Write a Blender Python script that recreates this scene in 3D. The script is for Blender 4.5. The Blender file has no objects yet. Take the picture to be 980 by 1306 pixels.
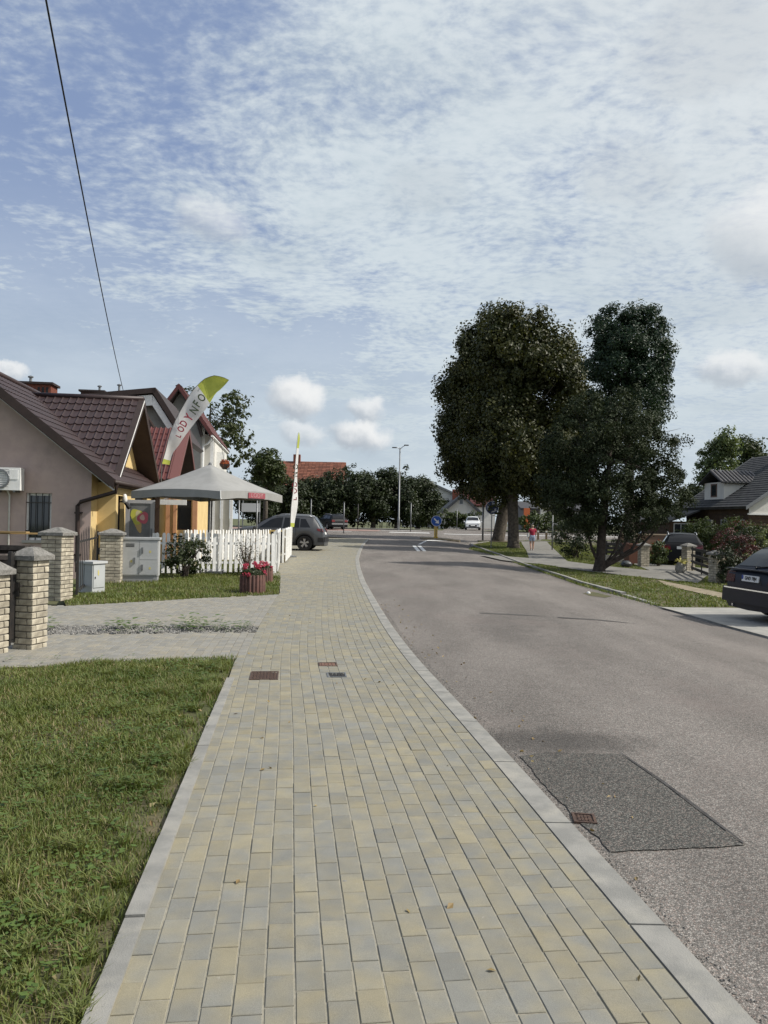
import bpy, bmesh, math, random
import numpy as np
from mathutils import Vector, Matrix
random.seed(7); NR = np.random.default_rng(7)
SC = bpy.context.scene; COL = SC.collection
R = math.radians
# ------------------------------------------------------------------ camera
HC = 1.55; F = 980.0; HZ = 664.0; ROLL = 0.0192
PITCH = math.atan((HZ - 653.0) / F)
cr, sr = math.cos(math.atan(ROLL)), math.sin(math.atan(ROLL))
fw = Vector((0, math.cos(PITCH), math.sin(PITCH)))
up0 = Vector((0, -math.sin(PITCH), math.cos(PITCH))); rt0 = Vector((1, 0, 0))
rt = cr * rt0 + sr * up0; upv = cr * up0 - sr * rt0
cam_d = bpy.data.cameras.new('camera'); cam = bpy.data.objects.new('camera', cam_d); COL.objects.link(cam)
cam_d.sensor_fit = 'HORIZONTAL'; cam_d.sensor_width = 36; cam_d.lens = 36 * F / 980.0
cam_d.clip_start = 0.05; cam_d.clip_end = 3000
cam.matrix_world = Matrix(((rt.x, upv.x, -fw.x, 0), (rt.y, upv.y, -fw.y, 0), (rt.z, upv.z, -fw.z, HC), (0, 0, 0, 1)))
SC.camera = cam
SC.view_settings.view_transform = 'Standard'; SC.view_settings.look = 'None'
SC.view_settings.exposure = 0.06
SC.view_settings.gamma = 1.0
# ------------------------------------------------------------------ world and sun
SUN_EL, SUN_AZ = R(43), R(97)           # azimuth clockwise from +Y
W = bpy.data.worlds.new('World'); SC.world = W; W.use_nodes = True
nt = W.node_tree; nt.nodes.clear()
class NB:                                # tiny node builder
    def __init__(s, tree): s.t = tree
    def n(s, typ, **kw):
        nd = s.t.nodes.new(typ)
        for k, v in kw.items():
            if k == 'ins':
                for kk, vv in v.items():
                    if isinstance(vv, bpy.types.NodeSocket): s.t.links.new(vv, nd.inputs[kk])
                    else: nd.inputs[kk].default_value = vv
            else: setattr(nd, k, v)
        return nd
    def m(s, op, a, b=0.0, c=0.0, clamp=False):
        nd = s.n('ShaderNodeMath', operation=op, use_clamp=clamp)
        for i, v in enumerate((a, b, c)):
            if isinstance(v, bpy.types.NodeSocket): s.t.links.new(v, nd.inputs[i])
            else: nd.inputs[i].default_value = v
        return nd.outputs[0]
    def v(s, op, a, b=(0, 0, 0), out=0):
        nd = s.n('ShaderNodeVectorMath', operation=op)
        for i, v in enumerate((a, b)):
            if isinstance(v, bpy.types.NodeSocket): s.t.links.new(v, nd.inputs[i])
            else: nd.inputs[i].default_value = v
        return nd.outputs[out]
    def mix(s, fac, a, b, bt='MIX'):
        nd = s.n('ShaderNodeMix', data_type='RGBA', blend_type=bt)
        for k, v in ((0, fac), (6, a), (7, b)):
            if isinstance(v, bpy.types.NodeSocket): s.t.links.new(v, nd.inputs[k])
            else: nd.inputs[k].default_value = (tuple(v) + (1,))[:4] if k else v
        return nd.outputs[2]
    def noise(s, vec, scale, detail=4, rough=0.55, dist=0.0):
        nd = s.n('ShaderNodeTexNoise', ins={'Scale': scale, 'Detail': detail, 'Roughness': rough, 'Distortion': dist})
        if vec is not None: s.t.links.new(vec, nd.inputs['Vector'])
        return nd.outputs[0]
    def ramp(s, x, a, b, lo=0.0, hi=1.0):
        nd = s.n('ShaderNodeMapRange', interpolation_type='SMOOTHSTEP', ins={1: a, 2: b, 3: lo, 4: hi})
        s.t.links.new(x, nd.inputs[0]); return nd.outputs[0]
b = NB(nt)
def raydir(px, py):
    v = fw + rt * ((px - 490) / F) + upv * ((653 - py) / F); return v
sky = b.n('ShaderNodeTexSky', sky_type='NISHITA', sun_disc=False, sun_elevation=SUN_EL, sun_rotation=SUN_AZ, air_density=1.0, dust_density=0.6, ozone_density=2.2)
tc = b.n('ShaderNodeTexCoord').outputs['Generated']
sep = b.n('ShaderNodeSeparateXYZ', ins={0: tc}).outputs
zc = b.m('MAXIMUM', sep[2], 0.0)
den = b.m('ADD', zc, 0.10)
pl = b.n('ShaderNodeCombineXYZ', ins={0: b.m('DIVIDE', sep[0], den), 1: b.m('DIVIDE', sep[1], den), 2: 0.0}).outputs[0]
warp = b.n('ShaderNodeTexNoise', ins={'Vector': pl, 'Scale': 1.1, 'Detail': 3}).outputs['Color']
plw = b.v('ADD', pl, b.v('SCALE', b.v('SUBTRACT', warp, (.5, .5, .5))))
for l in plw.node.inputs[1].links: l.from_node.inputs['Scale'].default_value = 0.30
rip = b.noise(b.v('MULTIPLY', plw, (1.0, 1.2, 1.0)), 27.0, 4, 0.6)       # mackerel ripples
med = b.noise(plw, 3.6, 4, 0.6)
big = b.noise(b.v('ADD', plw, (3.1, 1.7, 0)), 1.15, 5, 0.6)
veil = b.ramp(b.m('ADD', b.m('MULTIPLY', big, .7), b.m('MULTIPLY', sep[0], .40)), .10, .46)   # thicker towards the sun side
thick = b.m('ADD', b.m('MULTIPLY', rip, 0.62), b.m('MULTIPLY', med, 0.75))
cl = b.ramp(b.m('ADD', thick, b.m('MULTIPLY', veil, 0.40)), 0.60, 1.16)
low = b.ramp(sep[2], 0.45, 0.06)                                            # towards the horizon the sheet closes up
cl = b.m('MAXIMUM', cl, b.m('MULTIPLY', low, 0.90))
cl = b.m('MULTIPLY', cl, 0.93)
shade = b.noise(b.v('MULTIPLY', tc, (1, 1, 3.0)), 5.0, 4, 0.55)
ccol = b.mix(b.ramp(shade, .28, .62), (5.3, 6.15, 6.75), (6.5, 7.3, 7.75))
calm = b.ramp(sep[2], .10, .48, .10, .8)
ccol = b.mix(b.m('MULTIPLY', b.m('MULTIPLY', b.ramp(rip, .35, .70), .45), calm), ccol, (8.0, 8.5, 8.8))
sunv = Vector((math.sin(SUN_AZ) * math.cos(SUN_EL), math.cos(SUN_AZ) * math.cos(SUN_EL), math.sin(SUN_EL)))
sdot = b.v('DOT_PRODUCT', tc, tuple(sunv), out=1)
ccol = b.mix(b.ramp(sdot, .15, 1.0), ccol, (8.6, 8.7, 8.6))
base = b.mix(0.72, sky.outputs[0], (2.9, 3.8, 6.0))
skyc = b.mix(cl, base, ccol)
# single cumulus clouds
for (px, py, rx, ry, bright) in ((381, 508, 36, 30, 1.0), (468, 524, 28, 20, .8), (458, 556, 42, 22, .95), (385, 552, 30, 18, .6), (932, 470, 44, 24, .75), (272, 283, 48, 26, .45), (900, 58, 85, 55, -.30), (800, 225, 62, 40, -.22), (545, 240, 55, 34, -.16), (985, 300, 70, 60, .7), (0, 478, 30, 12, .8)):
    d = raydir(px, py).normalized()
    rgt = Vector((d.y, -d.x, 0)).normalized(); u2 = rgt.cross(d).normalized()
    pn = b.n('ShaderNodeTexNoise', ins={'Vector': tc, 'Scale': 26.0, 'Detail': 5, 'Roughness': .6}).outputs['Color']
    q = b.v('ADD', b.v('SUBTRACT', tc, tuple(d)), b.v('SCALE', b.v('SUBTRACT', pn, (.5, .5, .5))))
    for l in q.node.inputs[1].links: l.from_node.inputs['Scale'].default_value = 0.045
    du = b.m('MULTIPLY', b.v('DOT_PRODUCT', q, tuple(rgt), out=1), F / rx); dv = b.m('MULTIPLY', b.v('DOT_PRODUCT', q, tuple(u2), out=1), F / ry)
    front = b.m('GREATER_THAN', b.v('DOT_PRODUCT', tc, tuple(d), out=1), 0.5)
    r2 = b.m('ADD', b.m('POWER', b.m('ABSOLUTE', du), 2.0), b.m('POWER', b.m('ABSOLUTE', dv), 2.0))
    msk = b.m('MULTIPLY', b.m('MULTIPLY', b.ramp(r2, 1.25, .25), front), abs(bright))
    if bright > 0: cc = b.mix(b.ramp(b.m('ADD', dv, b.m('MULTIPLY', du, .45)), -.75, .55), (4.6, 5.1, 5.7), (8.9, 9.0, 9.0))
    else: cc = b.mix(0.0, (4.6, 5.0, 5.5), (4.6, 5.0, 5.5))
    skyc = b.mix(msk, skyc, cc)
bg = b.n('ShaderNodeBackground', ins={'Color': skyc, 'Strength': 0.095})
wo = b.n('ShaderNodeOutputWorld', ins={'Surface': bg.outputs[0]})
sun_d = bpy.data.lights.new('sun', 'SUN'); sun_d.energy = 4.7; sun_d.angle = R(0.5); sun_d.color = (1, .945, .86)
sun = bpy.data.objects.new('sun', sun_d); COL.objects.link(sun)
sun.rotation_euler = (-sunv).to_track_quat('-Z', 'Y').to_euler()

# ------------------------------------------------------------------ ground height, pixel rays
def S(a, b_, x):
    t = min(1, max(0, (x - a) / (b_ - a))); return t * t * (3 - 2 * t)
def g(x, y):
    return 0.70 * S(28, 80, y) - 0.20 * S(3, 6.5, x) * (1 - S(50, 75, y))
def ray(px, py):
    v = raydir(px, py); return v / v.y
def AT(px, py, Y):
    d = ray(px, py); return Vector((d.x * Y, Y, HC + d.z * Y))
def G(px, py, off=0.0):                  # where a sight line meets the ground
    d = ray(px, py); Y = 5.0
    lo, hi = 0.5, 400.0
    for _ in range(60):
        mid = (lo + hi) / 2
        if HC + d.z * mid > g(d.x * mid, mid) + off: lo = mid
        else: hi = mid
    return Vector((d.x * lo, lo, g(d.x * lo, lo) + off))
SA = math.atan(0.121); cS, sS = math.cos(SA), math.sin(SA)
def st(u, v): return (u * cS - v * sS, u * sS + v * cS)      # street frame -> world
def SL(px, py, U=None, V=None):          # sight line in the street frame
    d = ray(px, py); u = d.x * cS + d.y * sS; v = -d.x * sS + d.y * cS
    t = V / v if V is not None else U / u
    return Vector((u * t, v * t, HC + d.z * t))

# ------------------------------------------------------------------ mesh helpers
class MB:
    def __init__(s): s.v = []; s.f = []; s.m = []
    def add(s, vs, fs, mi=0):
        o = len(s.v); s.v += [tuple(p) for p in vs]; s.f += [tuple(i + o for i in f) for f in fs]; s.m += [mi] * len(fs); return s
    def box(s, c, d, rz=0.0, mi=0, rot=None):
        hx, hy, hz = d[0] / 2, d[1] / 2, d[2] / 2
        P = [Vector((x * hx, y * hy, z * hz)) for z in (-1, 1) for y in (-1, 1) for x in (-1, 1)]
        if rot is None: rot = Matrix.Rotation(rz, 3, 'Z')
        P = [rot @ p + Vector(c) for p in P]
        return s.add(P, [(0, 2, 3, 1), (4, 5, 7, 6), (0, 1, 5, 4), (2, 6, 7, 3), (0, 4, 6, 2), (1, 3, 7, 5)], mi)
    def bx(s, x0, x1, y0, y1, z0, z1, mi=0): return s.box(((x0 + x1) / 2, (y0 + y1) / 2, (z0 + z1) / 2), (x1 - x0, y1 - y0, z1 - z0), 0, mi)
    def cbox(s, d, ch, mi=0):            # chamfered box standing on z=0, open below
        x, y, z = d[0] / 2, d[1] / 2, d[2]
        P = [(-x, -y, 0), (x, -y, 0), (x, y, 0), (-x, y, 0), (-x, -y, z - ch), (x, -y, z - ch), (x, y, z - ch), (-x, y, z - ch),
             (-x + ch, -y + ch, z), (x - ch, -y + ch, z), (x - ch, y - ch, z), (-x + ch, y - ch, z)]
        fs = [(8, 9, 10, 11)]
        for i in range(4):
            j = (i + 1) % 4; fs += [(i, j, j + 4, i + 4), (i + 4, j + 4, j + 8, i + 8)]
        return s.add(P, fs, mi)
    def tube(s, pts, rad, n=8, mi=0, cap=True):
        pts = [Vector(p) for p in pts]; k = len(pts)
        if not hasattr(rad, '__len__'): rad = [rad] * k
        o = len(s.v); ref = Vector((0.31, 0.17, 0.93)).normalized()
        for i, p in enumerate(pts):
            t = (pts[min(i + 1, k - 1)] - pts[max(i - 1, 0)]).normalized()
            if abs(t.dot(ref)) > .95: ref = Vector((1, 0.1, 0))
            a = t.cross(ref).normalized(); b_ = t.cross(a)
            for j in range(n):
                an = 2 * math.pi * j / n; s.v.append(tuple(p + (a * math.cos(an) + b_ * math.sin(an)) * rad[i]))
        for i in range(k - 1):
            for j in range(n):
                j2 = (j + 1) % n; s.f.append((o + i * n + j, o + i * n + j2, o + (i + 1) * n + j2, o + (i + 1) * n + j)); s.m.append(mi)
        if cap:
            s.f.append(tuple(o + j for j in range(n))[::-1]); s.m.append(mi); s.f.append(tuple(o + (k - 1) * n + j for j in range(n))); s.m.append(mi)
        return s
    def lathe(s, prof, n=16, c=(0, 0, 0), axis='z', mi=0, cap=True):
        o = len(s.v); k = len(prof)
        for (r, h) in prof:
            for j in range(n):
                a = 2 * math.pi * j / n; p = (r * math.cos(a), r * math.sin(a), h)
                if axis == 'y': p = (p[0], h, p[1])
                if axis == 'x': p = (h, p[0], p[1])
                s.v.append((p[0] + c[0], p[1] + c[1], p[2] + c[2]))
        for i in range(k - 1):
            for j in range(n):
                j2 = (j + 1) % n; s.f.append((o + i * n + j, o + i * n + j2, o + (i + 1) * n + j2, o + (i + 1) * n + j)); s.m.append(mi)
        if cap and prof[0][0] > 1e-6: s.f.append(tuple(o + j for j in range(n))[::-1]); s.m.append(mi)
        if cap and prof[-1][0] > 1e-6: s.f.append(tuple(o + (k - 1) * n + j for j in range(n))); s.m.append(mi)
        return s
    def slab(s, pts, t, mi=0, mi_under=None, nrm=None):   # thick panel: pts on the top face, thickness t downwards along the normal
        P = [Vector(p) for p in pts]
        n = Vector(nrm) if nrm else (P[1] - P[0]).cross(P[2] - P[0]).normalized()
        Q = [p - n * t for p in P]; k = len(P)
        s.add(P + Q, [tuple(range(k))], mi); o = len(s.v) - 2 * k
        mu = mi if mi_under is None else mi_under
        s.f.append(tuple(o + k + i for i in range(k))[::-1]); s.m.append(mu)
        for i in range(k):
            j = (i + 1) % k; s.f.append((o + i, o + k + i, o + k + j, o + j)); s.m.append(mu)
        return s
    def prism(s, poly, axis, a0, a1, mi=0):   # 2-D outline extruded along an axis
        def mk(p, a):
            return {'x': (a, p[0], p[1]), 'y': (p[0], a, p[1]), 'z': (p[0], p[1], a)}[axis]
        k = len(poly); o = len(s.v)
        s.v += [mk(p, a0) for p in poly] + [mk(p, a1) for p in poly]
        s.f.append(tuple(o + i for i in range(k))); s.f.append(tuple(o + k + i for i in range(k))[::-1]); s.m += [mi, mi]
        for i in range(k):
            j = (i + 1) % k; s.f.append((o + i, o + k + i, o + k + j, o + j)); s.m.append(mi)
        return s
def mesh_of(mb, mats, org=(0, 0, 0), smooth=False, fix=True):
    me = bpy.data.meshes.new('mesh')
    me.from_pydata([(p[0] - org[0], p[1] - org[1], p[2] - org[2]) for p in mb.v], [], mb.f)
    for m_ in (mats if isinstance(mats, (list, tuple)) else [mats]): me.materials.append(m_)
    me.polygons.foreach_set('material_index', mb.m)
    if fix:
        bm = bmesh.new(); bm.from_mesh(me); bmesh.ops.recalc_face_normals(bm, faces=bm.faces); bm.to_mesh(me); bm.free()
    if smooth:
        me.polygons.foreach_set('use_smooth', [True] * len(me.polygons))
        if smooth != True: me.set_sharp_from_angle(angle=R(smooth))
    me.update(); return me
def put(name, me, parent=None, loc=None, rz=0.0, **props):
    o = bpy.data.objects.new(name, me); COL.objects.link(o)
    if parent is not None: o.parent = parent
    if loc is not None: o.location = loc
    if rz: o.rotation_euler = (0, 0, rz)
    for k, v in props.items(): o[k] = v
    return o
def part(name, mb, mats, parent, org=(0, 0, 0), smooth=False, **props):
    return put(name, mesh_of(mb, mats, org, smooth), parent, **props)
def thing(name, label, cat, loc=(0, 0, 0), rz=0.0, group=None):
    o = bpy.data.objects.new(name, None); COL.objects.link(o); o.location = loc; o.rotation_euler = (0, 0, rz); o.empty_display_size = .2
    o['label'] = label; o['category'] = cat
    if group: o['group'] = group
    return o
def tag(o, label, cat, group=None):
    o['label'] = label; o['category'] = cat
    if group: o['group'] = group
    return o
def struct(o): o['kind'] = 'structure'; return o
def kids(o): return [c for c in COL.objects if c.parent == o]
def copy_tree(o, parent=None):
    c = o.copy(); COL.objects.link(c)
    if parent is not None: c.parent = parent
    for ch in list(o.children): copy_tree(ch, c)
    return c

# ------------------------------------------------------------------ materials
MATS = {}
def mat(name, col, rough=.8, col2=None, scale=6.0, bump=0.0, bscale=60.0, metal=0.0, spec=.4, island=0.0, coat=0.0, emit=None, trans=0.0, detail=4, contrast=(.35, .65), stain=None):
    m_ = bpy.data.materials.new(name); m_.use_nodes = True; t = m_.node_tree; t.nodes.clear(); q = NB(t)
    pr = q.n('ShaderNodeBsdfPrincipled', ins={'Roughness': rough, 'Metallic': metal, 'Specular IOR Level': spec})
    pos = q.n('ShaderNodeTexCoord').outputs['Object']
    c = None
    if col2 is not None:
        c = q.mix(q.ramp(q.noise(pos, scale, detail, .6), *contrast), col, col2)
    else: c = q.mix(0.0, col, col)
    if island:
        gi = q.n('ShaderNodeNewGeometry').outputs['Random Per Island']; oi = q.n('ShaderNodeObjectInfo').outputs['Random']
        rnd = q.m('FRACT', q.m('ADD', gi, oi))
        c = q.mix(1.0, c, q.n('ShaderNodeCombineColor', ins={0: q.m('MULTIPLY_ADD', rnd, 2 * island, 1 - island), 1: q.m('MULTIPLY_ADD', rnd, 2 * island, 1 - island), 2: q.m('MULTIPLY_ADD', rnd, 2 * island, 1 - island)}).outputs[0], 'MULTIPLY')
    if stain is not None:
        c = q.mix(q.m('MULTIPLY', q.ramp(q.noise(pos, stain[1], 5, .65), .48, .72), stain[2]), c, stain[0])
    t.links.new(c, pr.inputs['Base Color'])
    if coat: pr.inputs['Coat Weight'].default_value = coat; pr.inputs['Coat Roughness'].default_value = .05
    if emit: pr.inputs['Emission Color'].default_value = tuple(emit) + (1,); pr.inputs['Emission Strength'].default_value = 1
    if bump:
        bp = q.n('ShaderNodeBump', ins={'Strength': bump, 'Distance': .02, 'Height': q.noise(pos, bscale, 4, .6)}); t.links.new(bp.outputs[0], pr.inputs['Normal'])
    out = q.n('ShaderNodeOutputMaterial')
    sh = pr.outputs[0]
    if trans:
        tr = q.n('ShaderNodeBsdfTranslucent'); t.links.new(c, tr.inputs[0])
        mx = q.n('ShaderNodeMixShader', ins={0: trans}); t.links.new(sh, mx.inputs[1]); t.links.new(tr.outputs[0], mx.inputs[2]); sh = mx.outputs[0]
    t.links.new(sh, out.inputs[0]); MATS[name] = m_; return m_
def leafmat(name, a, c2, trans=.3, rough=.5, spec=.35):
    m_ = bpy.data.materials.new(name); m_.use_nodes = True; t = m_.node_tree; t.nodes.clear(); q = NB(t)
    rnd = q.n('ShaderNodeNewGeometry').outputs['Random Per Island']
    pos = q.n('ShaderNodeTexCoord').outputs['Object']
    f = q.m('ADD', q.m('MULTIPLY', rnd, .42), q.m('MULTIPLY', q.ramp(q.noise(pos, 1.1, 3), .32, .68), .62), clamp=True)
    c = q.mix(f, a, c2)
    pr = q.n('ShaderNodeBsdfPrincipled', ins={'Roughness': rough, 'Specular IOR Level': spec}); t.links.new(c, pr.inputs['Base Color'])
    tr = q.n('ShaderNodeBsdfTranslucent'); t.links.new(q.mix(1.0, c, (1.3, 1.25, .55), 'MULTIPLY'), tr.inputs[0])
    mx = q.n('ShaderNodeMixShader', ins={0: trans}); t.links.new(pr.outputs[0], mx.inputs[1]); t.links.new(tr.outputs[0], mx.inputs[2])
    out = q.n('ShaderNodeOutputMaterial'); t.links.new(mx.outputs[0], out.inputs[0]); return m_

def paver_mat(name, grey, yellow, amt, joint=False):
    m_ = bpy.data.materials.new(name); m_.use_nodes = True; t = m_.node_tree; t.nodes.clear(); q = NB(t)
    geo = q.n('ShaderNodeNewGeometry'); pos = geo.outputs['Position']
    rnd = q.m('FRACT', q.m('ADD', geo.outputs['Random Per Island'], q.n('ShaderNodeObjectInfo').outputs['Random']))
    rnd2 = q.m('FRACT', q.m('MULTIPLY', rnd, 17.3))
    zone = q.noise(pos, 1.5, 4, .6)
    inner = q.noise(q.v('ADD', pos, q.n('ShaderNodeCombineXYZ', ins={0: q.m('MULTIPLY', rnd, 9.0), 1: rnd2, 2: 0.0}).outputs[0]), 5.5, 2, .5)
    f = q.m('ADD', q.m('ADD', q.m('MULTIPLY', q.m('SUBTRACT', zone, .5), 1.7), q.m('MULTIPLY', q.m('SUBTRACT', inner, .5), 2.6)), q.m('MULTIPLY', q.m('SUBTRACT', rnd, .5), .30))
    f = q.m('MULTIPLY', q.m('ADD', f, amt), 1.0, clamp=True)
    c = q.mix(f, grey, yellow)
    br = q.m('MULTIPLY_ADD', rnd2, .17, .915)
    grain = q.m('MULTIPLY_ADD', q.noise(pos, 330.0, 3, .8), 1.1, .45)
    br = q.m('MULTIPLY', br, grain)
    br = q.m('MULTIPLY', br, q.m('MULTIPLY_ADD', q.noise(pos, 9.0, 4, .65), .36, .82))
    c = q.mix(1.0, c, q.n('ShaderNodeCombineColor', ins={0: br, 1: br, 2: br}).outputs[0], 'MULTIPLY')
    spots = q.ramp(q.noise(pos, 16.0, 3, .7), .70, .76)
    c = q.mix(q.m('MULTIPLY', spots, .5), c, (.42, .41, .37))
    pr = q.n('ShaderNodeBsdfPrincipled', ins={'Roughness': .88, 'Specular IOR Level': .25}); t.links.new(c, pr.inputs['Base Color'])
    bp = q.n('ShaderNodeBump', ins={'Strength': .35, 'Distance': .004, 'Height': q.noise(pos, 300.0, 3, .7)}); t.links.new(bp.outputs[0], pr.inputs['Normal'])
    out = q.n('ShaderNodeOutputMaterial'); t.links.new(pr.outputs[0], out.inputs[0]); return m_
def asphalt_mat(name, dark, light, grain=140.0, contrast=.5, big=True):
    m_ = bpy.data.materials.new(name); m_.use_nodes = True; t = m_.node_tree; t.nodes.clear(); q = NB(t)
    pos = q.n('ShaderNodeNewGeometry').outputs['Position']
    vo = q.n('ShaderNodeTexVoronoi', ins={'Vector': pos, 'Scale': grain}); vc = q.n('ShaderNodeSeparateColor', ins={0: vo.outputs['Color']}).outputs
    stone = q.m('POWER', vc[0], 1.8)
    c = q.mix(stone, dark, light)
    c = q.mix(q.m('MULTIPLY', q.m('GREATER_THAN', vc[1], .80), .55), c, (.30, .235, .205))       # reddish chips
    c = q.mix(q.m('MULTIPLY', q.ramp(vo.outputs['Distance'], .25, .62), contrast), c, tuple(.35 * x for x in dark))
    if big:
        st_ = q.noise(q.v('MULTIPLY', pos, (1, .28, 1)), .9, 4, .6)
        br = q.m('MULTIPLY_ADD', q.ramp(st_, .3, .7), .32, .82)
        br = q.m('MULTIPLY', br, q.m('MULTIPLY_ADD', q.noise(pos, 5.0, 5, .7), .34, .83))
        c = q.mix(1.0, c, q.n('ShaderNodeCombineColor', ins={0: br, 1: br, 2: br}).outputs[0], 'MULTIPLY')
        c = q.mix(q.m('MULTIPLY', q.ramp(q.noise(pos, .45, 3, .6), .5, .72), .30), c, (.20, .165, .15))
    pr = q.n('ShaderNodeBsdfPrincipled', ins={'Roughness': .9, 'Specular IOR Level': .22}); t.links.new(c, pr.inputs['Base Color'])
    bp = q.n('ShaderNodeBump', ins={'Strength': .55, 'Distance': .006, 'Height': q.m('ADD', q.m('SUBTRACT', 1.0, vo.outputs['Distance']), q.noise(pos, 35.0, 3))}); t.links.new(bp.outputs[0], pr.inputs['Normal'])
    out = q.n('ShaderNodeOutputMaterial'); t.links.new(pr.outputs[0], out.inputs[0]); return m_
def glassmat(name, col=(.02, .025, .03), rough=.05):
    return mat(name, col, rough, spec=.7, coat=.3)
paver_m = paver_mat('paver_melange', (.202, .201, .180), (.262, .236, .165), .46)
paver_g = paver_mat('paver_grey', (.225, .22, .20), (.28, .255, .20), .25)
joint_m = mat('joint_sand', (.23, .217, .175), .95, (.31, .29, .235), 30, .3, 200)
kerb_m = mat('kerb_concrete', (.205, .203, .188), .9, (.275, .268, .245), 5, .25, 160, stain=((.36, .34, .29), 3.0, .6))
road_m = asphalt_mat('road_asphalt', (.124, .115, .105), (.40, .372, .338), 140.0, .5)
patch_m = asphalt_mat('patch_asphalt', (.072, .071, .066), (.27, .262, .235), 125.0, .65, big=True)
far_road_m = mat('far_asphalt', (.17, .165, .16), .9, (.22, .21, .20), .8, .1, 80)
red_pave_m = mat('red_paving', (.24, .15, .125), .9, (.30, .21, .18), 2, .1, 60)
soil_m = mat('soil_turf', (.060, .070, .022), .95, (.10, .085, .045), 2.6, .6, 30, stain=((.17, .135, .085), 1.7, .8))
ground_m = mat('ground_turf', (.07, .085, .028), .95, (.10, .10, .045), .5, .4, 6)
path_m = mat('path_concrete', (.165, .16, .145), .92, (.215, .207, .185), 3, .2, 90)
apron_m = mat('apron_concrete', (.26, .255, .235), .92, (.33, .32, .29), 3, .2, 90)
dirt_m = mat('worn_dirt', (.20, .165, .11), .95, (.28, .235, .165), 4, .4, 50)
gravel_m = mat('gravel_base', (.10, .10, .095), .95, (.22, .21, .2), 40, .8, 90)
line_m = mat('line_paint', (.72, .72, .70), .8, (.55, .55, .53), 9)
grass_m = leafmat('grass_blade', (.082, .120, .025), (.180, .205, .062), .28)
drygrass_m = leafmat('dry_blade', (.16, .14, .06), (.24, .20, .10), .2)
white_m = mat('white_paint', (.78, .78, .76), .55, (.70, .70, .68), 8, .1, 40)
metal_grey = mat('galvanised', (.22, .23, .235), .5, (.17, .175, .18), 12, metal=.6)
dark_iron = mat('dark_iron', (.018, .018, .018), .55, (.035, .03, .027), 14, .2, 80)
black_m = mat('black_plastic', (.012, .012, .013), .6)
glass_m = glassmat('window_glass')
brick_m = mat('white_brick', (.46, .42, .33), .85, (.36, .32, .245), 9, .35, 90, island=.20, stain=((.14, .13, .11), 7.0, .55))
mortar_m = mat('mortar', (.11, .10, .09), .95, (.16, .145, .125), 20)
cap_m = mat('cap_concrete', (.17, .165, .15), .95, (.27, .26, .24), 30, .8, 90, stain=((.09, .09, .08), 9, .7))
bark_m = mat('bark', (.060, .050, .040), .95, (.115, .098, .078), 7, .9, 22)
bark_dark = mat('bark_dark', (.030, .024, .020), .95, (.060, .048, .040), 9, .8, 26)
# ------------------------------------------------------------------ ground sheets
def inpoly(P, x, y):
    c = False; n = len(P); j = n - 1
    for i in range(n):
        if (P[i][1] > y) != (P[j][1] > y) and x < (P[j][0] - P[i][0]) * (y - P[i][1]) / (P[j][1] - P[i][1]) + P[i][0]: c = not c
        j = i
    return c
def inpoly_np(P, X, Y):
    c = np.zeros(X.shape, bool); n = len(P); j = n - 1
    for i in range(n):
        yi, yj, xi, xj = P[i][1], P[j][1], P[i][0], P[j][0]
        if yi != yj:
            c ^= ((yi > Y) != (yj > Y)) & (X < (xj - xi) * (Y - yi) / (yj - yi) + xi)
        j = i
    return c
def g_np(X, Y):
    def s_(a, b_, x):
        t = np.clip((x - a) / (b_ - a), 0, 1); return t * t * (3 - 2 * t)
    return 0.70 * s_(28, 80, Y) - 0.20 * s_(3, 6.5, X) * (1 - s_(50, 75, Y))
def sheet(name, poly, off, m_, cell=1.0, ymax=95, kind='structure', parent=None, skirt=0.0, offf=None):
    bm = bmesh.new(); vs = [bm.verts.new((p[0], p[1], 0)) for p in poly]; bm.faces.new(vs)
    bmesh.ops.triangulate(bm, faces=bm.faces[:])
    xs = [p[0] for p in poly]; ys = [p[1] for p in poly]
    def cuts(lo, hi, ax, c):
        a = math.floor(lo / c) * c + c
        while a < hi:
            no = (1, 0, 0) if ax == 0 else (0, 1, 0); co = (a, 0, 0) if ax == 0 else (0, a, 0)
            bmesh.ops.bisect_plane(bm, geom=bm.verts[:] + bm.edges[:] + bm.faces[:], plane_co=co, plane_no=no, dist=1e-5)
            a += c
    cuts(max(min(ys), 10), min(max(ys), ymax), 1, 2.0)
    cuts(max(min(xs), 2.5), min(max(xs), 7.0), 0, .9)
    if skirt:
        ed = [e for e in bm.edges if e.is_boundary]
        r = bmesh.ops.extrude_edge_only(bm, edges=ed)
        nv = set(v for v in r['geom'] if isinstance(v, bmesh.types.BMVert))
    else: nv = set()
    for v in bm.verts: v.co.z = g(v.co.x, v.co.y) + (off if offf is None else offf(v.co.x, v.co.y)) - (skirt if v in nv else 0)
    bmesh.ops.recalc_face_normals(bm, faces=bm.faces)
    up = sum(f.normal.z * f.calc_area() for f in bm.faces)
    if up < 0: bmesh.ops.reverse_faces(bm, faces=bm.faces)
    me = bpy.data.meshes.new('mesh'); bm.to_mesh(me); bm.free(); me.materials.append(m_)
    o = put(name, me, parent); o['kind'] = kind; return o
def PX(*pts, off=0.0): return [tuple(G(px, py, off)[:2]) for px, py in pts]

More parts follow.
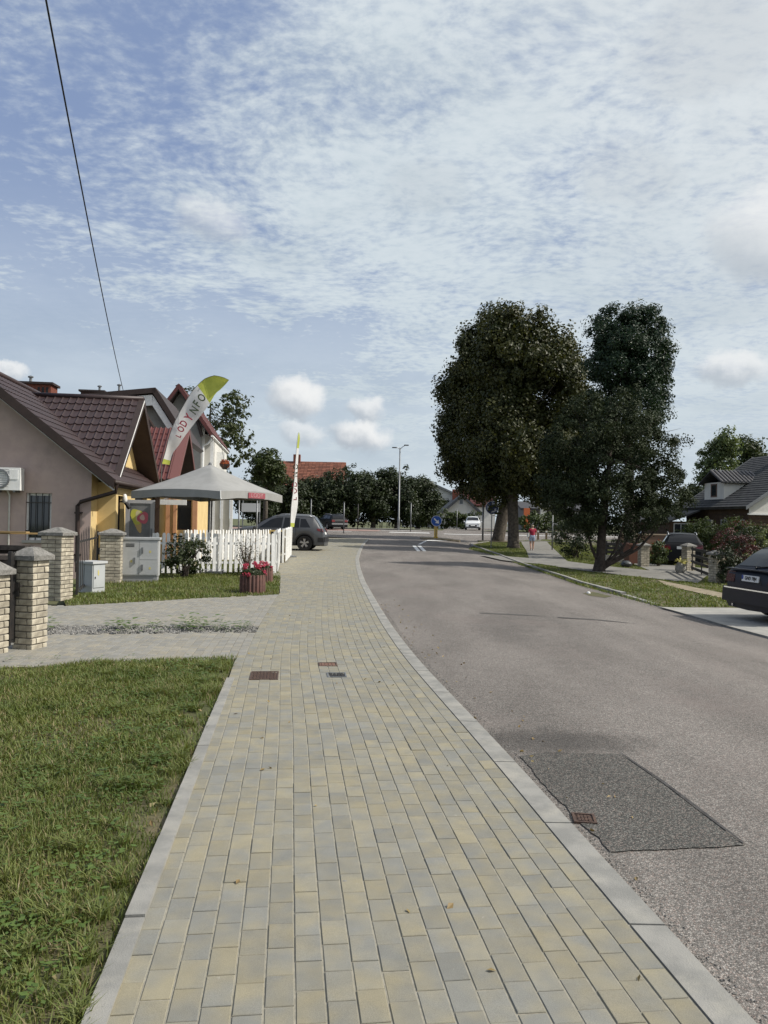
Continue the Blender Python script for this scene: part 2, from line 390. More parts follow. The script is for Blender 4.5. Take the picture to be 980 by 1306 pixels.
mb = MB()
xs = sorted(set([-500, -300, -200, -120] + list(range(-80, 81, 4)) + [120, 200, 300, 500] + [3.5, 4.5, 5.2, 6, 6.8])); ys = sorted(set([-80, -40, -20] + list(range(-10, 96, 3)) + [110, 150, 250, 400, 700]))
mb.v = [(x, y, g(x, y) - .13) for y in ys for x in xs]
for j in range(len(ys) - 1):
    for i in range(len(xs) - 1):
        a = j * len(xs) + i; mb.f.append((a, a + 1, a + len(xs) + 1, a + len(xs))); mb.m.append(0)
struct(put('ground', mesh_of(mb, ground_m)))

# road-side edge of the left kerb (world x for a given y)
KP = [G(px, py) for px, py in ((970, 1306), (858, 1186), (745, 1065), (640, 950), (565, 873), (530, 836), (500, 797), (481, 767), (466, 741), (460, 724), (458, 712), (461, 702), (465, 694), (472, 687))]
d0 = (KP[5] - KP[0]); d0 = d0 / d0.y
KXY = [(KP[0].x - d0.x * (KP[0].y + 6), -6.0)] + [(p.x, p.y) for p in KP]
print('KERB', [(round(a, 2), round(c, 2)) for a, c in KXY])
kx_ = np.array([p[0] for p in KXY]); ky_ = np.array([p[1] for p in KXY])
def Kx(y):                                # smoothed polyline
    return float(np.mean(np.interp(np.array([y - .8, y - .4, y, y + .4, y + .8]), ky_, kx_)))
YK1 = KXY[-1][1]
RO = -.045                                # road surface below the pavement
# right road edge
RK = PX((1080, 846), (985, 816), (925, 800), (860, 781), (833, 771.5), (790, 759.5), (740, 746), (710, 735.5), (675, 724), (636, 709), (615, 701.5), (602, 697), off=RO)
jx = [(14, 56.5), (60, 62), (60, 84), (24, 82), (30, 180), (16, 180), (6, 79), (-60, 77), (-60, 60), (-8, 58.5)]
yy = list(np.arange(-6, YK1, 1.5)) + [YK1]
road_poly = [(30, -6)] + [(12, 2)] + RK[1:] + [(RK[-1][0] + .25, RK[-1][1] + 3), (RK[-1][0] + 2.2, RK[-1][1] + 7)] + jx + [(Kx(y) - .02, y) for y in yy[::-1]]
struct(sheet('road', road_poly, RO, road_m, ymax=180))
# bus-bay style repair patch, dark asphalt
patch = PX((663, 966), (700, 960), (792, 963), (850, 1002), (948, 1078), (880, 1083), (778, 1088), (730, 1040), off=RO)
def ragged(P, amp, step, seed):
    r = random.Random(seed); out = []
    for a_, c_ in zip(P, P[1:] + P[:1]):
        n_ = max(1, int(math.hypot(c_[0] - a_[0], c_[1] - a_[1]) / step))
        for k_ in range(n_): out.append((a_[0] + (c_[0] - a_[0]) * k_ / n_ + r.gauss(0, amp), a_[1] + (c_[1] - a_[1]) * k_ / n_ + r.gauss(0, amp)))
    return out
sheet('road_patch', ragged(ragged(patch, .010, .12, 4), .003, .03, 3), RO + .006, patch_m)
stain_m = mat('tar_seam', (.035, .033, .032), .85, (.07, .067, .065), 12)
sheet('road_seam', PX((790, 961.5), (794, 962.5), (850, 1000), (903, 1040.5), (950, 1077.5), (947, 1077.5), (900, 1042), (848, 1002), off=RO), RO + .010, stain_m)
[sheet('road_crack', PX(*P_, off=RO), RO + .004, mat('crack_seal%d' % i_, (.075, .07, .066), .9)) for i_, P_ in enumerate((((612, 781.6), (655, 783.4), (700, 786.4), (655, 784.6), (612, 782.6)), ((712, 787), (770, 791), (816, 796), (770, 792), (712, 788))))]
def stain(P, m_, off):
    sheet('road_stain', P, off, m_)
def soft_mat(name, col, c, r, amt):
    m_ = bpy.data.materials.new(name); m_.use_nodes = True; t = m_.node_tree; t.nodes.clear(); q = NB(t)
    pos = q.n('ShaderNodeNewGeometry').outputs['Position']
    d = q.v('MULTIPLY', q.v('SUBTRACT', pos, (c[0], c[1], 0)), (1 / r[0], 1 / r[1], 0)); ln = q.v('LENGTH', d, out=1)
    f = q.m('MULTIPLY', q.ramp(q.m('ADD', ln, q.m('MULTIPLY', q.m('SUBTRACT', q.noise(pos, 4.0, 5, .65), .5), 1.1)), 1.0, .25), amt)
    f = q.m('MULTIPLY', f, q.ramp(q.noise(pos, 120.0, 2), .3, .5, .5, 1.0))
    pr = q.n('ShaderNodeBsdfPrincipled', ins={'Base Color': col + (1,), 'Roughness': .85, 'Alpha': f}); o = q.n('ShaderNodeOutputMaterial'); t.links.new(pr.outputs[0], o.inputs[0]); return m_
p = G(705, 945, RO); stain([(p.x - .9, p.y - .55), (p.x + 1.0, p.y - .55), (p.x + 1.0, p.y + .6), (p.x - .9, p.y + .6)], soft_mat('tar_stain', (.05, .047, .044), (p.x, p.y), (.85, .42), .38), RO + .003)
p = G(640, 800, RO); stain([(p.x - 2, p.y - 2.5), (p.x + 2, p.y - 2.5), (p.x + 2, p.y + 2.5), (p.x - 2, p.y + 2.5)], soft_mat('tyre_darkening', (.09, .083, .078), (p.x, p.y), (.7, 2.2), .22), RO + .002)
# far pavings
sheet('red_crossing', [(-34, 68.5), (-3.5, 68.2), (-.5, 68.6), (-.2, 73), (-4, 74.5), (-34, 75)], RO + .02, red_pave_m, parent=None)
sheet('far_pavement', [(-60, 75.6), (5.5, 77.0), (5.0, 80.5), (-60, 80)], .05, path_m)
for P_ in ([(-30, 67.4), (-2.8, 67.1), (-2.8, 67.7), (-30, 68.0)], [(.4, 66.4), (4, 66), (4, 67.6), (.6, 68)], [(5.2, 66), (26, 67.2), (26, 67.9), (5.2, 66.8)], [(-.6, 73.2), (3.6, 73.2), (3.6, 74), (-.6, 74)],
           PX((526, 696), (530.5, 696), (536.5, 703), (532, 703), off=RO), PX((532.5, 696), (537, 696), (544, 703), (539.5, 703), off=RO),
           PX((533, 694.5), (536.5, 694.5), (546, 689.5), (543, 689.5), off=RO), PX((545, 688.8), (585, 690.2), (586, 690.8), (545, 690), off=RO)):
    sheet('lane_marking', P_, RO + .008, line_m)

# ------------------------------------------------------------------ pavers
PW, PL = .100, .166
PAVH = .06
def paver_mesh(m_):
    q = MB().cbox((PW - .0070, PL - .0035, PAVH), .0022); return mesh_of(q, m_)
paver_me = paver_mesh(paver_m)
KW = .15                                   # kerb stone width
DR = 1.40 * .0                             # (unused)
def slope_x(y): return (Kx(y + .25) - Kx(y - .25)) / .5
LE = PX((105, 1306), (165, 1160), (215, 1042), (262, 928), (291, 861), (303, 837), (327, 804), (331, 798), (357, 757), (358, 737), (362, 719), (371, 712), (366, 705))
d1 = (Vector(LE[4]) - Vector(LE[0])); d1 = d1 / d1.y
LEXY = [(LE[0][0] - d1.x * (LE[0][1] + 3), -3.0)] + LE[:8]
def lex(y): return float(np.interp(y, [p[1] for p in LEXY], [p[0] for p in LEXY]))
walk_poly = [(Kx(y) - KW, y) for y in np.arange(-3, YK1 - .2, .8)] + [(Kx(YK1) - KW, YK1)] + [(-9, YK1), (-12, 44), (-12, 27), (-5.0, 26.9)] + PX((358, 737), (357, 757)) + PX((331, 798)) + [(p[0] + .03, p[1]) for p in LEXY[::-1][1:]]
drive_b = PX((58, 773.5), (85, 772.5), (356, 757.5), (331, 798), (327, 798), (57, 808.5), (58, 800)); drive_b = [(-9, drive_b[0][1] + .25)] + drive_b[1:-2] + [(-9, drive_b[-2][1] + .2)]
drive_a = PX((302, 838), (326, 806), (57, 829.5), (57, 838), (0, 851)); drive_b = [(p[0] + (.10 if p[0] > -3 else 0), p[1]) for p in drive_b]
drive_a = [(p[0] + .10, p[1]) for p in drive_a[:2]] + [ (-9, drive_a[2][1] + .15), (-9, drive_a[4][1] + .1), drive_a[4]]
strip = PX((329, 798), (328, 805.5), (57, 829.5), (40, 831), (40, 809.5), (57, 808.5))
strip = [strip[0], strip[1], (-9, strip[2][1] + .25), (-9, strip[5][1] + .2)]
lawn_near = [(p[0] - .0, p[1]) for p in LEXY if p[1] < 8.3] + PX((303, 837), (150, 843.5), (0, 852)) + [(-14, 8.1), (-14, -3)]
lawn_two = PX((85, 772.5), (356, 757.5), (358, 737), (357, 731)) + [(-5.3, 27.5), (-9.5, 27), (-7.2, 20)] + PX((88, 752), (80, 762))
LAYBED = .004
sheet('paving_bed', [(p[0], p[1]) for p in walk_poly], -LAYBED, joint_m)
sheet('drive_bed', drive_b, -LAYBED - .003, joint_m); sheet('drive_bed', drive_a, -LAYBED - .003, joint_m)
root_walk = struct(put('sidewalk', None)); root_drive = struct(put('driveway', None))
def z_tilt(x, y): return g(x, y)
frame_py = lambda p: (p - Vector((0, 0, HC)))
cov = [PX((318, 857), (355, 857), (354, 867), (318, 867)), PX((407, 845.5), (431, 845.5), (431, 850), (407, 850)), PX((417, 858.5), (443, 858.5), (443, 864), (417, 864))]
cand = []
ROWS = 165
for r in range(ROWS):
    off = KW + PW * (r + .5) + .004
    y = -1.2 + (random.random() * .3 + (r % 2) * .5) * PL
    while y < YK1 - .3:
        x = Kx(y) - off
        w = inpoly(walk_poly, x, y)
        d_ = False
        if not w and r > 8 and 6 < y < 24: d_ = inpoly(drive_b, x, y) or inpoly(drive_a, x, y)
        if (w or d_) and not any(inpoly(cv, x, y) for cv in cov):
            cand.append((x, y, 0 if w else 1, r))
        y += PL * (.985 + .03 * random.random())
# the pavers that show largest are objects, the rest one joined part
def in_frame(x, y):
    v = Vector((x, y, 0)) - Vector((0, 0, HC)); dpt = v.dot(fw)
    if dpt < .3: return False
    px = 490 + F * v.dot(rt) / dpt; py = 653 - F * v.dot(upv) / dpt
    return -15 < px < 995 and py < 1325
vis = sorted([c for c in cand if in_frame(c[0], c[1])], key=lambda c: c[0] ** 2 + c[1] ** 2)
big_set = set(); n0 = n1 = 0
for c in vis:
    if c[2] == 0 and n0 < 298: big_set.add(c); n0 += 1
    if c[2] == 1 and n1 < 290: big_set.add(c); n1 += 1
print('PAVERS', len(cand), len(vis), n0, n1)
paver_me_g = paver_mesh(paver_g)
top_def = []
J = [MB(), MB()]
bv = MB().cbox((PW - .0070, PL - .0035, PAVH), .0022)
bvn = np.array(bv.v); JV = [[], []]
for c in cand:
    x, y, k, r = c; far = (y > 9.5 and k == 0)
    a = -math.atan(slope_x(y)) ; dz = random.gauss(0, .0009)
    z = g(x, y) - PAVH + dz
    if c in big_set:
        o = bpy.data.objects.new('paver', paver_me if k == 0 else paver_me_g); COL.objects.link(o)
        o.parent = (root_walk, root_drive)[k]; o.location = (x, y, z)
        o.rotation_euler = (random.gauss(0, .004), random.gauss(0, .005), a + random.gauss(0, .004))
    else:
        ca, sa = math.cos(a), math.sin(a); sh = slope_x(y)
        V = bvn.copy(); X = V[:, 0] * ca - V[:, 1] * sa + x; Y = V[:, 0] * sa + V[:, 1] * ca + y
        Z = V[:, 2] + g_np(X, Y) - PAVH + dz + V[:, 0] * random.gauss(0, .005)
        JV[k].append(np.stack([X, Y, Z], 1))
def fast_mesh(verts, faces_flat, nper, mats, mi=None):
    me = bpy.data.meshes.new('mesh'); nf = len(faces_flat) // nper
    me.vertices.add(len(verts)); me.vertices.foreach_set('co', np.ascontiguousarray(verts, np.float32).ravel())
    me.loops.add(len(faces_flat)); me.loops.foreach_set('vertex_index', np.ascontiguousarray(faces_flat, np.int32))
    me.polygons.add(nf); me.polygons.foreach_set('loop_start', np.arange(nf, dtype=np.int32) * nper)
    for m_ in (mats if isinstance(mats, (list, tuple)) else [mats]): me.materials.append(m_)
    if mi is not None: me.polygons.foreach_set('material_index', np.ascontiguousarray(mi, np.int32))
    me.update(calc_edges=True); me.shade_flat(); return me
for k in (0, 1):
    if not JV[k]: continue
    Vv = np.concatenate(JV[k]); n = len(JV[k]); Fb = np.array(bv.f)
    Fv = (Fb[None] + (np.arange(n) * len(bvn))[:, None, None]).reshape(-1)
    o = put('paver_field', fast_mesh(Vv, Fv, 4, paver_m if k == 0 else paver_g), (root_walk, root_drive)[k]); o['kind'] = 'stuff'

# kerb stones (1 m long) along the road, edging along the lawn
root_k = struct(put('road_kerb', None))
y = -2.0
while y < YK1 - .8:
    L = 1.0; y1 = y + L; q = MB(); n = 4
    prof = [(0.0, -.14), (0.0, -.012), (-.012, 0.0), (-KW + .003, 0.0), (-KW + .003, -.14)]
    for i in range(n + 1):
        t = y + .006 + (L - .012) * i / n
        for (dx, dz) in prof: q.v.append((Kx(t) + dx, t, g(Kx(t), t) + dz + .002))
    for i in range(n):
        for j in range(4): a = i * 5 + j; q.f.append((a, a + 1, a + 6, a + 5)); q.m.append(0)
    q.f += [(0, 1, 2, 3, 4), tuple(n * 5 + j for j in range(5))[::-1]]; q.m += [0, 0]
    part('kerb_stone', q, kerb_m, root_k); y = y1
root_e = struct(put('lawn_edging', None))
e0 = Vector(LEXY[0]).to_3d(); pts = [Vector((p[0], p[1], 0)) for p in LEXY if p[1] < 8.45]
def along(pts, s):
    for a, c in zip(pts[:-1], pts[1:]):
        L = (c - a).length
        if s <= L: return a + (c - a) * (s / L), (c - a).normalized()
        s -= L
    return pts[-1], (pts[-1] - pts[-2]).normalized()
tot = sum((c - a).length for a, c in zip(pts[:-1], pts[1:])); s = 0.0
while s < tot - .2:
    a, t1 = along(pts, s + .004); c, t2 = along(pts, min(tot, s + .746)); q = MB(); lift = random.uniform(.004, .022)
    n1 = Vector((t1.y, -t1.x, 0)); n2 = Vector((t2.y, -t2.x, 0)); w = .075
    P = [a, a + n1 * w, c + n2 * w, c]
    vs = [(p.x, p.y, -.15) for p in P] + [(p.x, p.y, lift) for p in P]
    q.add(vs, [(4, 5, 6, 7), (0, 1, 5, 4), (1, 2, 6, 5), (2, 3, 7, 6), (3, 0, 4, 7)]); o = part('edging_stone', q, kerb_m, root_e)
    s += .75
# right kerb
root_r = struct(put('verge_kerb', None))
RP = [Vector((p[0], p[1], 0)) for p in RK[4:]] + [Vector((RK[-1][0] + .25, RK[-1][1] + 3, 0)), Vector((RK[-1][0] + 2.2, RK[-1][1] + 7, 0)), Vector((14, 56.5, 0)), Vector((34, 59, 0))]
tot = sum((c - a).length for a, c in zip(RP[:-1], RP[1:])); s = 0
while s < tot - .5:
    a, t1 = along(RP, s + .006); c, t2 = along(RP, s + .994); q = MB(); n1 = Vector((t1.y, -t1.x, 0)); n2 = Vector((t2.y, -t2.x, 0)); w = .14
    h = .085 if s > 1.0 else .03
    P = [a, a + n1 * w, c + n2 * w, c]; vs = [(p.x, p.y, g(p.x, p.y) - .2) for p in P] + [(p.x, p.y, g(p.x, p.y) + h - .03 + random.gauss(0, .006)) for p in P]
    q.add(vs, [(4, 5, 6, 7), (0, 1, 5, 4), (1, 2, 6, 5), (2, 3, 7, 6), (3, 0, 4, 7)]); part('kerb_stone', q, kerb_m, root_r); s += 1.0
# lower strip along the drive on the right
root_d = struct(put('dropped_kerb', None)); DPp = [Vector((p[0], p[1], 0)) for p in RK[:5]]
tot = sum((c - a).length for a, c in zip(DPp[:-1], DPp[1:])); s = 0
while s < tot - .5:
    a, t1 = along(DPp, s + .006); c, t2 = along(DPp, s + .994); q = MB(); n1 = Vector((t1.y, -t1.x, 0)); n2 = Vector((t2.y, -t2.x, 0)); w = .14
    P = [a, a + n1 * w, c + n2 * w, c]; vs = [(p.x, p.y, g(p.x, p.y) - .2) for p in P] + [(p.x, p.y, g(p.x, p.y) - .018) for p in P]
    q.add(vs, [(4, 5, 6, 7), (0, 1, 5, 4), (1, 2, 6, 5), (2, 3, 7, 6), (3, 0, 4, 7)]); part('kerb_stone', q, kerb_m, root_d); s += 1.0

# turf soil
near_soil = sheet('turf_soil', lawn_near, -.018, soil_m); sheet('turf_soil', lawn_two, -.02, soil_m)
sheet('gravel_strip', strip, -.02, gravel_m)
verge = RK[3:] + [(RK[-1][0] + .25, RK[-1][1] + 3), (RK[-1][0] + 2.2, RK[-1][1] + 7), (14, 56.5), (60, 60), (60, 8), (26, 6), (14, 9)] 
apron = PX((842, 774.5), (925, 774.5), (1100, 782), (1100, 850), (985, 815.5), (925, 799.5), (860, 780.5), off=-.03)
sheet('verge_soil', verge, .02 - .035, soil_m)
apron = RK[0:1] + RK[1:4] + PX((838, 772.5), (846, 773.8), (925, 774.6), (990, 776.5)) + [(26, 24), (27, 8)]
sheet('right_drive', apron, -.008, apron_m)
paths = [PX((664, 690), (697, 690), (712, 705), (724, 716), (770, 722), (830, 728), (905, 733), (890, 744), (800, 734.5), (740, 727.5), (690, 719.5), (640, 714.5), (612, 708), (640, 709), (675, 712), (672, 703)),
         PX((838, 739.5), (925, 757), (930, 765), (850, 747))]
sheet('verge_path', paths[0], .012, path_m); sheet('worn_track', paths[1], .004, dirt_m)
yard = [(26, 24)] + PX((905, 733), (830, 728), (800, 716)) + [(14, 31), (22, 33), (30, 27)]
sheet('yard_drive', yard, .008, path_m)

# ------------------------------------------------------------------ grass
def grass(name, poly, n, hmin, hmax, wid, off=-.03, zones=None, mats=None, avoid=(), dry=.08, seed=1, lean=.5, dens=None):
    r = np.random.default_rng(seed); P = np.array(poly)
    x0, y0 = P.min(0); x1, y1 = P.max(0)
    X = r.uniform(x0, x1, n * 3); Y = r.uniform(y0, y1, n * 3)
    k = inpoly_np(poly, X, Y)
    for av in avoid: k &= ~inpoly_np(av, X, Y)
    # patchy density
    den = .5 + .5 * np.sin(X * 2.1 + 1.3 * np.sin(Y * 1.7)) * np.sin(Y * 1.9 + 1.1 * np.sin(X * 2.6)) + .35 * np.sin(X * 7.1 + Y * 3.3) * np.sin(Y * 6.1 - X * 2)
    k &= r.uniform(0, 1, len(X)) < np.clip(.45 + .5 * den, .16, 1)
    if dens is not None: k &= r.uniform(0, 1, len(X)) < dens(X, Y)
    X, Y, den = X[k][:n], Y[k][:n], den[k][:n]; m_ = len(X)
    h = r.uniform(hmin, hmax, m_) * (.65 + .55 * np.clip(den, 0, 1.2)); w = wid * r.uniform(.6, 1.3, m_)
    az = r.uniform(0, 2 * np.pi, m_); ln = h * r.uniform(.1, 1.0, m_) * lean * 2; la = az + np.pi / 2 + r.normal(0, .5, m_)
    Z = g_np(X, Y) + off
    cx, sx = np.cos(az) * w / 2, np.sin(az) * w / 2; lx, ly = np.cos(la) * ln, np.sin(la) * ln
    v = np.zeros((m_, 5, 3))
    v[:, 0] = np.stack([X - cx, Y - sx, Z], 1); v[:, 1] = np.stack([X + cx, Y + sx, Z], 1)
    v[:, 2] = np.stack([X - cx * .8 + lx * .35, Y - sx * .8 + ly * .35, Z + h * .6], 1); v[:, 3] = np.stack([X + cx * .8 + lx * .35, Y + sx * .8 + ly * .35, Z + h * .6], 1)
    v[:, 4] = np.stack([X + lx, Y + ly, Z + h * .95], 1)
    fb = np.array([0, 1, 3, 0, 3, 2, 2, 3, 4]); fl = (fb[None] + (np.arange(m_) * 5)[:, None]).ravel()
    mi = np.repeat((r.uniform(0, 1, m_) < dry).astype(int), 3)
    o = put(name, fast_mesh(v.reshape(-1, 3), fl, 3, [grass_m, dry_m_], mi)); o['kind'] = 'stuff'; return o
dry_m_ = drygrass_m
bare = [PX((232, 905), (262, 892), (268, 905), (240, 915)), PX((165, 928), (180, 925), (182, 937), (166, 938))]
def dn(X, Y):
    e = np.interp(Y, [p[1] for p in LEXY], [p[0] for p in LEXY]); return np.clip((e - X) / .30, .30, 1)
view_near = [p for p in lawn_near if True]
grass('lawn_grass', [(lex(1.8), 1.8), (lex(4.8), 4.8), (-5.2, 4.8), (-3.0, 1.8)], 125000, .018, .060, .0055, -.020, seed=2, avoid=bare, dens=dn, dry=.20)
grass('lawn_grass', [(lex(4.8), 4.8)] + [p for p in LEXY if 4.8 < p[1] < 8.3] + PX((303, 837), (150, 843.5), (0, 852)) + [(-6.0, 8.6), (-5.6, 4.8)], 85000, .022, .070, .008, -.020, seed=3, avoid=bare, dens=dn, dry=.16)
grass('lawn_grass', lawn_two, 42000, .03, .085, .013, -.02, seed=4)
def vclip(P, y0, y1): return [p for p in P]
avoidv = [apron, paths[0], paths[1], yard]
grass('verge_grass', PX((598, 700), (636, 709.5), (675, 724), (710, 735.5), (740, 746.5), (790, 760), (833, 772), (846, 773.5), (935, 774), (940, 735), (880, 715), (800, 700), (700, 689), (612, 690)), 75000, .03, .08, .022, -.018, seed=5, avoid=avoidv)
tr_ = np.random.default_rng(77); TC = np.array([(lex(min(y, 8.2)) - (abs(tr_.normal(0, .25)) + .03 if i % 2 else abs(tr_.normal(0, 1.5)) + .1), y) for i, y in enumerate(tr_.uniform(2.0, 8.2, 110))]); TR = tr_.uniform(.02, .06, 110)
def tuft_d(X, Y):
    d = ((X[:, None] - TC[None, :, 0]) ** 2 + (Y[:, None] - TC[None, :, 1]) ** 2) ** .5 / TR[None]; return (d.min(1) < 1).astype(float)
grass('grass_tufts', [(lex(1.8) + .02, 1.8), (lex(5), 5), (lex(8.2), 8.2), (-5.2, 8.2), (-3.0, 1.8)], 200000, .04, .10, .006, -.020, seed=8, dens=tuft_d, dry=.12, lean=.9)
# broad-leaved weeds in the near lawn
def weeds(name, spots, seed, mats, size=.03, n=9, hgt=.06):
    r = np.random.default_rng(seed); V = []; Fc = []
    for (x, y, s_) in spots:
        for k in range(n):
            a = r.uniform(0, 6.28); L = size * s_ * r.uniform(.6, 1.4); d = np.array([math.cos(a), math.sin(a), 0]); pz = np.array([-d[1], d[0], 0])
            h = hgt * s_ * r.uniform(.2, 1); st_ = np.array([x, y, g(x, y) - .015 + h]) + d * L * r.uniform(.3, 1.6)
            t = r.uniform(-.2, .5); w = L * .55
            P = [st_, st_ + d * L * .5 + pz * w * .5 + np.array([0, 0, L * .25 * t]), st_ + d * L + np.array([0, 0, L * t * .3]), st_ + d * L * .5 - pz * w * .5 + np.array([0, 0, L * .25 * t])]
            o = len(V); V += P; Fc += [o, o + 1, o + 2, o + 3]
    o = put(name, fast_mesh(np.array(V), np.array(Fc), 4, mats)); o['kind'] = 'stuff'; return o
weed_m = leafmat('weed_leaf', (.055, .10, .018), (.12, .18, .04), .25)
sp = []
for _ in range(700):  # sign blue with shade put into the colour
    y = random.uniform(2.0, 8.3); x = lex(y) - abs(random.gauss(0, .9)) - .12
    sp.append((x, y, random.uniform(.5, 1.3)))  # arrow white greyed in the colour to look shaded
weeds('lawn_weeds', sp, 11, weed_m)
sp = []
P_ = strip
for _ in range(620):
    y = random.uniform(9, 13.5); x = random.uniform(-5.2, -1.8)
    if inpoly(strip, x, y) and math.sin(x * 5.0) + math.sin(x * 2.2 + 1) > -.1: sp.append((x, y, random.uniform(.7, 2.2)))
weeds('strip_weeds', sp, 12, weed_m, .045, 12, .09)
# loose gravel
ico = [(0, 0, 1), (.9, 0, -.3), (-.4, .8, -.3), (-.4, -.8, -.3)]
def pebbles(name, polys, n, smin, smax, m_, seed, off):
    r = np.random.default_rng(seed); V = []; base = np.array([(1, 0, 0), (-1, 0, 0), (0, 1, 0), (0, -1, 0), (0, 0, .8), (0, 0, -.6)]); fb = np.array([0, 2, 4, 2, 1, 4, 1, 3, 4, 3, 0, 4, 2, 0, 5, 1, 2, 5, 3, 1, 5, 0, 3, 5])
    P = np.array(polys); x0, y0 = P.min(0); x1, y1 = P.max(0); out = []
    while len(out) < n:
        x, y = r.uniform(x0, x1), r.uniform(y0, y1)
        if x > -5.6 and inpoly(polys, x, y):
            s_ = r.uniform(smin, smax); b_ = base * s_ * r.uniform(.6, 1.25, 3) + r.normal(0, s_ * .2, (6, 3)); a = r.uniform(0, 6.28)
            X = b_[:, 0] * math.cos(a) - b_[:, 1] * math.sin(a) + x; Y = b_[:, 0] * math.sin(a) + b_[:, 1] * math.cos(a) + y
            out.append(np.stack([X, Y, b_[:, 2] + g(x, y) + off], 1))
    fl = (fb[None] + (np.arange(n) * 6)[:, None]).ravel()
    o = put(name, fast_mesh(np.concatenate(out), fl, 3, m_)); o['kind'] = 'stuff'; return o
stone_m = mat('gravel_stone', (.15, .147, .14), .9, (.22, .212, .195), 30, island=.5)
pebbles('gravel', strip, 5200, .008, .028, stone_m, 5, -.012)

gut = [(Kx(y) + .005, y) for y in np.arange(1.6, 14, .6)] + [(Kx(y) + .10, y) for y in np.arange(14, 1.6, -.6)]
pebbles('gutter_grit', gut, 2600, .002, .006, stone_m, 9, RO + .002)
# ------------------------------------------------------------------ iron covers in the pavement and the gutter
rust_m = mat('rusty_iron', (.075, .05, .042), .75, (.12, .075, .055), 30, .4, 160, metal=.3)
def cover(label, poly, z, m_, rim_m, ribs=5, group='iron covers let into the paving'):
    c = sum((Vector(p) for p in poly), Vector((0, 0))) / len(poly)
    a = (Vector(poly[1]) - Vector(poly[0])); d = (Vector(poly[2]) - Vector(poly[1])); w, l = a.length, d.length; rz = math.atan2(a.y, a.x)
    t = thing('iron_cover', label, 'manhole cover', (c.x, c.y, z), rz, group)
    q = MB(); rw = .014
    q.bx(-w / 2, w / 2, -l / 2, -l / 2 + rw, -.05, .003).bx(-w / 2, w / 2, l / 2 - rw, l / 2, -.05, .003).bx(-w / 2, -w / 2 + rw, -l / 2 + rw, l / 2 - rw, -.05, .003).bx(w / 2 - rw, w / 2, -l / 2 + rw, l / 2 - rw, -.05, .003)
    part('cover_frame', q, rim_m, t)
    q = MB().bx(-w / 2 + rw + .003, w / 2 - rw - .003, -l / 2 + rw + .003, l / 2 - rw - .003, -.05, -.003); part('lid', q, m_, t)
    q = MB()
    for i in range(ribs):
        for j in range(ribs):
            x = (-.5 + (i + .5) / ribs) * (w - 2 * rw - .02); y = (-.5 + (j + .5) / ribs) * (l - 2 * rw - .02)
            q.box((x, y, -.0005), (w / ribs * .5, l / ribs * .5, .005), .4 * ((i + j) % 2))
    o = part('stud_pattern', q, m_, t); return t
def rect(P): return P
def rsq(px0, px1, py0, py1):
    a = G(px0, py1); c = G(px1, py1); e = G((px0 + px1) / 2, py0); L = e.y - a.y
    dx = slope_x(a.y) * 0
    u = Vector((1, .12)).normalized() * (c.x - a.x); v = Vector((-.12, 1)).normalized() * L
    o = Vector((a.x, a.y)); return [tuple(o), tuple(o + u), tuple(o + u + v), tuple(o + v)]
cover('large dark brown studded iron cover in the paving near the lawn corner', rsq(318, 355, 857, 867), .002, rust_m, rust_m, 7)
cover('small rust red iron cover farthest along the paving', rsq(407, 431, 845.5, 850), .002, mat('red_rust', (.16, .085, .06), .8, (.2, .12, .09), 20), rust_m, 4)
cover('small grey valve cover in the paving just behind the rust red one', rsq(418, 443, 858.5, 864), .002, dark_iron, metal_grey, 4)
a = G(742, 1045, RO)
cover('brown gully cover in the road beside the kerb at the dark patch', [(a.x - .055, a.y - .065), (a.x + .065, a.y - .08), (a.x + .08, a.y + .05), (a.x - .04, a.y + .065)], RO + .010, rust_m, rust_m, 4, None)
# crumbs on the pavement and road edge
for i, (px, py, s_) in enumerate(((440, 1124, .008), (195, 1032, .03), (730, 1071, .012), (706, 1016, .012), (72, 1256, .03), (520, 1233, .003))):
    p = G(px, py); q = MB()
    if s_ > .02: q.add([(-s_, 0, .004), (-s_ * .2, -s_ * .5, .012), (s_, 0, .010), (-s_ * .2, s_ * .55, .016), (0, 0, .003), (s_ * 1.3, .004, .014)], [(0, 1, 4), (1, 2, 4), (2, 3, 4), (3, 0, 4), (2, 5, 4)])
    else: q.lathe([(s_ * .3, -s_ * .2), (s_, .0), (s_ * .8, s_ * .4), (0, s_ * .55)], 7)
    o = part('pebble' if s_ < .02 else 'dry_leaf', q, (stone_m, drygrass_m)[1 if s_ > .02 else 0], None); o.location = (p.x, p.y, (.0 if s_ < .02 else .015) + (RO if px > 700 else 0)); o.rotation_euler = (0, 0, i * 1.3); o.scale = (1.5, .8, .6) if s_ < .02 else (1, 1, 1)
    tag(o, ['dark crumb of soil on the middle of the paving', 'dry curled leaf on the grass beside the edging', 'pale pebble on the kerb top by the gully cover', 'small white pebble in the gutter at the dark patch', 'dry leaf on the grass at the lower end of the lawn', 'dark speck of grit on the paving near the front'][i], 'pebble' if s_ < .02 else 'dry leaf')

r = random.Random(17); C, N = [], []
for _ in range(170):
    y = r.uniform(2, 15) ; k = r.random()
    x = lex(min(y, 8.2)) - abs(r.gauss(0, .6)) if k < .45 and y < 8.2 else (Kx(y) + r.uniform(.02, .5) if k < .75 else Kx(y) - r.uniform(.1, 2.0))
    C.append((x, y, g(x, y) + (.012 if k < .45 else RO + .006 if k < .75 else .005))); N.append((r.gauss(0, .15), r.gauss(0, .15), 1))
FALLEN = (C, N)
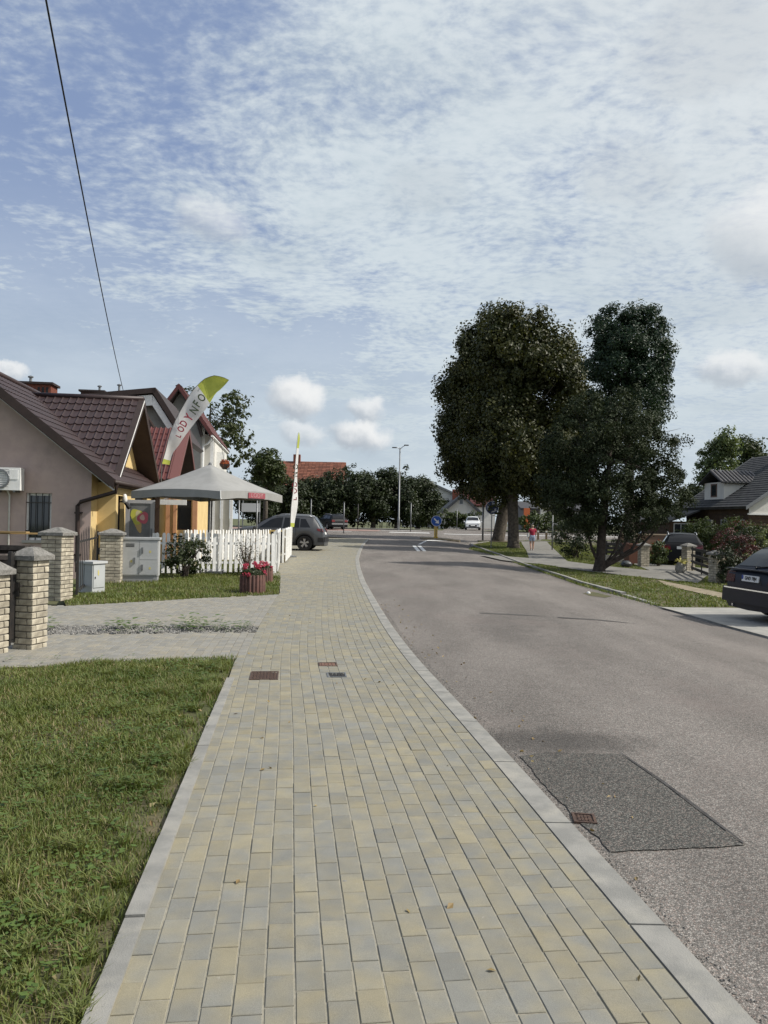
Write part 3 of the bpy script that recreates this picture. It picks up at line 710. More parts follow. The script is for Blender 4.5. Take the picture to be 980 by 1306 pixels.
# ================================================================== LEFT SIDE
pink_m = mat('pink_render', (.47, .365, .325), .92, (.42, .325, .295), 2.2, .4, 120, stain=((.33, .265, .24), 1.3, .7))
cream_m = mat('cream_render', (.66, .50, .24), .9, (.60, .45, .21), 2, .3, 120)
grey_render = mat('grey_render', (.36, .35, .325), .9, (.32, .31, .285), 1.5, .3, 100)
white_render = mat('white_render', (.66, .65, .60), .9, (.60, .59, .55), 1.5, .25, 100)
tile_m = mat('brown_metal_tile', (.036, .019, .018), .5, (.028, .015, .0145), 3, island=.10, spec=.5)
red_tile_m = mat('red_metal_tile', (.105, .026, .022), .5, (.080, .021, .018), 3, island=.12, spec=.5)
clay_m = mat('clay_tile', (.185, .070, .042), .85, (.14, .054, .034), 6, island=.35)
brown_m = mat('brown_trim', (.028, .017, .014), .55, (.036, .022, .018), 5)
soffit_m = mat('brown_soffit', (.040, .026, .021), .7, (.05, .033, .027), 4)
chim_m = mat('chimney_brick', (.20, .065, .04), .9, (.14, .045, .03), 14, .3, 60, island=.2)
orange_m = mat('orange_render', (.56, .30, .16), .85, (.50, .26, .14), 3)
class Frame:
    """house root in the street frame; geometry is written in street coordinates"""
    def __init__(s, name, label, cat, u, v, group=None):
        x, y = st(u, v); s.z = g(x, y); s.org = (u, v, s.z); s.t = thing(name, label, cat, (x, y, s.z), SA, group)
    def p(s, name, q, m_, parent=None, smooth=False, **k): return part(name, q, m_, parent or s.t, s.org, smooth, **k)
def holed(q, a0, a1, z0, z1, holes, plane, at, depth, mi=0):
    """wall rectangle with openings and reveals. plane 'v': faces -v at v=at (a is u); plane 'u': faces +u at u=at (a is v)"""
    A = sorted(set([a0, a1] + [h[0] for h in holes] + [h[1] for h in holes])); Z = sorted(set([z0, z1] + [h[2] for h in holes] + [h[3] for h in holes]))
    A = [a for a in A if a0 <= a <= a1]; Z = [z for z in Z if z0 <= z <= z1]
    P = (lambda a, d, z: (a, at + d, z)) if plane == 'v' else (lambda a, d, z: (at - d, a, z))
    for i in range(len(A) - 1):
        for j in range(len(Z) - 1):
            ca, cz = (A[i] + A[i + 1]) / 2, (Z[j] + Z[j + 1]) / 2
            if any(h[0] < ca < h[1] and h[2] < cz < h[3] for h in holes): continue
            q.add([P(A[i], 0, Z[j]), P(A[i + 1], 0, Z[j]), P(A[i + 1], 0, Z[j + 1]), P(A[i], 0, Z[j + 1])], [(0, 1, 2, 3)], mi)
    for h in holes:
        q.add([P(h[0], 0, h[2]), P(h[1], 0, h[2]), P(h[1], 0, h[3]), P(h[0], 0, h[3]), P(h[0], depth, h[2]), P(h[1], depth, h[2]), P(h[1], depth, h[3]), P(h[0], depth, h[3])],
              [(0, 1, 5, 4), (1, 2, 6, 5), (2, 3, 7, 6), (3, 0, 4, 7)], mi)
def window(fr, parent, a0, a1, z0, z1, plane, at, nx=2, nz=1, fm=None, fw_=.05, gm=None, d=.05, name='window', bars=0):
    """frame with mullions standing at depth 'at', glass behind it"""
    fm = fm or white_m; gm = gm or glass_m; q = MB()
    def bx(x0, x1, d0, d1, y0, y1):
        if plane == 'v': q.bx(x0, x1, at + d0, at + d1, y0, y1)
        else: q.bx(at - d1, at - d0, x0, x1, y0, y1)
    bx(a0, a1, 0, d, z0, z0 + fw_); bx(a0, a1, 0, d, z1 - fw_, z1); bx(a0, a0 + fw_, .001, d - .001, z0 + fw_, z1 - fw_); bx(a1 - fw_, a1, .001, d - .001, z0 + fw_, z1 - fw_)
    for i in range(1, nx):
        x = a0 + (a1 - a0) * i / nx; bx(x - fw_ * .4, x + fw_ * .4, .003, d - .003, z0 + fw_, z1 - fw_)
    for i in range(1, nz):
        z = z0 + (z1 - z0) * i / nz; bx(a0 + fw_, a1 - fw_, .006, d - .006, z - fw_ * .35, z + fw_ * .35)
    w = fr.p(name, q, fm, parent)
    q = MB()
    bx(a0 + fw_, a1 - fw_, d * .55, d * .7, z0 + fw_, z1 - fw_); fr.p('pane', q, gm, w)
    if bars:
        q = MB()
        for i in range(bars):
            x = a0 + (a1 - a0) * (i + .5) / bars; bx(x - .009, x + .009, -.05, -.032, z0, z1)
        for z in (z0 + .2 * (z1 - z0), z0 + .8 * (z1 - z0)): bx(a0, a1, -.055, -.046, z - .012, z + .012)
        fr.p('window_grille', q, dark_iron, w)
    return w
def tile_field(q, o, across, up, wid, length, tw, th, amp=.022, lip=.02, sub=5, clip=None, mi=0):
    """pressed metal tile sheet: waves across, steps up the slope"""
    o, across, up = Vector(o), Vector(across).normalized(), Vector(up).normalized(); n = across.cross(up).normalized()
    if n.z < 0: n = -n
    nc = int(wid / tw * sub); nr = max(1, int(round(length / th))); th = length / nr
    for r in range(nr):
        base = len(q.v)
        for e in (0, 1):
            for c in range(nc + 1):
                x = c * tw / sub; ph = (x / tw) % 1.0
                h = amp * max(0.0, math.cos((ph - .5) * 2 * math.pi)) ** 1.5 + .004
                sag = .035 * math.sin(ph * math.pi) if e == 0 else 0
                q.v.append(tuple(o + across * x + up * ((r + e) * th + (.012 if e else 0) - sag) + n * (h + (lip if e == 0 else 0))))
        for c in range(nc):
            a = base + c; cen = (Vector(q.v[a]) + Vector(q.v[a + nc + 2])) / 2
            if clip is None or clip(cen): q.f.append((a, a + 1, a + nc + 2, a + nc + 1)); q.m.append(mi)
            if r >= 0:
                pass
# ------------------------------------------------------------------ cream and pink cottage
V0 = 20.5; low = SL(145, 612, V=V0); apex = SL(-49, 455, V=V0); V1 = 30.6
H1 = Frame('cottage', 'cottage with pink gable wall, brown tiled roof and cream front', 'house', -5.23, 21)
uE, zE, uR, zR = low.x, low.z, apex.x, apex.z; sl = (zR - zE) / (uE - uR); uW = -5.23
uL = 2 * uR - uE; uWL = 2 * uR - uW
zWall = zE + (uE - uW) * sl - .20
win = (SL(32.5, 655, V=21).x, SL(65.5, 655, V=21).x, SL(50, 689, V=21).z, SL(50, 629, V=21).z)
bayV = 21.65; bayU = -4.74
q = MB(); zb = H1.z - .3
holed(q, uWL, uW, zb, zWall, [win], 'v', 21.0, .14, 0)
q.add([(uWL, 21, zWall), (uW, 21, zWall), (uR, 21, zR - .2)], [(0, 1, 2)], 0)
bays = [(SL(147.5, 650, U=bayU).y + .15, SL(152.5, 650, U=bayU).y, H1.z + .15, H1.z + 2.15)]
q.add([(uW, 21, zb), (uW, V1 - .6, zb), (uW, V1 - .6, zWall), (uW, 21, zWall)], [(0, 1, 2, 3)], 1)
q.add([(uWL, 21, zb), (uWL, V1 - .6, zb), (uWL, V1 - .6, zWall), (uWL, 21, zWall)], [(0, 3, 2, 1)], 1)
q.add([(uWL, V1 - .6, zb), (uW, V1 - .6, zb), (uW, V1 - .6, zWall), (uR, V1 - .6, zR - .2), (uWL, V1 - .6, zWall)], [(0, 1, 2, 3, 4)], 0)
H1.p('wall', q, [pink_m, cream_m])
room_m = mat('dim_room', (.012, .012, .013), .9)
window(H1, None, win[0], win[1], win[2], win[3], 'v', 21.09, 1, 1, white_m, .06, glass_m, .05, bars=4)
q = MB().bx(win[0] - .06, win[1] + .06, 20.94, 21.05, win[2] - .07, win[2] - .003); H1.p('window_sill', q, grey_render)
# bay with the shop front
q = MB(); bz = zE - .02
vB = SL(160, 650, U=bayU).y; vD = SL(197, 650, U=bayU).y
open_ = (SL(150.5, 650, U=bayU).y, SL(158.5, 650, U=bayU).y, H1.z + .1, H1.z + 2.1)
holed(q, bayV, 29.0, zb, bz, [open_, (24.2, 26.2, H1.z + .05, H1.z + 2.15), (26.7, 28.6, H1.z + .8, H1.z + 2.1)], 'u', bayU, .2, 0)
q.add([(uW, bayV, zb), (bayU, bayV, zb), (bayU, bayV, bz), (uW, bayV, bz)], [(0, 1, 2, 3)], 0)
q.add([(uW, 29, zb), (bayU, 29, zb), (bayU, 29, bz), (uW, 29, bz)], [(0, 3, 2, 1)], 0)
H1.p('bay_wall', q, cream_m)
window(H1, None, open_[0], open_[1], open_[2], open_[3], 'u', bayU - .12, 1, 1, brown_m, .04)
window(H1, None, 26.7, 28.6, H1.z + .8, H1.z + 2.1, 'u', bayU - .12, 2, 1, white_m, .06)
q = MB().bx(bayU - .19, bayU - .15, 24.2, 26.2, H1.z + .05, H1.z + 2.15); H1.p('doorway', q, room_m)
# main roof
T = .20; nrm = Vector((sl, 0, 1)).normalized()
q = MB().slab([(uE, V0, zE), (uE, V1, zE), (uR, V1, zR), (uR, V0, zR)], T, 0, 1, nrm); roof = H1.p('roof', q, [tile_m, soffit_m])
q = MB().slab([(uL, V0, zE), (uL, V1, zE), (uR - .01, V1, zR), (uR - .01, V0, zR)], T, 0, 1, Vector((-sl, 0, 1)).normalized()); H1.p('roof', q, [tile_m, soffit_m])
q = MB(); tile_field(q, (uE, V0 + .12, zE), (0, 1, 0), (uR - uE, 0, zR - zE), V1 - V0 - .3, math.hypot(uR - uE, zR - zE) - .12, .23, .35)
o = H1.p('tile_sheet', q, tile_m, roof, 40); o['kind'] = 'stuff'
q = MB()
for s_ in (1,):
    q.slab([(uE + .02, V0 - .035, zE + .03), (uR, V0 - .035, zR + .03), (uR, V0 - .035, zR - .24), (uE + .02, V0 - .035, zE - .24)], .03, 0, None, (0, -1, 0))
    q.slab([(uL - .02, V0 - .035, zE + .03), (uR - .003, V0 - .035, zR + .03), (uR - .003, V0 - .035, zR - .24), (uL - .02, V0 - .035, zE - .24)], .03, 0, None, (0, -1, 0))
H1.p('barge_board', q, brown_m)
q = MB().slab([(uE - .02, 20.97, zE - .27), (uR, 20.97, zR - .27), (uR, 20.97, zR - .335), (uE - .02, 20.97, zE - .335)], .05, 0, None, (0, -1, 0)); H1.p('rake_trim', q, white_m)
q = MB().tube([(uR, V0, zR + .02), (uR, V1, zR + .02)], .09, 8); H1.p('ridge_cap', q, tile_m, roof, True)
# gutter and downpipe
gx = uE + .03
q = MB().tube([(gx, V0 + .02, zE - .06), (gx, V1, zE - .05)], .065, 8); H1.p('gutter', q, brown_m, None, True)
dp = [SL(134, 615, V=20.78), SL(133, 622, V=20.8), SL(103, 640, V=20.88), SL(99, 645, V=20.9), SL(98, 700, V=20.9)]
dp[0] = Vector((gx, V0 + .2, zE - .10)); dp[1] = Vector((gx - .02, V0 + .24, zE - .30)); x5 = dp[3].x; dp.append(Vector((x5 + .03, 20.9, H1.z + .05)))
q = MB().tube([dp[0], dp[1], dp[2], dp[3], dp[5]], .055, 8)
for z in (1.6, .5): q.box((x5 + .02, 20.92, H1.z + z), (.17, .14, .05))
H1.p('downpipe', q, brown_m, None, 50)
# wall dormer, one tile after the other on the slope that faces us
dU = -4.75; pk = SL(183, 510, U=dU); lb = SL(150, 612, U=dU); dzp = pk.z; dV = pk.y; half = dV - lb.y; dz0 = lb.z
ridge_back = uE - (dzp - zE) / sl - .15
q = MB(); nn = Vector((0, -(dzp - dz0), half)).normalized()
q.slab([(dU, dV - half, dz0), (dU, dV, dzp), (ridge_back, dV, dzp), (dU - .3, dV - half, dz0)], .16, 0, 1, nn)
q.slab([(dU, dV + half, dz0), (dU, dV + .003, dzp), (ridge_back, dV + .003, dzp), (dU - .3, dV + half, dz0)], .16, 0, 1, Vector((0, (dzp - dz0), half)).normalized())
dr = H1.p('dormer_roof', q, [tile_m, soffit_m])
L = math.hypot(half, dzp - dz0); upd = Vector((0, half, dzp - dz0)).normalized(); nd = Vector((-1, 0, 0)).cross(upd).normalized()
if nd.z < 0: nd = -nd
tw, th = .235, L / 11
tq = MB(); ns = 6
for e in (0, 1):
    for c in range(ns + 1):
        ph = c / ns; h = .030 * math.exp(-((ph - .12) / .12) ** 2) + .008 * math.sin(ph * math.pi) + .006
        sag = -.045 * math.sin(min(1, max(0, (ph - .2) / .8)) * math.pi) if e == 0 else 0
        tq.v.append((ph * tw, sag + e * (th + .012), h + (.030 if e == 0 else .0)))
for c in range(ns + 1):
    ph = c / ns; sag = -.045 * math.sin(min(1, max(0, (ph - .2) / .8)) * math.pi); tq.v.append((ph * tw, sag, 0))
for c in range(ns): tq.f += [(c, c + 1, ns + 2 + c, ns + 1 + c), (2 * ns + 2 + c, 2 * ns + 3 + c, c + 1, c)]; tq.m += [0, 0]
tme = mesh_of(tq, tile_m, (0, 0, 0), 50, fix=False)
ntile = 0; rest = MB()
for r_ in range(11):
    for c in range(60):
        u = dU - .13 - (c + 1) * tw; pz = Vector((u, dV - half, dz0)) + upd * (r_ * th)
        zmain = zE + (uE - (u + tw)) * sl
        if pz.z + (dzp - dz0) / 11 * 1.2 < zmain or u < ridge_back - .2: continue
        o = bpy.data.objects.new('roof_tile', tme); COL.objects.link(o); o.parent = dr
        M3 = Matrix((Vector((1, 0, 0)), upd, nd)).transposed(); o.matrix_basis = Matrix.Translation(pz - Vector(H1.org)) @ M3.to_4x4(); ntile += 1
print('TILES', ntile)
q = MB().tube([(dU + .01, dV, dzp + .03), (ridge_back, dV, dzp + .03)], .09, 8); H1.p('ridge_cap', q, tile_m, dr, True)
q = MB()
for s_ in (-1, 1):
    q.slab([(dU + .04, dV, dzp + .05), (dU + .04, dV + s_ * (half + .03), dz0 + .03), (dU + .04, dV + s_ * (half + .03), dz0 - .20), (dU + .04, dV, dzp - .24)], .035, 0, None, (1, 0, 0))
    a = Vector((dU + .03, dV + s_ * .02, dzp + .035)); c = Vector((dU + .03, dV + s_ * (half + .05), dz0 + .015)); dd = Vector((-.16, 0, 0))
    q.slab([a, c, c + dd, a + dd], .03, 0, None, Vector((0, s_ * (dzp - dz0), half)).normalized())
H1.p('verge_board', q, brown_m, dr)
q = MB().slab([(dU + .052, dV - .03, dzp - .02), (dU + .052, dV - half, dz0 + .01), (dU + .052, dV - half, dz0 - .03), (dU + .052, dV - .03, dzp - .07)], .012, 0, None, (1, 0, 0)); H1.p('rake_trim', q, white_m, dr)
gw = dU - .62; zg_ = zE + (uE - gw) * sl
kk = (zg_ - dz0) / (dzp - dz0); hw = half * (1 - kk) 
q = MB().add([(gw, dV - hw - .05, zg_ - .1), (gw, dV + hw + .05, zg_ - .1), (gw, dV, dzp - .17)], [(0, 1, 2)]); H1.p('dormer_wall', q, cream_m)
# air conditioner, cables
ac = Frame('air_conditioner', 'white air conditioner unit on the pink gable wall', 'air conditioner', SL(8, 625, V=20.75).x, 20.75)
a0, a1 = SL(-14, 610, V=20.6), SL(25, 625, V=20.6); zt, zb2 = SL(8, 596, V=20.6).z, SL(8, 625, V=20.6).z
q = MB().bx(a0.x, a1.x, 20.62, 20.93, zb2, zt); ac.p('casing', q, white_m)
q = MB().lathe([(.24, .01), (.25, -.005), (.24, -.02), (.2, -.022)], 20, ((a0.x + a1.x) / 2 - .12, 20.61, (zt + zb2) / 2), 'y', 0, False); ac.p('fan_ring', q, metal_grey)
q = MB()
for i in range(9): q.bx((a0.x + a1.x) / 2 - .33, (a0.x + a1.x) / 2 + .10, 20.588, 20.594, zb2 + .08 + i * .055, zb2 + .09 + i * .055)
ac.p('fan_grille', q, metal_grey)
q = MB().bx(a1.x - .26, a1.x - .05, 20.607, 20.618, zt - .3, zt - .06); ac.p('side_panel', q, white_m)
q = MB()
for xx in (a0.x + .15, a1.x - .15): q.bx(xx - .02, xx + .02, 20.63, 20.998, zb2 - .05, zb2 - .003)
ac.p('bracket', q, metal_grey)
px_ = SL(12, 640, V=20.95).x
q = MB().tube([(px_, 20.8, zb2 - .02), (px_, 20.95, zb2 - .12), (px_, 20.96, H1.z)], .022, 6); ac.p('drain_pipe', q, white_m, None, True)
# chimney stacks behind the ridges
def chimney(fr, px0, px1, pyt, pyb, V, name='chimney', m_=None, pipe=None, parent=None):
    a = SL(px0, pyt, V=V); c = SL(px1, pyb, V=V); w = c.x - a.x
    q = MB().bx(a.x, c.x, V, V + w * .75, c.z, a.z); o = fr.p(name, q, m_ or chim_m, parent)
    q = MB().bx(a.x - .08, c.x + .08, V - .08, V + w * .75 + .08, a.z, a.z + .08); fr.p('chimney_cap', q, brown_m, o)
    q = MB()
    for i in range(3): q.bx(a.x + w * (.55 + .14 * i), a.x + w * (.63 + .14 * i), V - .004, V + .01, a.z - .32, a.z - .1)
    fr.p('flue_opening', q, black_m, o)
    if pipe:
        p_ = SL(pipe, pyt, V=V + .3); q = MB().tube([(p_.x, V + .3, a.z), (p_.x, V + .3, a.z + .28)], .05, 8); q.lathe([(.1, a.z + .28), (.1, a.z + .32), (0, a.z + .36)], 8, (p_.x, V + .3, 0)); fr.p('flue_pipe', q, metal_grey, o)
    return o
chimney(H1, 27, 64, 489, 540, 29.2, pipe=39, parent=roof)
# glass door with the ice-cream sticker, standing open
a = SL(160, 660, V=22.6); c = SL(197, 660, V=22.6); zt = SL(178, 637.5, V=22.6).z; dz = H1.z + .05
dr_ = Frame('shop_door', 'open grey glass door with an ice cream sticker, in front of the cottage', 'door', a.x, 22.6)
fm = mat('grey_frame', (.46, .46, .47), .5); gl = mat('frosted_glass', (.16, .165, .17), .25, (.22, .22, .22), 3)
q = MB().bx(a.x, c.x, 22.58, 22.64, zt - .10, zt).bx(a.x, a.x + .11, 22.581, 22.639, dz, zt - .1).bx(c.x - .11, c.x, 22.581, 22.639, dz, zt - .1).bx(a.x + .11, c.x - .11, 22.58, 22.64, dz, dz + .25)
dd = dr_.p('door_frame', q, fm)
q = MB().bx(a.x + .11, c.x - .11, 22.60, 22.62, dz + .25, zt - .1); dr_.p('pane', q, gl)
q = MB().bx(c.x - .09, c.x - .05, 22.53, 22.58, dz + .95, dz + 1.15); dr_.p('handle', q, metal_grey, dd)
def blob(cx, cz, rx, rz, y, n=22, wob=.12, rot=0, seed=0):
    r = random.Random(seed); o = []
    for i in range(n):
        an = 2 * math.pi * i / n; k = 1 + wob * math.sin(3 * an + seed) + .06 * r.uniform(-1, 1); x, z = rx * k * math.cos(an), rz * k * math.sin(an)
        o.append((cx + x * math.cos(rot) - z * math.sin(rot), cz + x * math.sin(rot) + z * math.cos(rot)))
    return o
cx = SL(179, 662, V=22.6).x; cz = SL(179, 660, V=22.6).z
for nm, col, dx, dz_, rx, rz_, rot, lay in (('sticker_cone', (.60, .42, .18), -.05, -.22, .09, .20, .25, 0), ('sticker_swirl', (.62, .60, .10), -.10, .03, .17, .22, .2, 1), ('sticker_scoop', (.70, .62, .35), -.04, .04, .10, .15, .1, 2), ('sticker_berry', (.60, .13, .18), .08, -.01, .15, .17, -.5, 3), ('sticker_cream', (.72, .52, .45), .06, .00, .07, .08, 0, 4)):
    y = 22.596 - .0015 * lay; q = MB().prism(blob(cx + dx, cz + dz_, rx, rz_, 0, seed=lay, rot=rot), 'y', y, y - .001); dr_.p(nm, q, mat(nm, col, .5))
# wall lamp beside the door
lp = SL(160, 640, V=22.4); wl = Frame('wall_lamp', 'white and black lamp above the open glass door of the cottage', 'lamp', lp.x, 22.4)
q = MB().lathe([(.03, .12), (.06, .06), (.075, -.05), (.05, -.13), (0, -.14)], 12, (lp.x - .02, 22.4, lp.z + .1)); wl.p('lamp_shade', q, white_m, None, True)
q = MB().tube([(lp.x, 22.42, lp.z - .02), (lp.x + .12, 22.4, lp.z - .18)], [.05, .06], 8); q.tube([(lp.x, 22.4, lp.z), (lp.x - .1, 22.45, lp.z), (lp.x - .3, 22.5, lp.z)], .02, 6); wl.p('lamp_head', q, black_m)

# orange pillared ice-cream front, white valance
sh = Frame('shop_front', 'orange and cream kiosk front with big window behind the parasol', 'shop', SL(215, 660, V=27).x, 27)
q = MB()
zt = SL(230, 634, V=27).z + .35; z0 = sh.z
wnd = (SL(226, 660, V=27).x, SL(244, 660, V=27).x, SL(235, 676, V=27).z, zt - .45)
holed(q, SL(198, 660, V=27).x, SL(252, 660, V=27).x, z0, zt, [wnd], 'v', 27.0, .15)
xr = SL(252, 660, V=27).x; xl = SL(198, 660, V=27).x
q.add([(xr, 27, z0), (xr, 31, z0), (xr, 31, zt), (xr, 27, zt)], [(0, 1, 2, 3)]); q.add([(xl, 27, zt), (xr, 27, zt), (xr, 31, zt), (xl, 31, zt)], [(0, 1, 2, 3)]); sh.p('wall', q, cream_m)
window(sh, None, wnd[0], wnd[1], wnd[2], wnd[3], 'v', 27.1, 1, 1, brown_m, .04)
for p0, p1, m_ in ((211.5, 216.5, orange_m), (221, 225, orange_m), (245.5, 251.5, orange_m)):
    q = MB().bx(SL(p0, 660, V=26.9).x, SL(p1, 660, V=26.9).x, 26.88, 26.995, z0, zt - .05); sh.p('pilaster', q, m_)
q = MB().bx(SL(198, 660, V=26.9).x, SL(203, 660, V=26.9).x, 26.86, 26.995, z0, zt - .1); sh.p('door_post', q, brown_m)
va = SL(204.5, 637, V=25.6); vc = SL(238, 645, V=25.6)
q = MB().bx(va.x, vc.x, 25.55, 25.62, vc.z + .02, va.z); sg = sh.p('sign_panel', q, white_m)
q = MB().tube([(va.x + .1, 25.6, va.z), (va.x + .1, 26.95, va.z + .1)], .02).tube([(vc.x - .1, 25.6, va.z), (vc.x - .1, 26.95, va.z + .1)], .02); sh.p('bracket', q, metal_grey, sg)

# ------------------------------------------------------------------ second house: dark roof, white boards, red dormer
V2 = 33.5
H2 = Frame('pale_house', 'pale house with dark roof, white boards and a red tiled dormer', 'house', SL(160, 600, V=V2).x, V2)
pk = SL(198, 494, V=V2); lf = SL(60, 506, V=V2); rb = SL(240, 560, V=V2)
q = MB(); Dp = 1.0
q.slab([(lf.x, V2, lf.z), (pk.x, V2, pk.z), (pk.x, V2 + 6, pk.z), (lf.x, V2 + 6, lf.z)], .22, 0, 0, Vector((-(pk.z - lf.z), 0, pk.x - lf.x)).normalized())
q.slab([(pk.x + .01, V2, pk.z), (rb.x, V2, rb.z), (rb.x, V2 + 6, rb.z), (pk.x + .01, V2 + 6, pk.z)], .22, 0, 0, Vector((pk.z - rb.z, 0, rb.x - pk.x)).normalized())
r2 = H2.p('roof', q, brown_m)
q = MB()   # white barge boards and soffit
q.slab([(lf.x, V2 + .1, lf.z - .26), (pk.x - .12, V2 + .1, pk.z - .30), (pk.x - .12, V2 + .1, pk.z - .75), (lf.x, V2 + .1, lf.z - .62)], .05, 0, None, (0, -1, 0))
q.slab([(pk.x - .1, V2 + .1, pk.z - .33), (rb.x - .2, V2 + .1, rb.z - .15), (rb.x - .5, V2 + .1, rb.z - .15), (pk.x - .12, V2 + .1, pk.z - .75)], .05, 0, None, (0, -1, 0)); H2.p('barge_board', q, white_m)
q = MB().prism([(lf.x, H2.z - .2), (rb.x - .5, H2.z - .2), (rb.x - .5, rb.z - .1), (pk.x - .15, pk.z - .5), (lf.x, lf.z - .3)], 'y', V2 + .6, V2 + 5.6); H2.p('wall', q, grey_render)
q = MB().slab([(pk.x - .55, V2 - .55, pk.z - .75), (rb.x - .75, V2 - .55, rb.z - .55), (rb.x - .75, V2 + .05, rb.z - .55), (pk.x - .55, V2 + .05, pk.z - .75)], .14, 0, None, Vector((pk.z - rb.z, 0, rb.x - pk.x)).normalized()); H2.p('lower_rafter', q, brown_m, r2)
chimney(H2, 103, 131, 499, 530, V2 + 2.2, pipe=127, parent=r2, m_=mat('dark_brick', (.07, .035, .03), .9, (.05, .028, .024), 12))
fp = SL(152, 498, V=V2 + 2); q = MB().tube([(fp.x, V2 + 2, fp.z - .4), (fp.x, V2 + 2, fp.z + .22)], .05, 8).lathe([(.1, fp.z + .22), (.1, fp.z + .26), (0, fp.z + .3)], 8, (fp.x, V2 + 2, 0)); H2.p('flue_pipe', q, metal_grey, r2)
# red wall dormer
dU2 = SL(235, 600, V=31).x; pk2 = SL(241, 547, U=dU2); lb2 = SL(226, 612, U=dU2); h2 = pk2.y - lb2.y; bk = SL(186, 545, V=pk2.y).x
q = MB()
upv_ = Vector((0, h2, pk2.z - lb2.z)); ln2 = upv_.length
for s_ in (-1, 1):
    q.slab([(dU2, pk2.y + .002 * s_, pk2.z), (dU2, pk2.y + s_ * h2, lb2.z), (bk, pk2.y + s_ * h2, lb2.z), (bk, pk2.y + .002 * s_, pk2.z)], .14, 0, 1, Vector((0, s_ * (pk2.z - lb2.z), h2)).normalized())
dr2 = H2.p('dormer_roof', q, [red_tile_m, soffit_m])
q = MB(); n_ = int((dU2 - bk) / .19); un = upv_.normalized(); nn = Vector((0, -un.z, un.y))
for i in range(n_):
    x = dU2 - .35 - i * .19
    a = Vector((x, lb2.y, lb2.z)) + nn * .015; c = Vector((x, pk2.y, pk2.z)) + nn * .015; q.tube([a, c], .042, 6, cap=False)
    rr = MB()
for k in range(1, 8):
    pz = Vector((0, lb2.y, lb2.z)) + upv_ * (k / 8) + nn * .012; q.box(((dU2 - .3 + bk) / 2, pz.y, pz.z), (dU2 - .3 - bk, .03, .02))
o = H2.p('tile_rib', q, red_tile_m, dr2, 50); o['kind'] = 'stuff'
q = MB()
for s_ in (-1, 1):
    q.slab([(dU2 + .03, pk2.y, pk2.z + .04), (dU2 + .03, pk2.y + s_ * h2, lb2.z + .04), (dU2 - .30, pk2.y + s_ * h2, lb2.z + .04), (dU2 - .30, pk2.y, pk2.z + .04)], .06, 0, None, Vector((0, s_ * (pk2.z - lb2.z), h2)).normalized())
    q.slab([(dU2 + .04, pk2.y, pk2.z + .02), (dU2 + .04, pk2.y + s_ * h2, lb2.z + .02), (dU2 + .04, pk2.y + s_ * h2, lb2.z - .18), (dU2 + .04, pk2.y, pk2.z - .22)], .03, 0, None, (1, 0, 0))
H2.p('verge_board', q, mat('pink_red_trim', (.15, .060, .053), .5), dr2)
q = MB().add([(dU2 - .7, lb2.y, lb2.z - .2), (dU2 - .7, 2 * pk2.y - lb2.y, lb2.z - .2), (dU2 - .7, pk2.y, pk2.z - .2)], [(0, 1, 2)]).bx(bk, dU2 - .71, lb2.y + .25, 2 * pk2.y - lb2.y - .25, H2.z, lb2.z - .05); H2.p('dormer_wall', q, brown_m)

# ------------------------------------------------------------------ third house: grey gable, red roof, balcony
V3 = 43.0
H3 = Frame('grey_house', 'grey house with red tiled roof, balcony and white veranda panels', 'house', SL(250, 600, V=V3).x, V3)
pk = SL(228, 489, V=V3); rb = SL(272, 554, V=V3); s3 = (pk.z - rb.z) / (rb.x - pk.x); uWr = rb.x - .75; uLl = pk.x - (rb.x - pk.x)
V3e = V3 + 11
q = MB()
q.slab([(rb.x, V3, rb.z), (rb.x, V3e, rb.z), (pk.x, V3e, pk.z), (pk.x, V3, pk.z)], .22, 0, 1, Vector((s3, 0, 1)).normalized()); r3 = H3.p('roof', q, [red_tile_m, brown_m])
q = MB().slab([(uLl, V3, rb.z), (uLl, V3e, rb.z), (pk.x - .01, V3e, pk.z), (pk.x - .01, V3, pk.z)], .22, 0, 1, Vector((-s3, 0, 1)).normalized()); H3.p('roof', q, [red_tile_m, brown_m])
q = MB(); tile_field(q, (rb.x, V3 + .1, rb.z), (0, 1, 0), (pk.x - rb.x, 0, pk.z - rb.z), V3e - V3 - .2, math.hypot(pk.x - rb.x, pk.z - rb.z), .24, .36, sub=4); o = H3.p('tile_sheet', q, red_tile_m, r3, 40); o['kind'] = 'stuff'
q = MB()
q.slab([(rb.x, V3 - .04, rb.z), (pk.x, V3 - .04, pk.z), (pk.x, V3 - .04, pk.z - .3), (rb.x, V3 - .04, rb.z - .3)], .035, 0, None, (0, -1, 0)); q.slab([(uLl, V3 - .04, rb.z), (pk.x - .003, V3 - .04, pk.z), (pk.x - .003, V3 - .04, pk.z - .3), (uLl, V3 - .04, rb.z - .3)], .035, 0, None, (0, -1, 0)); H3.p('barge_board', q, red_tile_m, r3)
uB = SL(257, 580, V=V3 + .8).x; zf = SL(260, 617, V=V3 + .8).z
q = MB().prism([(uLl + .7, H3.z - .2), (uB, H3.z - .2), (uB, rb.z + (rb.x - uB) * s3 - .3), (pk.x, pk.z - .3), (uLl + .7, rb.z + .3)], 'y', V3 + .8, V3e - .6); H3.p('wall', q, grey_render)
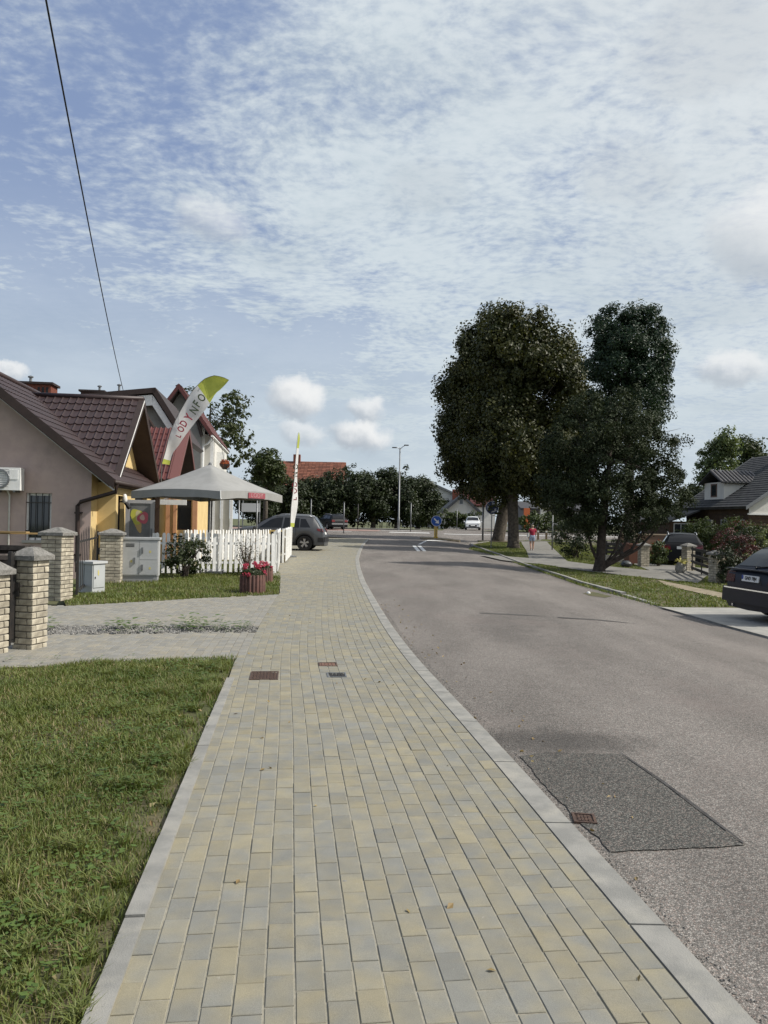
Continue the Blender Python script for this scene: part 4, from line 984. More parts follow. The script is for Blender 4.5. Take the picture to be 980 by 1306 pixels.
q = MB().slab([(pk.x + .75, V3 + .3, pk.z - .95), (uB + .1, V3 + .3, pk.z - 2.75), (uB + .1, V3 + .7, pk.z - 2.75), (pk.x + .75, V3 + .7, pk.z - .95)], .16, 0, None, Vector((s3, 0, 1)).normalized()).slab([(pk.x - 1.6, V3 + .3, pk.z - 1.05), (pk.x + .8, V3 + .3, pk.z - 2.9), (pk.x + .8, V3 + .7, pk.z - 2.9), (pk.x - 1.6, V3 + .7, pk.z - 1.05)], .2, 0, None, Vector((s3, 0, 1)).normalized()); H3.p('timber_brace', q, brown_m)
# balcony block on the right: floor slab, back wall, posts
uX = rb.x + .3; 
q = MB().bx(uB + .003, uX, V3 + 1.0, V3e - .7, zf - .22, zf); bal = H3.p('balcony_floor', q, white_render)
q = MB().bx(uB + .003, uB + .6, V3 + 1.9, V3e - .65, zf, rb.z + .2).bx(uB + .6, rb.x - .35, V3 + 3.2, V3 + 3.4, zf, rb.z - .25); H3.p('balcony_wall', q, white_render)
dx = SL(270, 590, V=V3 + 3.15).x; q = MB().bx(dx - .1, dx + .75, V3 + 3.12, V3 + 3.19, zf + .02, zf + 2.0); H3.p('balcony_door', q, white_m, bal)
for px in (258.5, 270):
    x = SL(px, 590, V=V3 + 1.1).x; q = MB().bx(x - .08, x + .08, V3 + 1.05, V3 + 1.2, zf, rb.z - .25 + max(0, (rb.x - x)) * s3); H3.p('balcony_post', q, white_m, bal)
q = MB().tube([(rb.x - .05, V3 - .05, rb.z - .1), (rb.x - .05, V3e, rb.z - .1)], .07, 6); H3.p('gutter', q, white_m, r3)
a = SL(277, 553, V=V3 + .2); c = SL(259, 563, V=V3 + .6); e = SL(258.5, 600, V=V3 + .7)
q = MB().tube([(rb.x - .05, V3 + .3, rb.z - .15), (e.x + .3, V3 + .5, rb.z - .45), (e.x, V3 + .7, rb.z - .6), (e.x, V3 + .7, H3.z)], .06, 6); H3.p('downpipe', q, white_m)
# veranda
zt = zf - .23; vv = V3 - 2
q = MB().bx(SL(252, 660, V=vv).x, SL(299, 660, V=vv).x, vv + .06, V3 + .9, zt - .1, zt + .1); H3.p('veranda_roof', q, white_m)
pan_m = mat('cream_panel', (.52, .50, .43), .8, (.46, .44, .38), 2)
for p0, p1 in ((252.5, 255.5), (266, 268.5), (271, 273.5), (281, 284), (293, 296.5)):
    q = MB().bx(SL(p0, 660, V=vv).x, SL(p1, 660, V=vv).x, vv, vv + .18, H3.z - .2, zt - .1); H3.p('veranda_post', q, white_m)
for p0, p1, m_ in ((256, 265.5, pan_m), (274, 280.5, pan_m), (284.5, 292.5, pan_m), (269, 270.5, glass_m)):
    q = MB().bx(SL(p0, 660, V=vv + .1).x, SL(p1, 660, V=vv + .1).x, vv + .1, vv + .15, H3.z + .3, zt - .1); H3.p('veranda_panel', q, m_)
q = MB().bx(SL(252, 660, V=vv + .1).x, SL(296, 660, V=vv + .1).x, vv + .09, vv + .16, H3.z - .2, H3.z + .3); H3.p('veranda_base', q, red_tile_m)
def flowerbox(px, py, V, label):
    p = SL(px, py, V=V); w = thing('flower_basket', label, 'flower basket', (*st(p.x, p.y), p.z), SA)
    q = MB().lathe([(.12, -.3), (.28, -.1), (.3, 0), (.26, 0), (.1, -.2)], 12); part('basket', q, brown_m, w)
    V_, Nn = [], []
    for _ in range(260):
        d = Vector((random.gauss(0, 1), random.gauss(0, 1), random.gauss(0, .8))).normalized(); V_.append(d * .28 * random.uniform(.6, 1) + Vector((0, 0, .0))); Nn.append(d)
    return w, V_, Nn
# ------------------------------------------------------------------ foliage helper
def leaves_np(C, N, size, seed, aspect=.55, fold=.25, jit=.5, taper=True):
    r = np.random.default_rng(seed); C = np.asarray(C, float); N = np.asarray(N, float) + r.normal(0, jit, (len(C), 3))
    N /= np.linalg.norm(N, axis=1)[:, None] + 1e-9; T = np.cross(N, r.normal(0, 1, N.shape)); T /= np.linalg.norm(T, axis=1)[:, None] + 1e-9
    Bv = np.cross(N, T); s = (size * r.uniform(.6, 1.35, len(C)))[:, None]
    P = np.stack([C - T * s * .5, C + Bv * s * aspect * .5 + N * s * fold * .3, C + T * s * .5 - N * s * fold * .2, C - Bv * s * aspect * .5 + N * s * fold * .3], 1)
    fl = (np.array([0, 1, 2, 3])[None] + (np.arange(len(C)) * 4)[:, None]).ravel()
    return P.reshape(-1, 3), fl
def leaf_part(name, C, N, size, seed, m_, parent=None, **k):
    P, fl = leaves_np(C, N, size, seed, **k); return put(name, fast_mesh(P, fl, 4, m_), parent)
def crown_points(env, nclump, nleaf, rc, seed, surf=.75, flat=.8, upb=.35):
    """env: list of (centre, radii) ellipsoids; clumps of leaves spread through them, most near the outside"""
    r = np.random.default_rng(seed); vol = np.array([e[1][0] * e[1][1] * e[1][2] for e in env]) ** .7; vol /= vol.sum(); C, N = [], []
    LB = r.normal(0, 1, (len(env), 16, 3)); LB /= np.linalg.norm(LB, axis=2)[:, :, None]
    for k in range(nclump):
        ei = r.choice(len(env), p=vol); e = env[ei]; c0, R0 = np.array(e[0]), np.array(e[1])
        d = r.normal(0, 1, 3); d /= np.linalg.norm(d)
        rad = (r.uniform(surf, 1.0) if r.uniform() < .82 else r.uniform(.25, surf)) * (.70 + .36 * S(.62, 1.0, float((LB[ei] @ d).max())))
        cc = c0 + d * R0 * rad; s_ = rc * r.uniform(.55, 1.3)
        n = int(nleaf * r.uniform(.6, 1.3)); q = r.normal(0, 1, (n, 3)); q /= np.linalg.norm(q, axis=1)[:, None]
        L = q * (r.uniform(0, 1, n) ** .45)[:, None] * s_; L[:, 2] *= flat
        C.append(cc + L); N.append(q * .6 + d * .5 + np.array([0, 0, upb]))
    return np.concatenate(C), np.concatenate(N)
def limbs(q, base, tips, r0, seed, mid=.5, n=7):
    r = random.Random(seed)
    for t in tips:
        b_, t = Vector(base), Vector(t); m1 = b_.lerp(t, .35) + Vector((r.gauss(0, .1), r.gauss(0, .1), abs(r.gauss(0, .15)))) * (t - b_).length * .25; m2 = b_.lerp(t, .7) + Vector((r.gauss(0, .1), r.gauss(0, .1), r.gauss(0, .1))) * (t - b_).length * .2
        q.tube([b_, m1, m2, t], [r0, r0 * .7, r0 * .42, r0 * .12], n)
def tree(name, label, cat, base, trunk_pts, trunk_r, env, nclump, nleaf, rc, lsize, m_, seed, bark=None, tips=10, group=None, upb=.35, surf=.75, flat=.8, aspect=.55, limb_r=.35):
    bx, by, bz = base; t = thing(name, label, cat, base, 0, group); L = lambda p: (p[0] - bx, p[1] - by, p[2] - bz)
    q = MB(); tp = [L(p) for p in trunk_pts]
    # flared foot
    q.tube(tp, trunk_r, 12)
    o = part('trunk', q, bark or bark_m, t, (0, 0, 0), True)
    env2 = [(L(e[0]), e[1]) for e in env]; r = random.Random(seed); q = MB(); top = Vector(tp[-1]); k = max(1, len(tp) - 2)
    tt = []
    for i in range(tips):
        e = env2[r.randrange(len(env2))]; d = Vector((r.gauss(0, 1), r.gauss(0, 1), r.gauss(.2, 1))).normalized(); tt.append(Vector(e[0]) + Vector((d.x * e[1][0], d.y * e[1][1], d.z * e[1][2])) * .85)
    for i, x in enumerate(tt): limbs(q, Vector(tp[k]).lerp(top, r.random()), [x], trunk_r[-1] * limb_r * 2, seed + i)
    part('limb', q, bark or bark_m, t, (0, 0, 0), True)
    C, N = crown_points(env2, nclump, nleaf, rc, seed, surf, flat, upb)
    C[:, 2] = np.maximum(C[:, 2], .03)
    leaf_part('crown', C, N, lsize, seed, m_, t, aspect=aspect); return t
def E(px, py, Y, rx, rz, ry=None):      # ellipsoid from a picture size at depth Y
    p = AT(px, py, Y); k = Y / F; return (tuple(p), (rx * k, (ry if ry else rx * k), rz * k))
lime_m = leafmat('lime_leaf', (.020, .030, .007), (.062, .064, .014), .22)
maple_m = leafmat('maple_leaf', (.010, .026, .012), (.024, .050, .020), .18)
plum_m = leafmat('plum_leaf', (.013, .021, .009), (.042, .055, .025), .14, .6, .15)
leaf_part('fallen_leaves', FALLEN[0], FALLEN[1], .035, 3, leafmat('fallen', (.16, .10, .04), (.28, .22, .09), .1))['kind'] = 'stuff'
green_m = leafmat('green_leaf', (.022, .036, .010), (.055, .075, .020), .28)
sparse_m = leafmat('walnut_leaf', (.030, .042, .014), (.065, .082, .026), .28)
hedge_m = leafmat('hedge_leaf', (.012, .022, .008), (.034, .048, .014), .2)
hedge2_m = leafmat('privet_leaf', (.024, .042, .012), (.075, .10, .028), .25)
willow_m = leafmat('willow_leaf', (.055, .085, .030), (.12, .155, .065), .35)
rose_m = leafmat('rose_leaf', (.016, .026, .008), (.045, .060, .018), .2)
barb_m = leafmat('barberry_leaf', (.045, .014, .016), (.10, .032, .03), .2)
pale_m = leafmat('pale_leaf', (.15, .19, .08), (.26, .28, .15), .25)
petal_m = leafmat('geranium_petal', (.42, .035, .09), (.60, .13, .20), .25)
orange_petal = leafmat('orange_petal', (.26, .05, .02), (.34, .09, .03), .2)
fv = SL(287, 592, U=uX + .2).y
w, V_, Nn = flowerbox(287, 592, fv, 'orange flowers in a hanging basket on the balcony of the grey house')
leaf_part('flowers', V_, Nn, .16, 5, orange_petal, w)['kind'] = 'stuff'
part('hanger', MB().tube([(0, 0, 0), (-.3, .05, rb.z - SL(287, 592, V=fv).z - .1)], .012, 5), dark_iron, w)

# ------------------------------------------------------------------ brick pillars, gates
def pillar(label, base_px, W_, Htop, rz=SA, courses=None, group='white brick fence pillars', single=True, bw=.115, bh=.062, at=None, capo=.045):
    p = at or G(*base_px); z = g(p.x, p.y) - .02; t = thing('brick_pillar', label, 'pillar', (p.x, p.y, z), rz, group)
    jt = .012; n = courses or int((Htop - .14) / (bh + jt)); H = n * (bh + jt)
    q = MB().bx(-W_ / 2 + .012, W_ / 2 - .012, -W_ / 2 + .012, W_ / 2 - .012, 0, H); part('mortar_core', q, mortar_m, t)
    bl = W_ - bw - jt
    ma = mesh_of(MB().add(*brick_geo(bl, bw, bh)), brick_m); J_ = MB()
    for c in range(n):
        zc = c * (bh + jt) + jt / 2 + bh / 2; fl = c % 2
        for k in range(4):
            a = k * math.pi / 2; s_ = 1 if fl else -1
            lx, ly = s_ * (W_ - bl) / 2, -(W_ - bw) / 2
            x = lx * math.cos(a) - ly * math.sin(a); y = lx * math.sin(a) + ly * math.cos(a); jx = random.gauss(0, .0022)
            x += -math.sin(a) * jx; y += math.cos(a) * jx
            if single:
                o = bpy.data.objects.new('brick', ma); COL.objects.link(o); o.parent = t; o.location = (x, y, zc); o.rotation_euler = (random.gauss(0, .006), random.gauss(0, .006), a + random.gauss(0, .008))
            else: J_.box((x, y, zc), (bl, bw, bh), a)
    if not single: o = part('brickwork', J_, brick_m, t); o['kind'] = 'stuff'
    c2 = W_ / 2 + capo
    q = MB().add([(-c2, -c2, H + .002), (c2, -c2, H + .002), (c2, c2, H + .002), (-c2, c2, H + .002), (-c2, -c2, H + .055), (c2, -c2, H + .055), (c2, c2, H + .055), (-c2, c2, H + .055), (-.05, -.05, H + .145), (.05, -.05, H + .145), (.05, .05, H + .15), (-.05, .05, H + .15)],
                 [(3, 2, 1, 0), (0, 1, 5, 4), (1, 2, 6, 5), (2, 3, 7, 6), (3, 0, 4, 7), (4, 5, 9, 8), (5, 6, 10, 9), (6, 7, 11, 10), (7, 4, 8, 11), (8, 9, 10, 11)]); part('cap', q, cap_m, t)
    return t
def brick_geo(l, w, h, c=.005):
    q = MB(); x, y, z = l / 2, w / 2, h / 2
    P = [(sx * (x - c), sy * (y - c), sz * z) for sz in (-1, 1) for sy in (-1, 1) for sx in (-1, 1)] + [(sx * x, sy * y, sz * (z - c)) for sz in (-1, 1) for sy in (-1, 1) for sx in (-1, 1)]
    fs = [(0, 2, 3, 1), (4, 5, 7, 6), (8, 9, 13, 12), (10, 14, 15, 11), (8, 12, 14, 10), (9, 11, 15, 13), (0, 1, 9, 8), (2, 10, 11, 3), (0, 8, 10, 2), (1, 3, 11, 9), (4, 12, 13, 5), (6, 7, 15, 14), (4, 6, 14, 12), (5, 13, 15, 7)]
    return P, fs
A_ = G(38, 826); pA = pillar('nearest whole white brick pillar with pyramid cap by the lower driveway', None, .26, 1.19, at=A_, rz=R(-15), bw=.065)
pL = pillar('white brick pillar cut by the left edge beside the narrow gate', None, .26, 1.10, at=G(-13, 833), rz=R(-15), bw=.065)
B_ = G(72, 764); pB = pillar('tall white brick pillar left of the arched iron gate', None, .40, 1.37, at=B_, rz=R(-9))
C_ = G(142, 742); pC = pillar('white brick pillar between the arched iron gate and the grey cabinet', None, .46, 1.29, at=C_, rz=R(10))
def iron_gate(label, a, c, h0, h1, n, nm='iron_gate', cat='gate', arch=.16, r=.011):
    d = (c - a); d.z = 0; L = d.length; rz = math.atan2(d.y, d.x); z = g(a.x, a.y); t = thing(nm, label, cat, (a.x, a.y, z), rz, 'iron gates')
    q = MB().bx(0, .04, -.02, .02, .06, h0 + .02).bx(L - .04, L, -.02, .02, .06, h0 + .02).bx(.04, L - .04, -.018, .018, .12, .16).bx(.04, L - .04, -.018, .018, h0 * .88, h0 * .88 + .035); part('gate_frame', q, dark_iron, t)
    for i in range(n):
        x = .04 + (L - .08) * (i + .7) / (n + .4); hh = h0 + arch * math.sin(math.pi * (i + .5) / n)
        part('bar', MB().tube([(x, 0, .08), (x, 0, hh - .06), (x, 0, hh)], [r, r, .002], 6), dark_iron, t)
    q = MB().box((L - .1, -.04, h0 * .62), (.09, .04, .16)).tube([(L - .1, -.04, h0 * .66), (L - .1, -.1, h0 * .66), (L - .2, -.1, h0 * .66)], .012, 6); part('lock_box', q, dark_iron, t); return t
ga = B_ + Vector((.28, .22, 0)); gc = C_ + Vector((-.30, -.1, 0))
iron_gate('arched black iron gate of upright bars between two brick pillars', ga, gc, 1.16, 1.4, 12, r=.0085)
iron_gate('narrow black iron gate beside the pillar at the left edge', G(-13, 833) + Vector((.12, .15, 0)), A_ + Vector((-.14, .0, 0)), 1.10, 1.2, 4, arch=.02, r=.016)
# pile of dark timber with a plank behind the pillar
p = G(16, 742); wp = thing('timber_pile', 'dark timber pile with a yellow plank on top, behind the nearest pillar', 'timber', (p.x, p.y, g(p.x, p.y)), SA)
dark_w = mat('dark_wood', (.035, .03, .028), .85, (.06, .05, .045), 9, .4, 40)
for i in range(10): part('log', MB().box((random.uniform(-.35, .35), random.uniform(-.3, .3), .12 + .11 * (i // 1.3)), (1.3, .16, .09), random.uniform(-.5, .5)), dark_w, wp)
for i in range(2): part('plank', MB().box((.05, .05 - .2 * i, 1.10 + .03 * i), (.95 - .3 * i, .16, .035), .15 - .3 * i), mat('yellow_wood', (.32, .21, .09), .7), wp)

# ------------------------------------------------------------------ grey cabinets
cab_m = mat('cabinet_grey', (.42, .43, .43), .55, (.38, .39, .39), 3, .08, 60, stain=((.24, .24, .23), 4, .25))
yel_m = mat('yellow_label', (.50, .44, .16), .6)
def px_box(px0, px1, pyt, pyb, dep=.4):
    a = G(px0, pyb); k = a.y / F; return a, (px1 - px0) * k, (pyb - pyt) * k
a, w_, h_ = px_box(152, 197, 686.5, 742)
w_ *= 1.02; ct = thing('utility_cabinet', 'large grey two door utility cabinet in front of the picket fence', 'cabinet', (a.x, a.y + .1, g(a.x, a.y)), R(9))
D_ = .36; part('body', MB().bx(0, w_, .02, D_, .13, h_ - .03), cab_m, ct); part('plinth', MB().bx(.02, w_ - .02, .03, D_ - .02, -.05, .129), mat('plinth', (.25, .255, .26), .8), ct)
part('lid', MB().bx(-.03, w_ + .03, -.02, D_ + .03, h_ - .03, h_ + .02), cab_m, ct)
for x0, x1, z0, z1 in ((.02, w_ * .48, .16, h_ - .06), (w_ * .49, w_ - .02, .16, h_ * .50), (w_ * .49, w_ - .02, h_ * .51, h_ - .06)):
    d = part('door', MB().bx(x0, x1, 0, .019, z0, z1), cab_m, ct)
    hx = x1 - .1 if x0 < .1 else x0 + .07; hz = (z0 + z1) / 2 if x0 > .1 else z0 + (z1 - z0) * .42
    part('handle', MB().bx(hx - .018, hx + .018, -.03, 0, hz - .07, hz + .07), metal_grey, d)
    part('warning_sticker', MB().bx((x0 + x1) / 2 - .022 + (.02 if x0 < .1 else .04), (x0 + x1) / 2 + .022 + (.02 if x0 < .1 else .04), -.002, 0, z0 + (z1 - z0) * .36, z0 + (z1 - z0) * .36 + .055), yel_m, d)
q = MB()
for i in range(3): q.bx(.10, w_ * .35, -.004, .0, h_ - .20 + i * .03, h_ - .185 + i * .03)
part('vent', q, black_m, ct)
a, w_, h_ = px_box(95, 128, 717, 756)
sb = thing('meter_box', 'small light grey meter box with yellow bolt label in the grass by the gate', 'meter box', (G(99, 755).x, G(99, 755).y, g(a.x, a.y)), R(-24))
part('body', MB().bx(0, .38, 0, .34, .0, h_ - .03), mat('light_grey_box', (.42, .44, .44), .6, (.37, .39, .39), 3), sb); part('lid', MB().bx(-.03, .42, -.03, .37, h_ - .03, h_ + .015), mat('lid_grey', (.46, .47, .47), .5), sb)
d = part('door', MB().bx(.381, .395, .02, .32, .1, h_ - .06), MATS['light_grey_box'], sb); part('bolt_label', MB().prism([(.13, .34), (.16, .34), (.165, .40), (.15, .46), (.125, .43)], 'x', .396, .398), yel_m, d); part('handle', MB().bx(.395, .41, .05, .065, .28, .32), black_m, d)

# ------------------------------------------------------------------ parasol
YU = 21.4
ap = AT(268, 592, YU); Lc = AT(172, 631, YU); Rc = AT(363, 627.5, YU)
half_w = (Rc.x - Lc.x) / 2; zr = (Lc.z + Rc.z) / 2; base = Vector((ap.x, YU, g(ap.x, YU)))
um = thing('parasol', 'large square grey parasol with red lettering on its valance', 'parasol', tuple(base))
cen = Vector((ap.x - base.x, 0, ap.z - base.z)); zr -= base.z
rx = half_w; k4 = -.42
corn = [Vector((-rx, k4 * rx * -1 * .0 + .0, zr))]
an0 = math.atan2(-.37, -1)
corn = [Vector((.99 * rx * math.cos(an0 + i * math.pi / 2), .99 * rx * math.sin(an0 + i * math.pi / 2), zr)) for i in range(4)]
canv = mat('canvas_grey', (.29, .29, .28), .85, (.255, .255, .245), 2.5, .12, 300)
canv_m2 = leafmat('x', (.1, .1, .1), (.1, .1, .1)) if False else canv
q = MB(); rim = []
for i in range(4):
    a, c = corn[i], corn[(i + 1) % 4]
    for j in range(8):
        t_ = j / 8; p = a.lerp(c, t_); p.z += -.10 * (1 - abs(2 * t_ - 1)) * .0 + .10 * math.sin(math.pi * t_) * .6; rim.append(p)
n = len(rim); LV = 6; o0 = len(q.v)
for l in range(1, LV + 1):
    f = l / LV
    for j, p in enumerate(rim):
        v = cen.lerp(p, f); v.z -= .035 * math.sin(math.pi * f); q.v.append(tuple(v))
q.v.append(tuple(cen)); top = len(q.v) - 1
for j in range(n): q.f.append((top, j, (j + 1) % n)); q.m.append(0)
for l in range(LV - 1):
    for j in range(n): a = l * n + j; b_ = l * n + (j + 1) % n; q.f.append((a, b_, b_ + n, a + n)); q.m.append(0)
can = part('canopy', q, canv, um, (0, 0, 0), 40)
q = MB()
for j, p in enumerate(rim): q.v.append(tuple(p * 1.001)); q.v.append((p.x * 1.004, p.y * 1.004, p.z - .20 - .012 * math.sin(j * 1.7)))
for j in range(n): a = 2 * j; b_ = 2 * ((j + 1) % n); q.f.append((a, b_, b_ + 1, a + 1)); q.m.append(0)
val = part('valance', q, canv, um, (0, 0, 0), 40)
part('pole', MB().tube([(0, 0, 0), (0, 0, cen.z - .05)], .032, 10), metal_grey, um, (0, 0, 0), True); part('base_plate', MB().bx(-.45, .45, -.45, .45, 0, .08), metal_grey, um)
part('finial', MB().lathe([(.05, cen.z - .02), (.04, cen.z + .03), (0, cen.z + .06)], 8), metal_grey, um)
hubz = cen.z - .45
for j in range(0, n, 4):
    p = rim[j]; part('rib', MB().tube([Vector((0, 0, cen.z - .06)), Vector((p.x * .5, p.y * .5, (cen.z + p.z) / 2 - .16)), Vector((p.x * .98, p.y * .98, p.z - .04))], .014, 5), metal_grey, um)
cs = corn[1] * 1.01; part('tie_strap', MB().tube([cs + Vector((0, -.01, .0)), cs + Vector((.01, -.015, -.19)), cs + Vector((.03, -.015, -.22))], .014, 6), white_m, um)
def text(s_, size, m_, parent, M4, ext=.002, sx=1.0, name='lettering', bold=0.0):
    cu = bpy.data.curves.new('text', 'FONT'); cu.body = s_; cu.size = size; cu.extrude = ext; cu.align_x = 'CENTER'; cu.align_y = 'CENTER'; cu.materials.append(m_); cu.offset = bold
    tmp = bpy.data.objects.new(name, cu); COL.objects.link(tmp); bpy.context.view_layer.update(); me = bpy.data.meshes.new_from_object(tmp.evaluated_get(bpy.context.evaluated_depsgraph_get())); bpy.data.objects.remove(tmp)
    me.materials.clear(); me.materials.append(m_); o = put(name, me, parent); o.matrix_basis = M4 @ Matrix.Diagonal((sx, 1, 1, 1)); return o
def face_mat(loc, xdir, updir):
    x = Vector(xdir).normalized(); z = x.cross(Vector(updir)).normalized(); y = z.cross(x); return Matrix.Translation(Vector(loc)) @ Matrix((x, y, z)).transposed().to_4x4()
# valance side facing us: corner 1 -> corner 2
a, c = corn[1], corn[2]; dirv = (c - a).normalized(); nv = Vector((dirv.y, -dirv.x, 0)); mid = a.lerp(c, .55); mid.z += .045
redl = mat('red_lettering', (.34, .05, .07), .7)
part('logo_patch', MB().box(tuple(mid + nv * .024 + Vector((0, 0, -.10))), (.80, .006, .15), math.atan2(dirv.y, dirv.x)), mat('logo_red', (.27, .07, .085), .8), val)
text('LODY', .16, mat('logo_pale', (.40, .24, .24), .8), val, face_mat(mid + nv * .030 + Vector((0, 0, -.10)), dirv, (0, 0, 1)), sx=1.35)

# ------------------------------------------------------------------ feather flags
flag_w = leafmat('x2', (.7, .7, .7), (.7, .7, .7)) if False else mat('flag_white', (.74, .74, .73), .8, (.68, .68, .67), 3, trans=.25)
lime_f = mat('flag_lime', (.50, .54, .10), .8, (.42, .47, .08), 3, trans=.25)
txt_red = mat('flag_red', (.36, .03, .05), .8); txt_dark = mat('flag_dark', (.07, .09, .05), .8)
def flag(label, Lp, Rp, Y, tip_from, bend, group='feather flags of the ice cream shop'):
    p0 = AT((Lp[0][0] + Rp[0][0]) / 2, Lp[0][1] + 4, Y); bz = g(p0.x, Y); t = thing('feather_flag', label, 'flag', (p0.x, Y, bz), 0, group)
    def rs(P, n):
        P = [Vector((a, c, 0)) for a, c in P]; d = [0]
        for a, c in zip(P[:-1], P[1:]): d.append(d[-1] + (c - a).length)
        out = []
        for i in range(n + 1):
            s_ = d[-1] * i / n; j = max(k for k in range(len(d)) if d[k] <= s_ + 1e-9); j = min(j, len(P) - 2); f = (s_ - d[j]) / (d[j + 1] - d[j]); out.append(P[j].lerp(P[j + 1], f))
        return out
    n = 24; A, B2 = rs(Lp, n), rs(Rp, n); q = MB(); m_ = 5
    for i in range(n + 1):
        for j in range(m_ + 1):
            f = j / m_; P = A[i].lerp(B2[i], f); yy_ = Y + bend * f + .05 * math.sin(f * math.pi) * math.sin(i * .7) ; w = AT(P.x, P.y, yy_); q.v.append((w.x - p0.x, w.y - Y, w.z - bz))
    for i in range(n):
        for j in range(m_):
            a = i * (m_ + 1) + j; q.f.append((a, a + 1, a + m_ + 2, a + m_ + 1)); q.m.append(1 if i >= tip_from or i < 1 else 0)
    o = part('cloth', q, [flag_w, lime_f], t, (0, 0, 0), 40)
    pts = [AT(P.x - .5, P.y, Y - .01) for P in A]; pts = [Vector((w.x - p0.x, w.y - Y, w.z - bz)) for w in pts]
    part('pole', MB().tube([(pts[0].x, 0, 0), pts[0]] + pts[1:], [.02] * 2 + [.016 - .011 * i / n for i in range(n)], 6), mat('flag_pole', (.10, .10, .10), .5), t)
    part('ground_base', MB().lathe([(.28, 0), (.28, .05), (.04, .08), (.04, .3)], 14, (pts[0].x, 0, 0)), metal_grey, t)
    return t, A, B2, p0, bz
Zs = lambda P: [(200 + a / 9.8, 475 + c / 9.8) for a, c in P]
Lp = Zs([(65, 1140), (110, 1000), (150, 830), (200, 680), (270, 530), (350, 390), (440, 240), (540, 130), (620, 65), (730, 35), (830, 55), (905, 92)])
Rp = Zs([(160, 1155), (180, 1060), (210, 990), (270, 920), (340, 810), (430, 690), (500, 600), (590, 490), (660, 390), (735, 260), (800, 210), (860, 150), (905, 93)])
YF = 27.6
ft, A, B2, p0, bz = flag('white feather flag with lime tip and lettering, leaning above the parasol', Lp, Rp, YF, 17, .12)
for ch, px, py, szz, ang, mt in (('L', 275, 795, 7.5, 66, txt_red), ('O', 305, 710, 9.5, 62, txt_red), ('D', 340, 640, 10.5, 60, txt_red), ('Y', 405, 565, 12.5, 57, txt_red), ('N', 470, 475, 12, 55, txt_dark), ('F', 505, 395, 12.5, 55, txt_dark), ('O', 565, 318, 11.5, 53, txt_dark)):
    w = AT(200 + px / 9.8, 475 + py / 9.8, YF - .09); an = R(ang)
    text(ch, szz * YF / F * 1.25, mt, ft, face_mat((w.x - p0.x, w.y - YF, w.z - bz), (math.cos(an), 0, math.sin(an)), (-math.sin(an), 0, math.cos(an))), bold=.008, sx=.72)
w = AT(200 + 525 / 9.8, 475 + 215 / 9.8, YF - .09); text('lody', 3.0 * YF / F, txt_dark, ft, face_mat((w.x - p0.x, w.y - YF, w.z - bz), (.55, 0, .83), (-.83, 0, .55)))
Z3 = lambda P: [(300 + a / 5.765, 540 + c / 5.765) for a, c in P]
Lp = Z3([(408, 760), (410, 690), (415, 600), (428, 500), (438, 400), (447, 260), (456, 160), (462, 100), (468, 66)])
Rp = Z3([(434, 762), (442, 700), (456, 640), (463, 580), (462, 540), (456, 400), (462, 300), (470, 170), (478, 110), (472, 68)])
YG = 31.0
ft2, A, B2, p0, bz = flag('second feather flag seen nearly edge on, in front of the grey car', Lp, Rp, YG, 20, .75)
for ch, px, py, mt in (('L', 440, 555, txt_red), ('O', 442, 497, txt_red), ('D', 443, 450, txt_red), ('N', 446, 375, txt_dark), ('O', 450, 320, txt_dark)):
    w = AT(300 + px / 5.765, 540 + py / 5.765, YG + .2); text(ch, .30, mt, ft2, face_mat((w.x - p0.x - .01, w.y - YG - .06, w.z - bz), (0.05, 0, 1), (-1, .3, 0)), sx=.9, bold=.005)

# ------------------------------------------------------------------ picket fences
def picket_fence(label, px_tops, pyb, h, skew=0, group='white picket fences', w=.085, Yov=None):
    a, c = px_tops
    a, c = Vector(a), Vector(c); d = c - a; d.z = 0; L = d.length; rz = math.atan2(d.y, d.x); t = thing('picket_fence', label, 'fence', (a.x, a.y, g(a.x, a.y)), rz, group)
    n = max(2, int(L / .148)); pm = None
    q = MB(); zz = h - .0
    prof = [(-w / 2, .05), (w / 2, .05), (w / 2, h - .05), (w * .36, h - .015), (0, h), (-w * .36, h - .015), (-w / 2, h - .05)]
    q.prism(prof, 'y', -.011, .011); me = mesh_of(q, white_m)
    for i in range(n):
        x = (i + .5) * L / n; o = bpy.data.objects.new('picket', me); COL.objects.link(o); o.parent = t
        o.location = (x, -.034, g(*(a + d * (x / L)).xy) - g(a.x, a.y) + random.gauss(0, .008)); o.rotation_euler = (random.gauss(0, .01), random.gauss(0, .012), random.gauss(0, .02))
    for zr_ in (.28, h * .72): part('rail', MB().bx(0, L, -.022, .018, zr_, zr_ + .06), white_m, t)
    for x in np.arange(0, L + .1, max(1.6, L / max(1, round(L / 1.8)))): part('post', MB().bx(x - .04, x + .04, .019, .095, 0, h - .02), white_m, t)
    return t
f0, f1, f2 = G(196, 733), G(271, 732), G(351, 731)
picket_fence('white picket fence from the grey cabinet to the corner by the flower tubs', (f0, f2), 0, 1.12)
b0, b1 = Vector((f0.x - .5, f0.y + 5.2, 0)), Vector((G(345, 712).x, G(345, 712).y, 0))
picket_fence('white picket fence standing behind the parasol pole, farther back', (b0, b1), 0, 1.12)
s0, s1 = G(352.5, 731), G(356, 717)
picket_fence('short white picket fence running back from the corner by the tubs', (s0, s1), 0, 1.2, w=.12)
e0, e1 = G(363, 718), G(370.5, 709)
picket_fence('very short white picket panel right of the chalkboard stand', (e0, e1), 0, 1.22, w=.16)
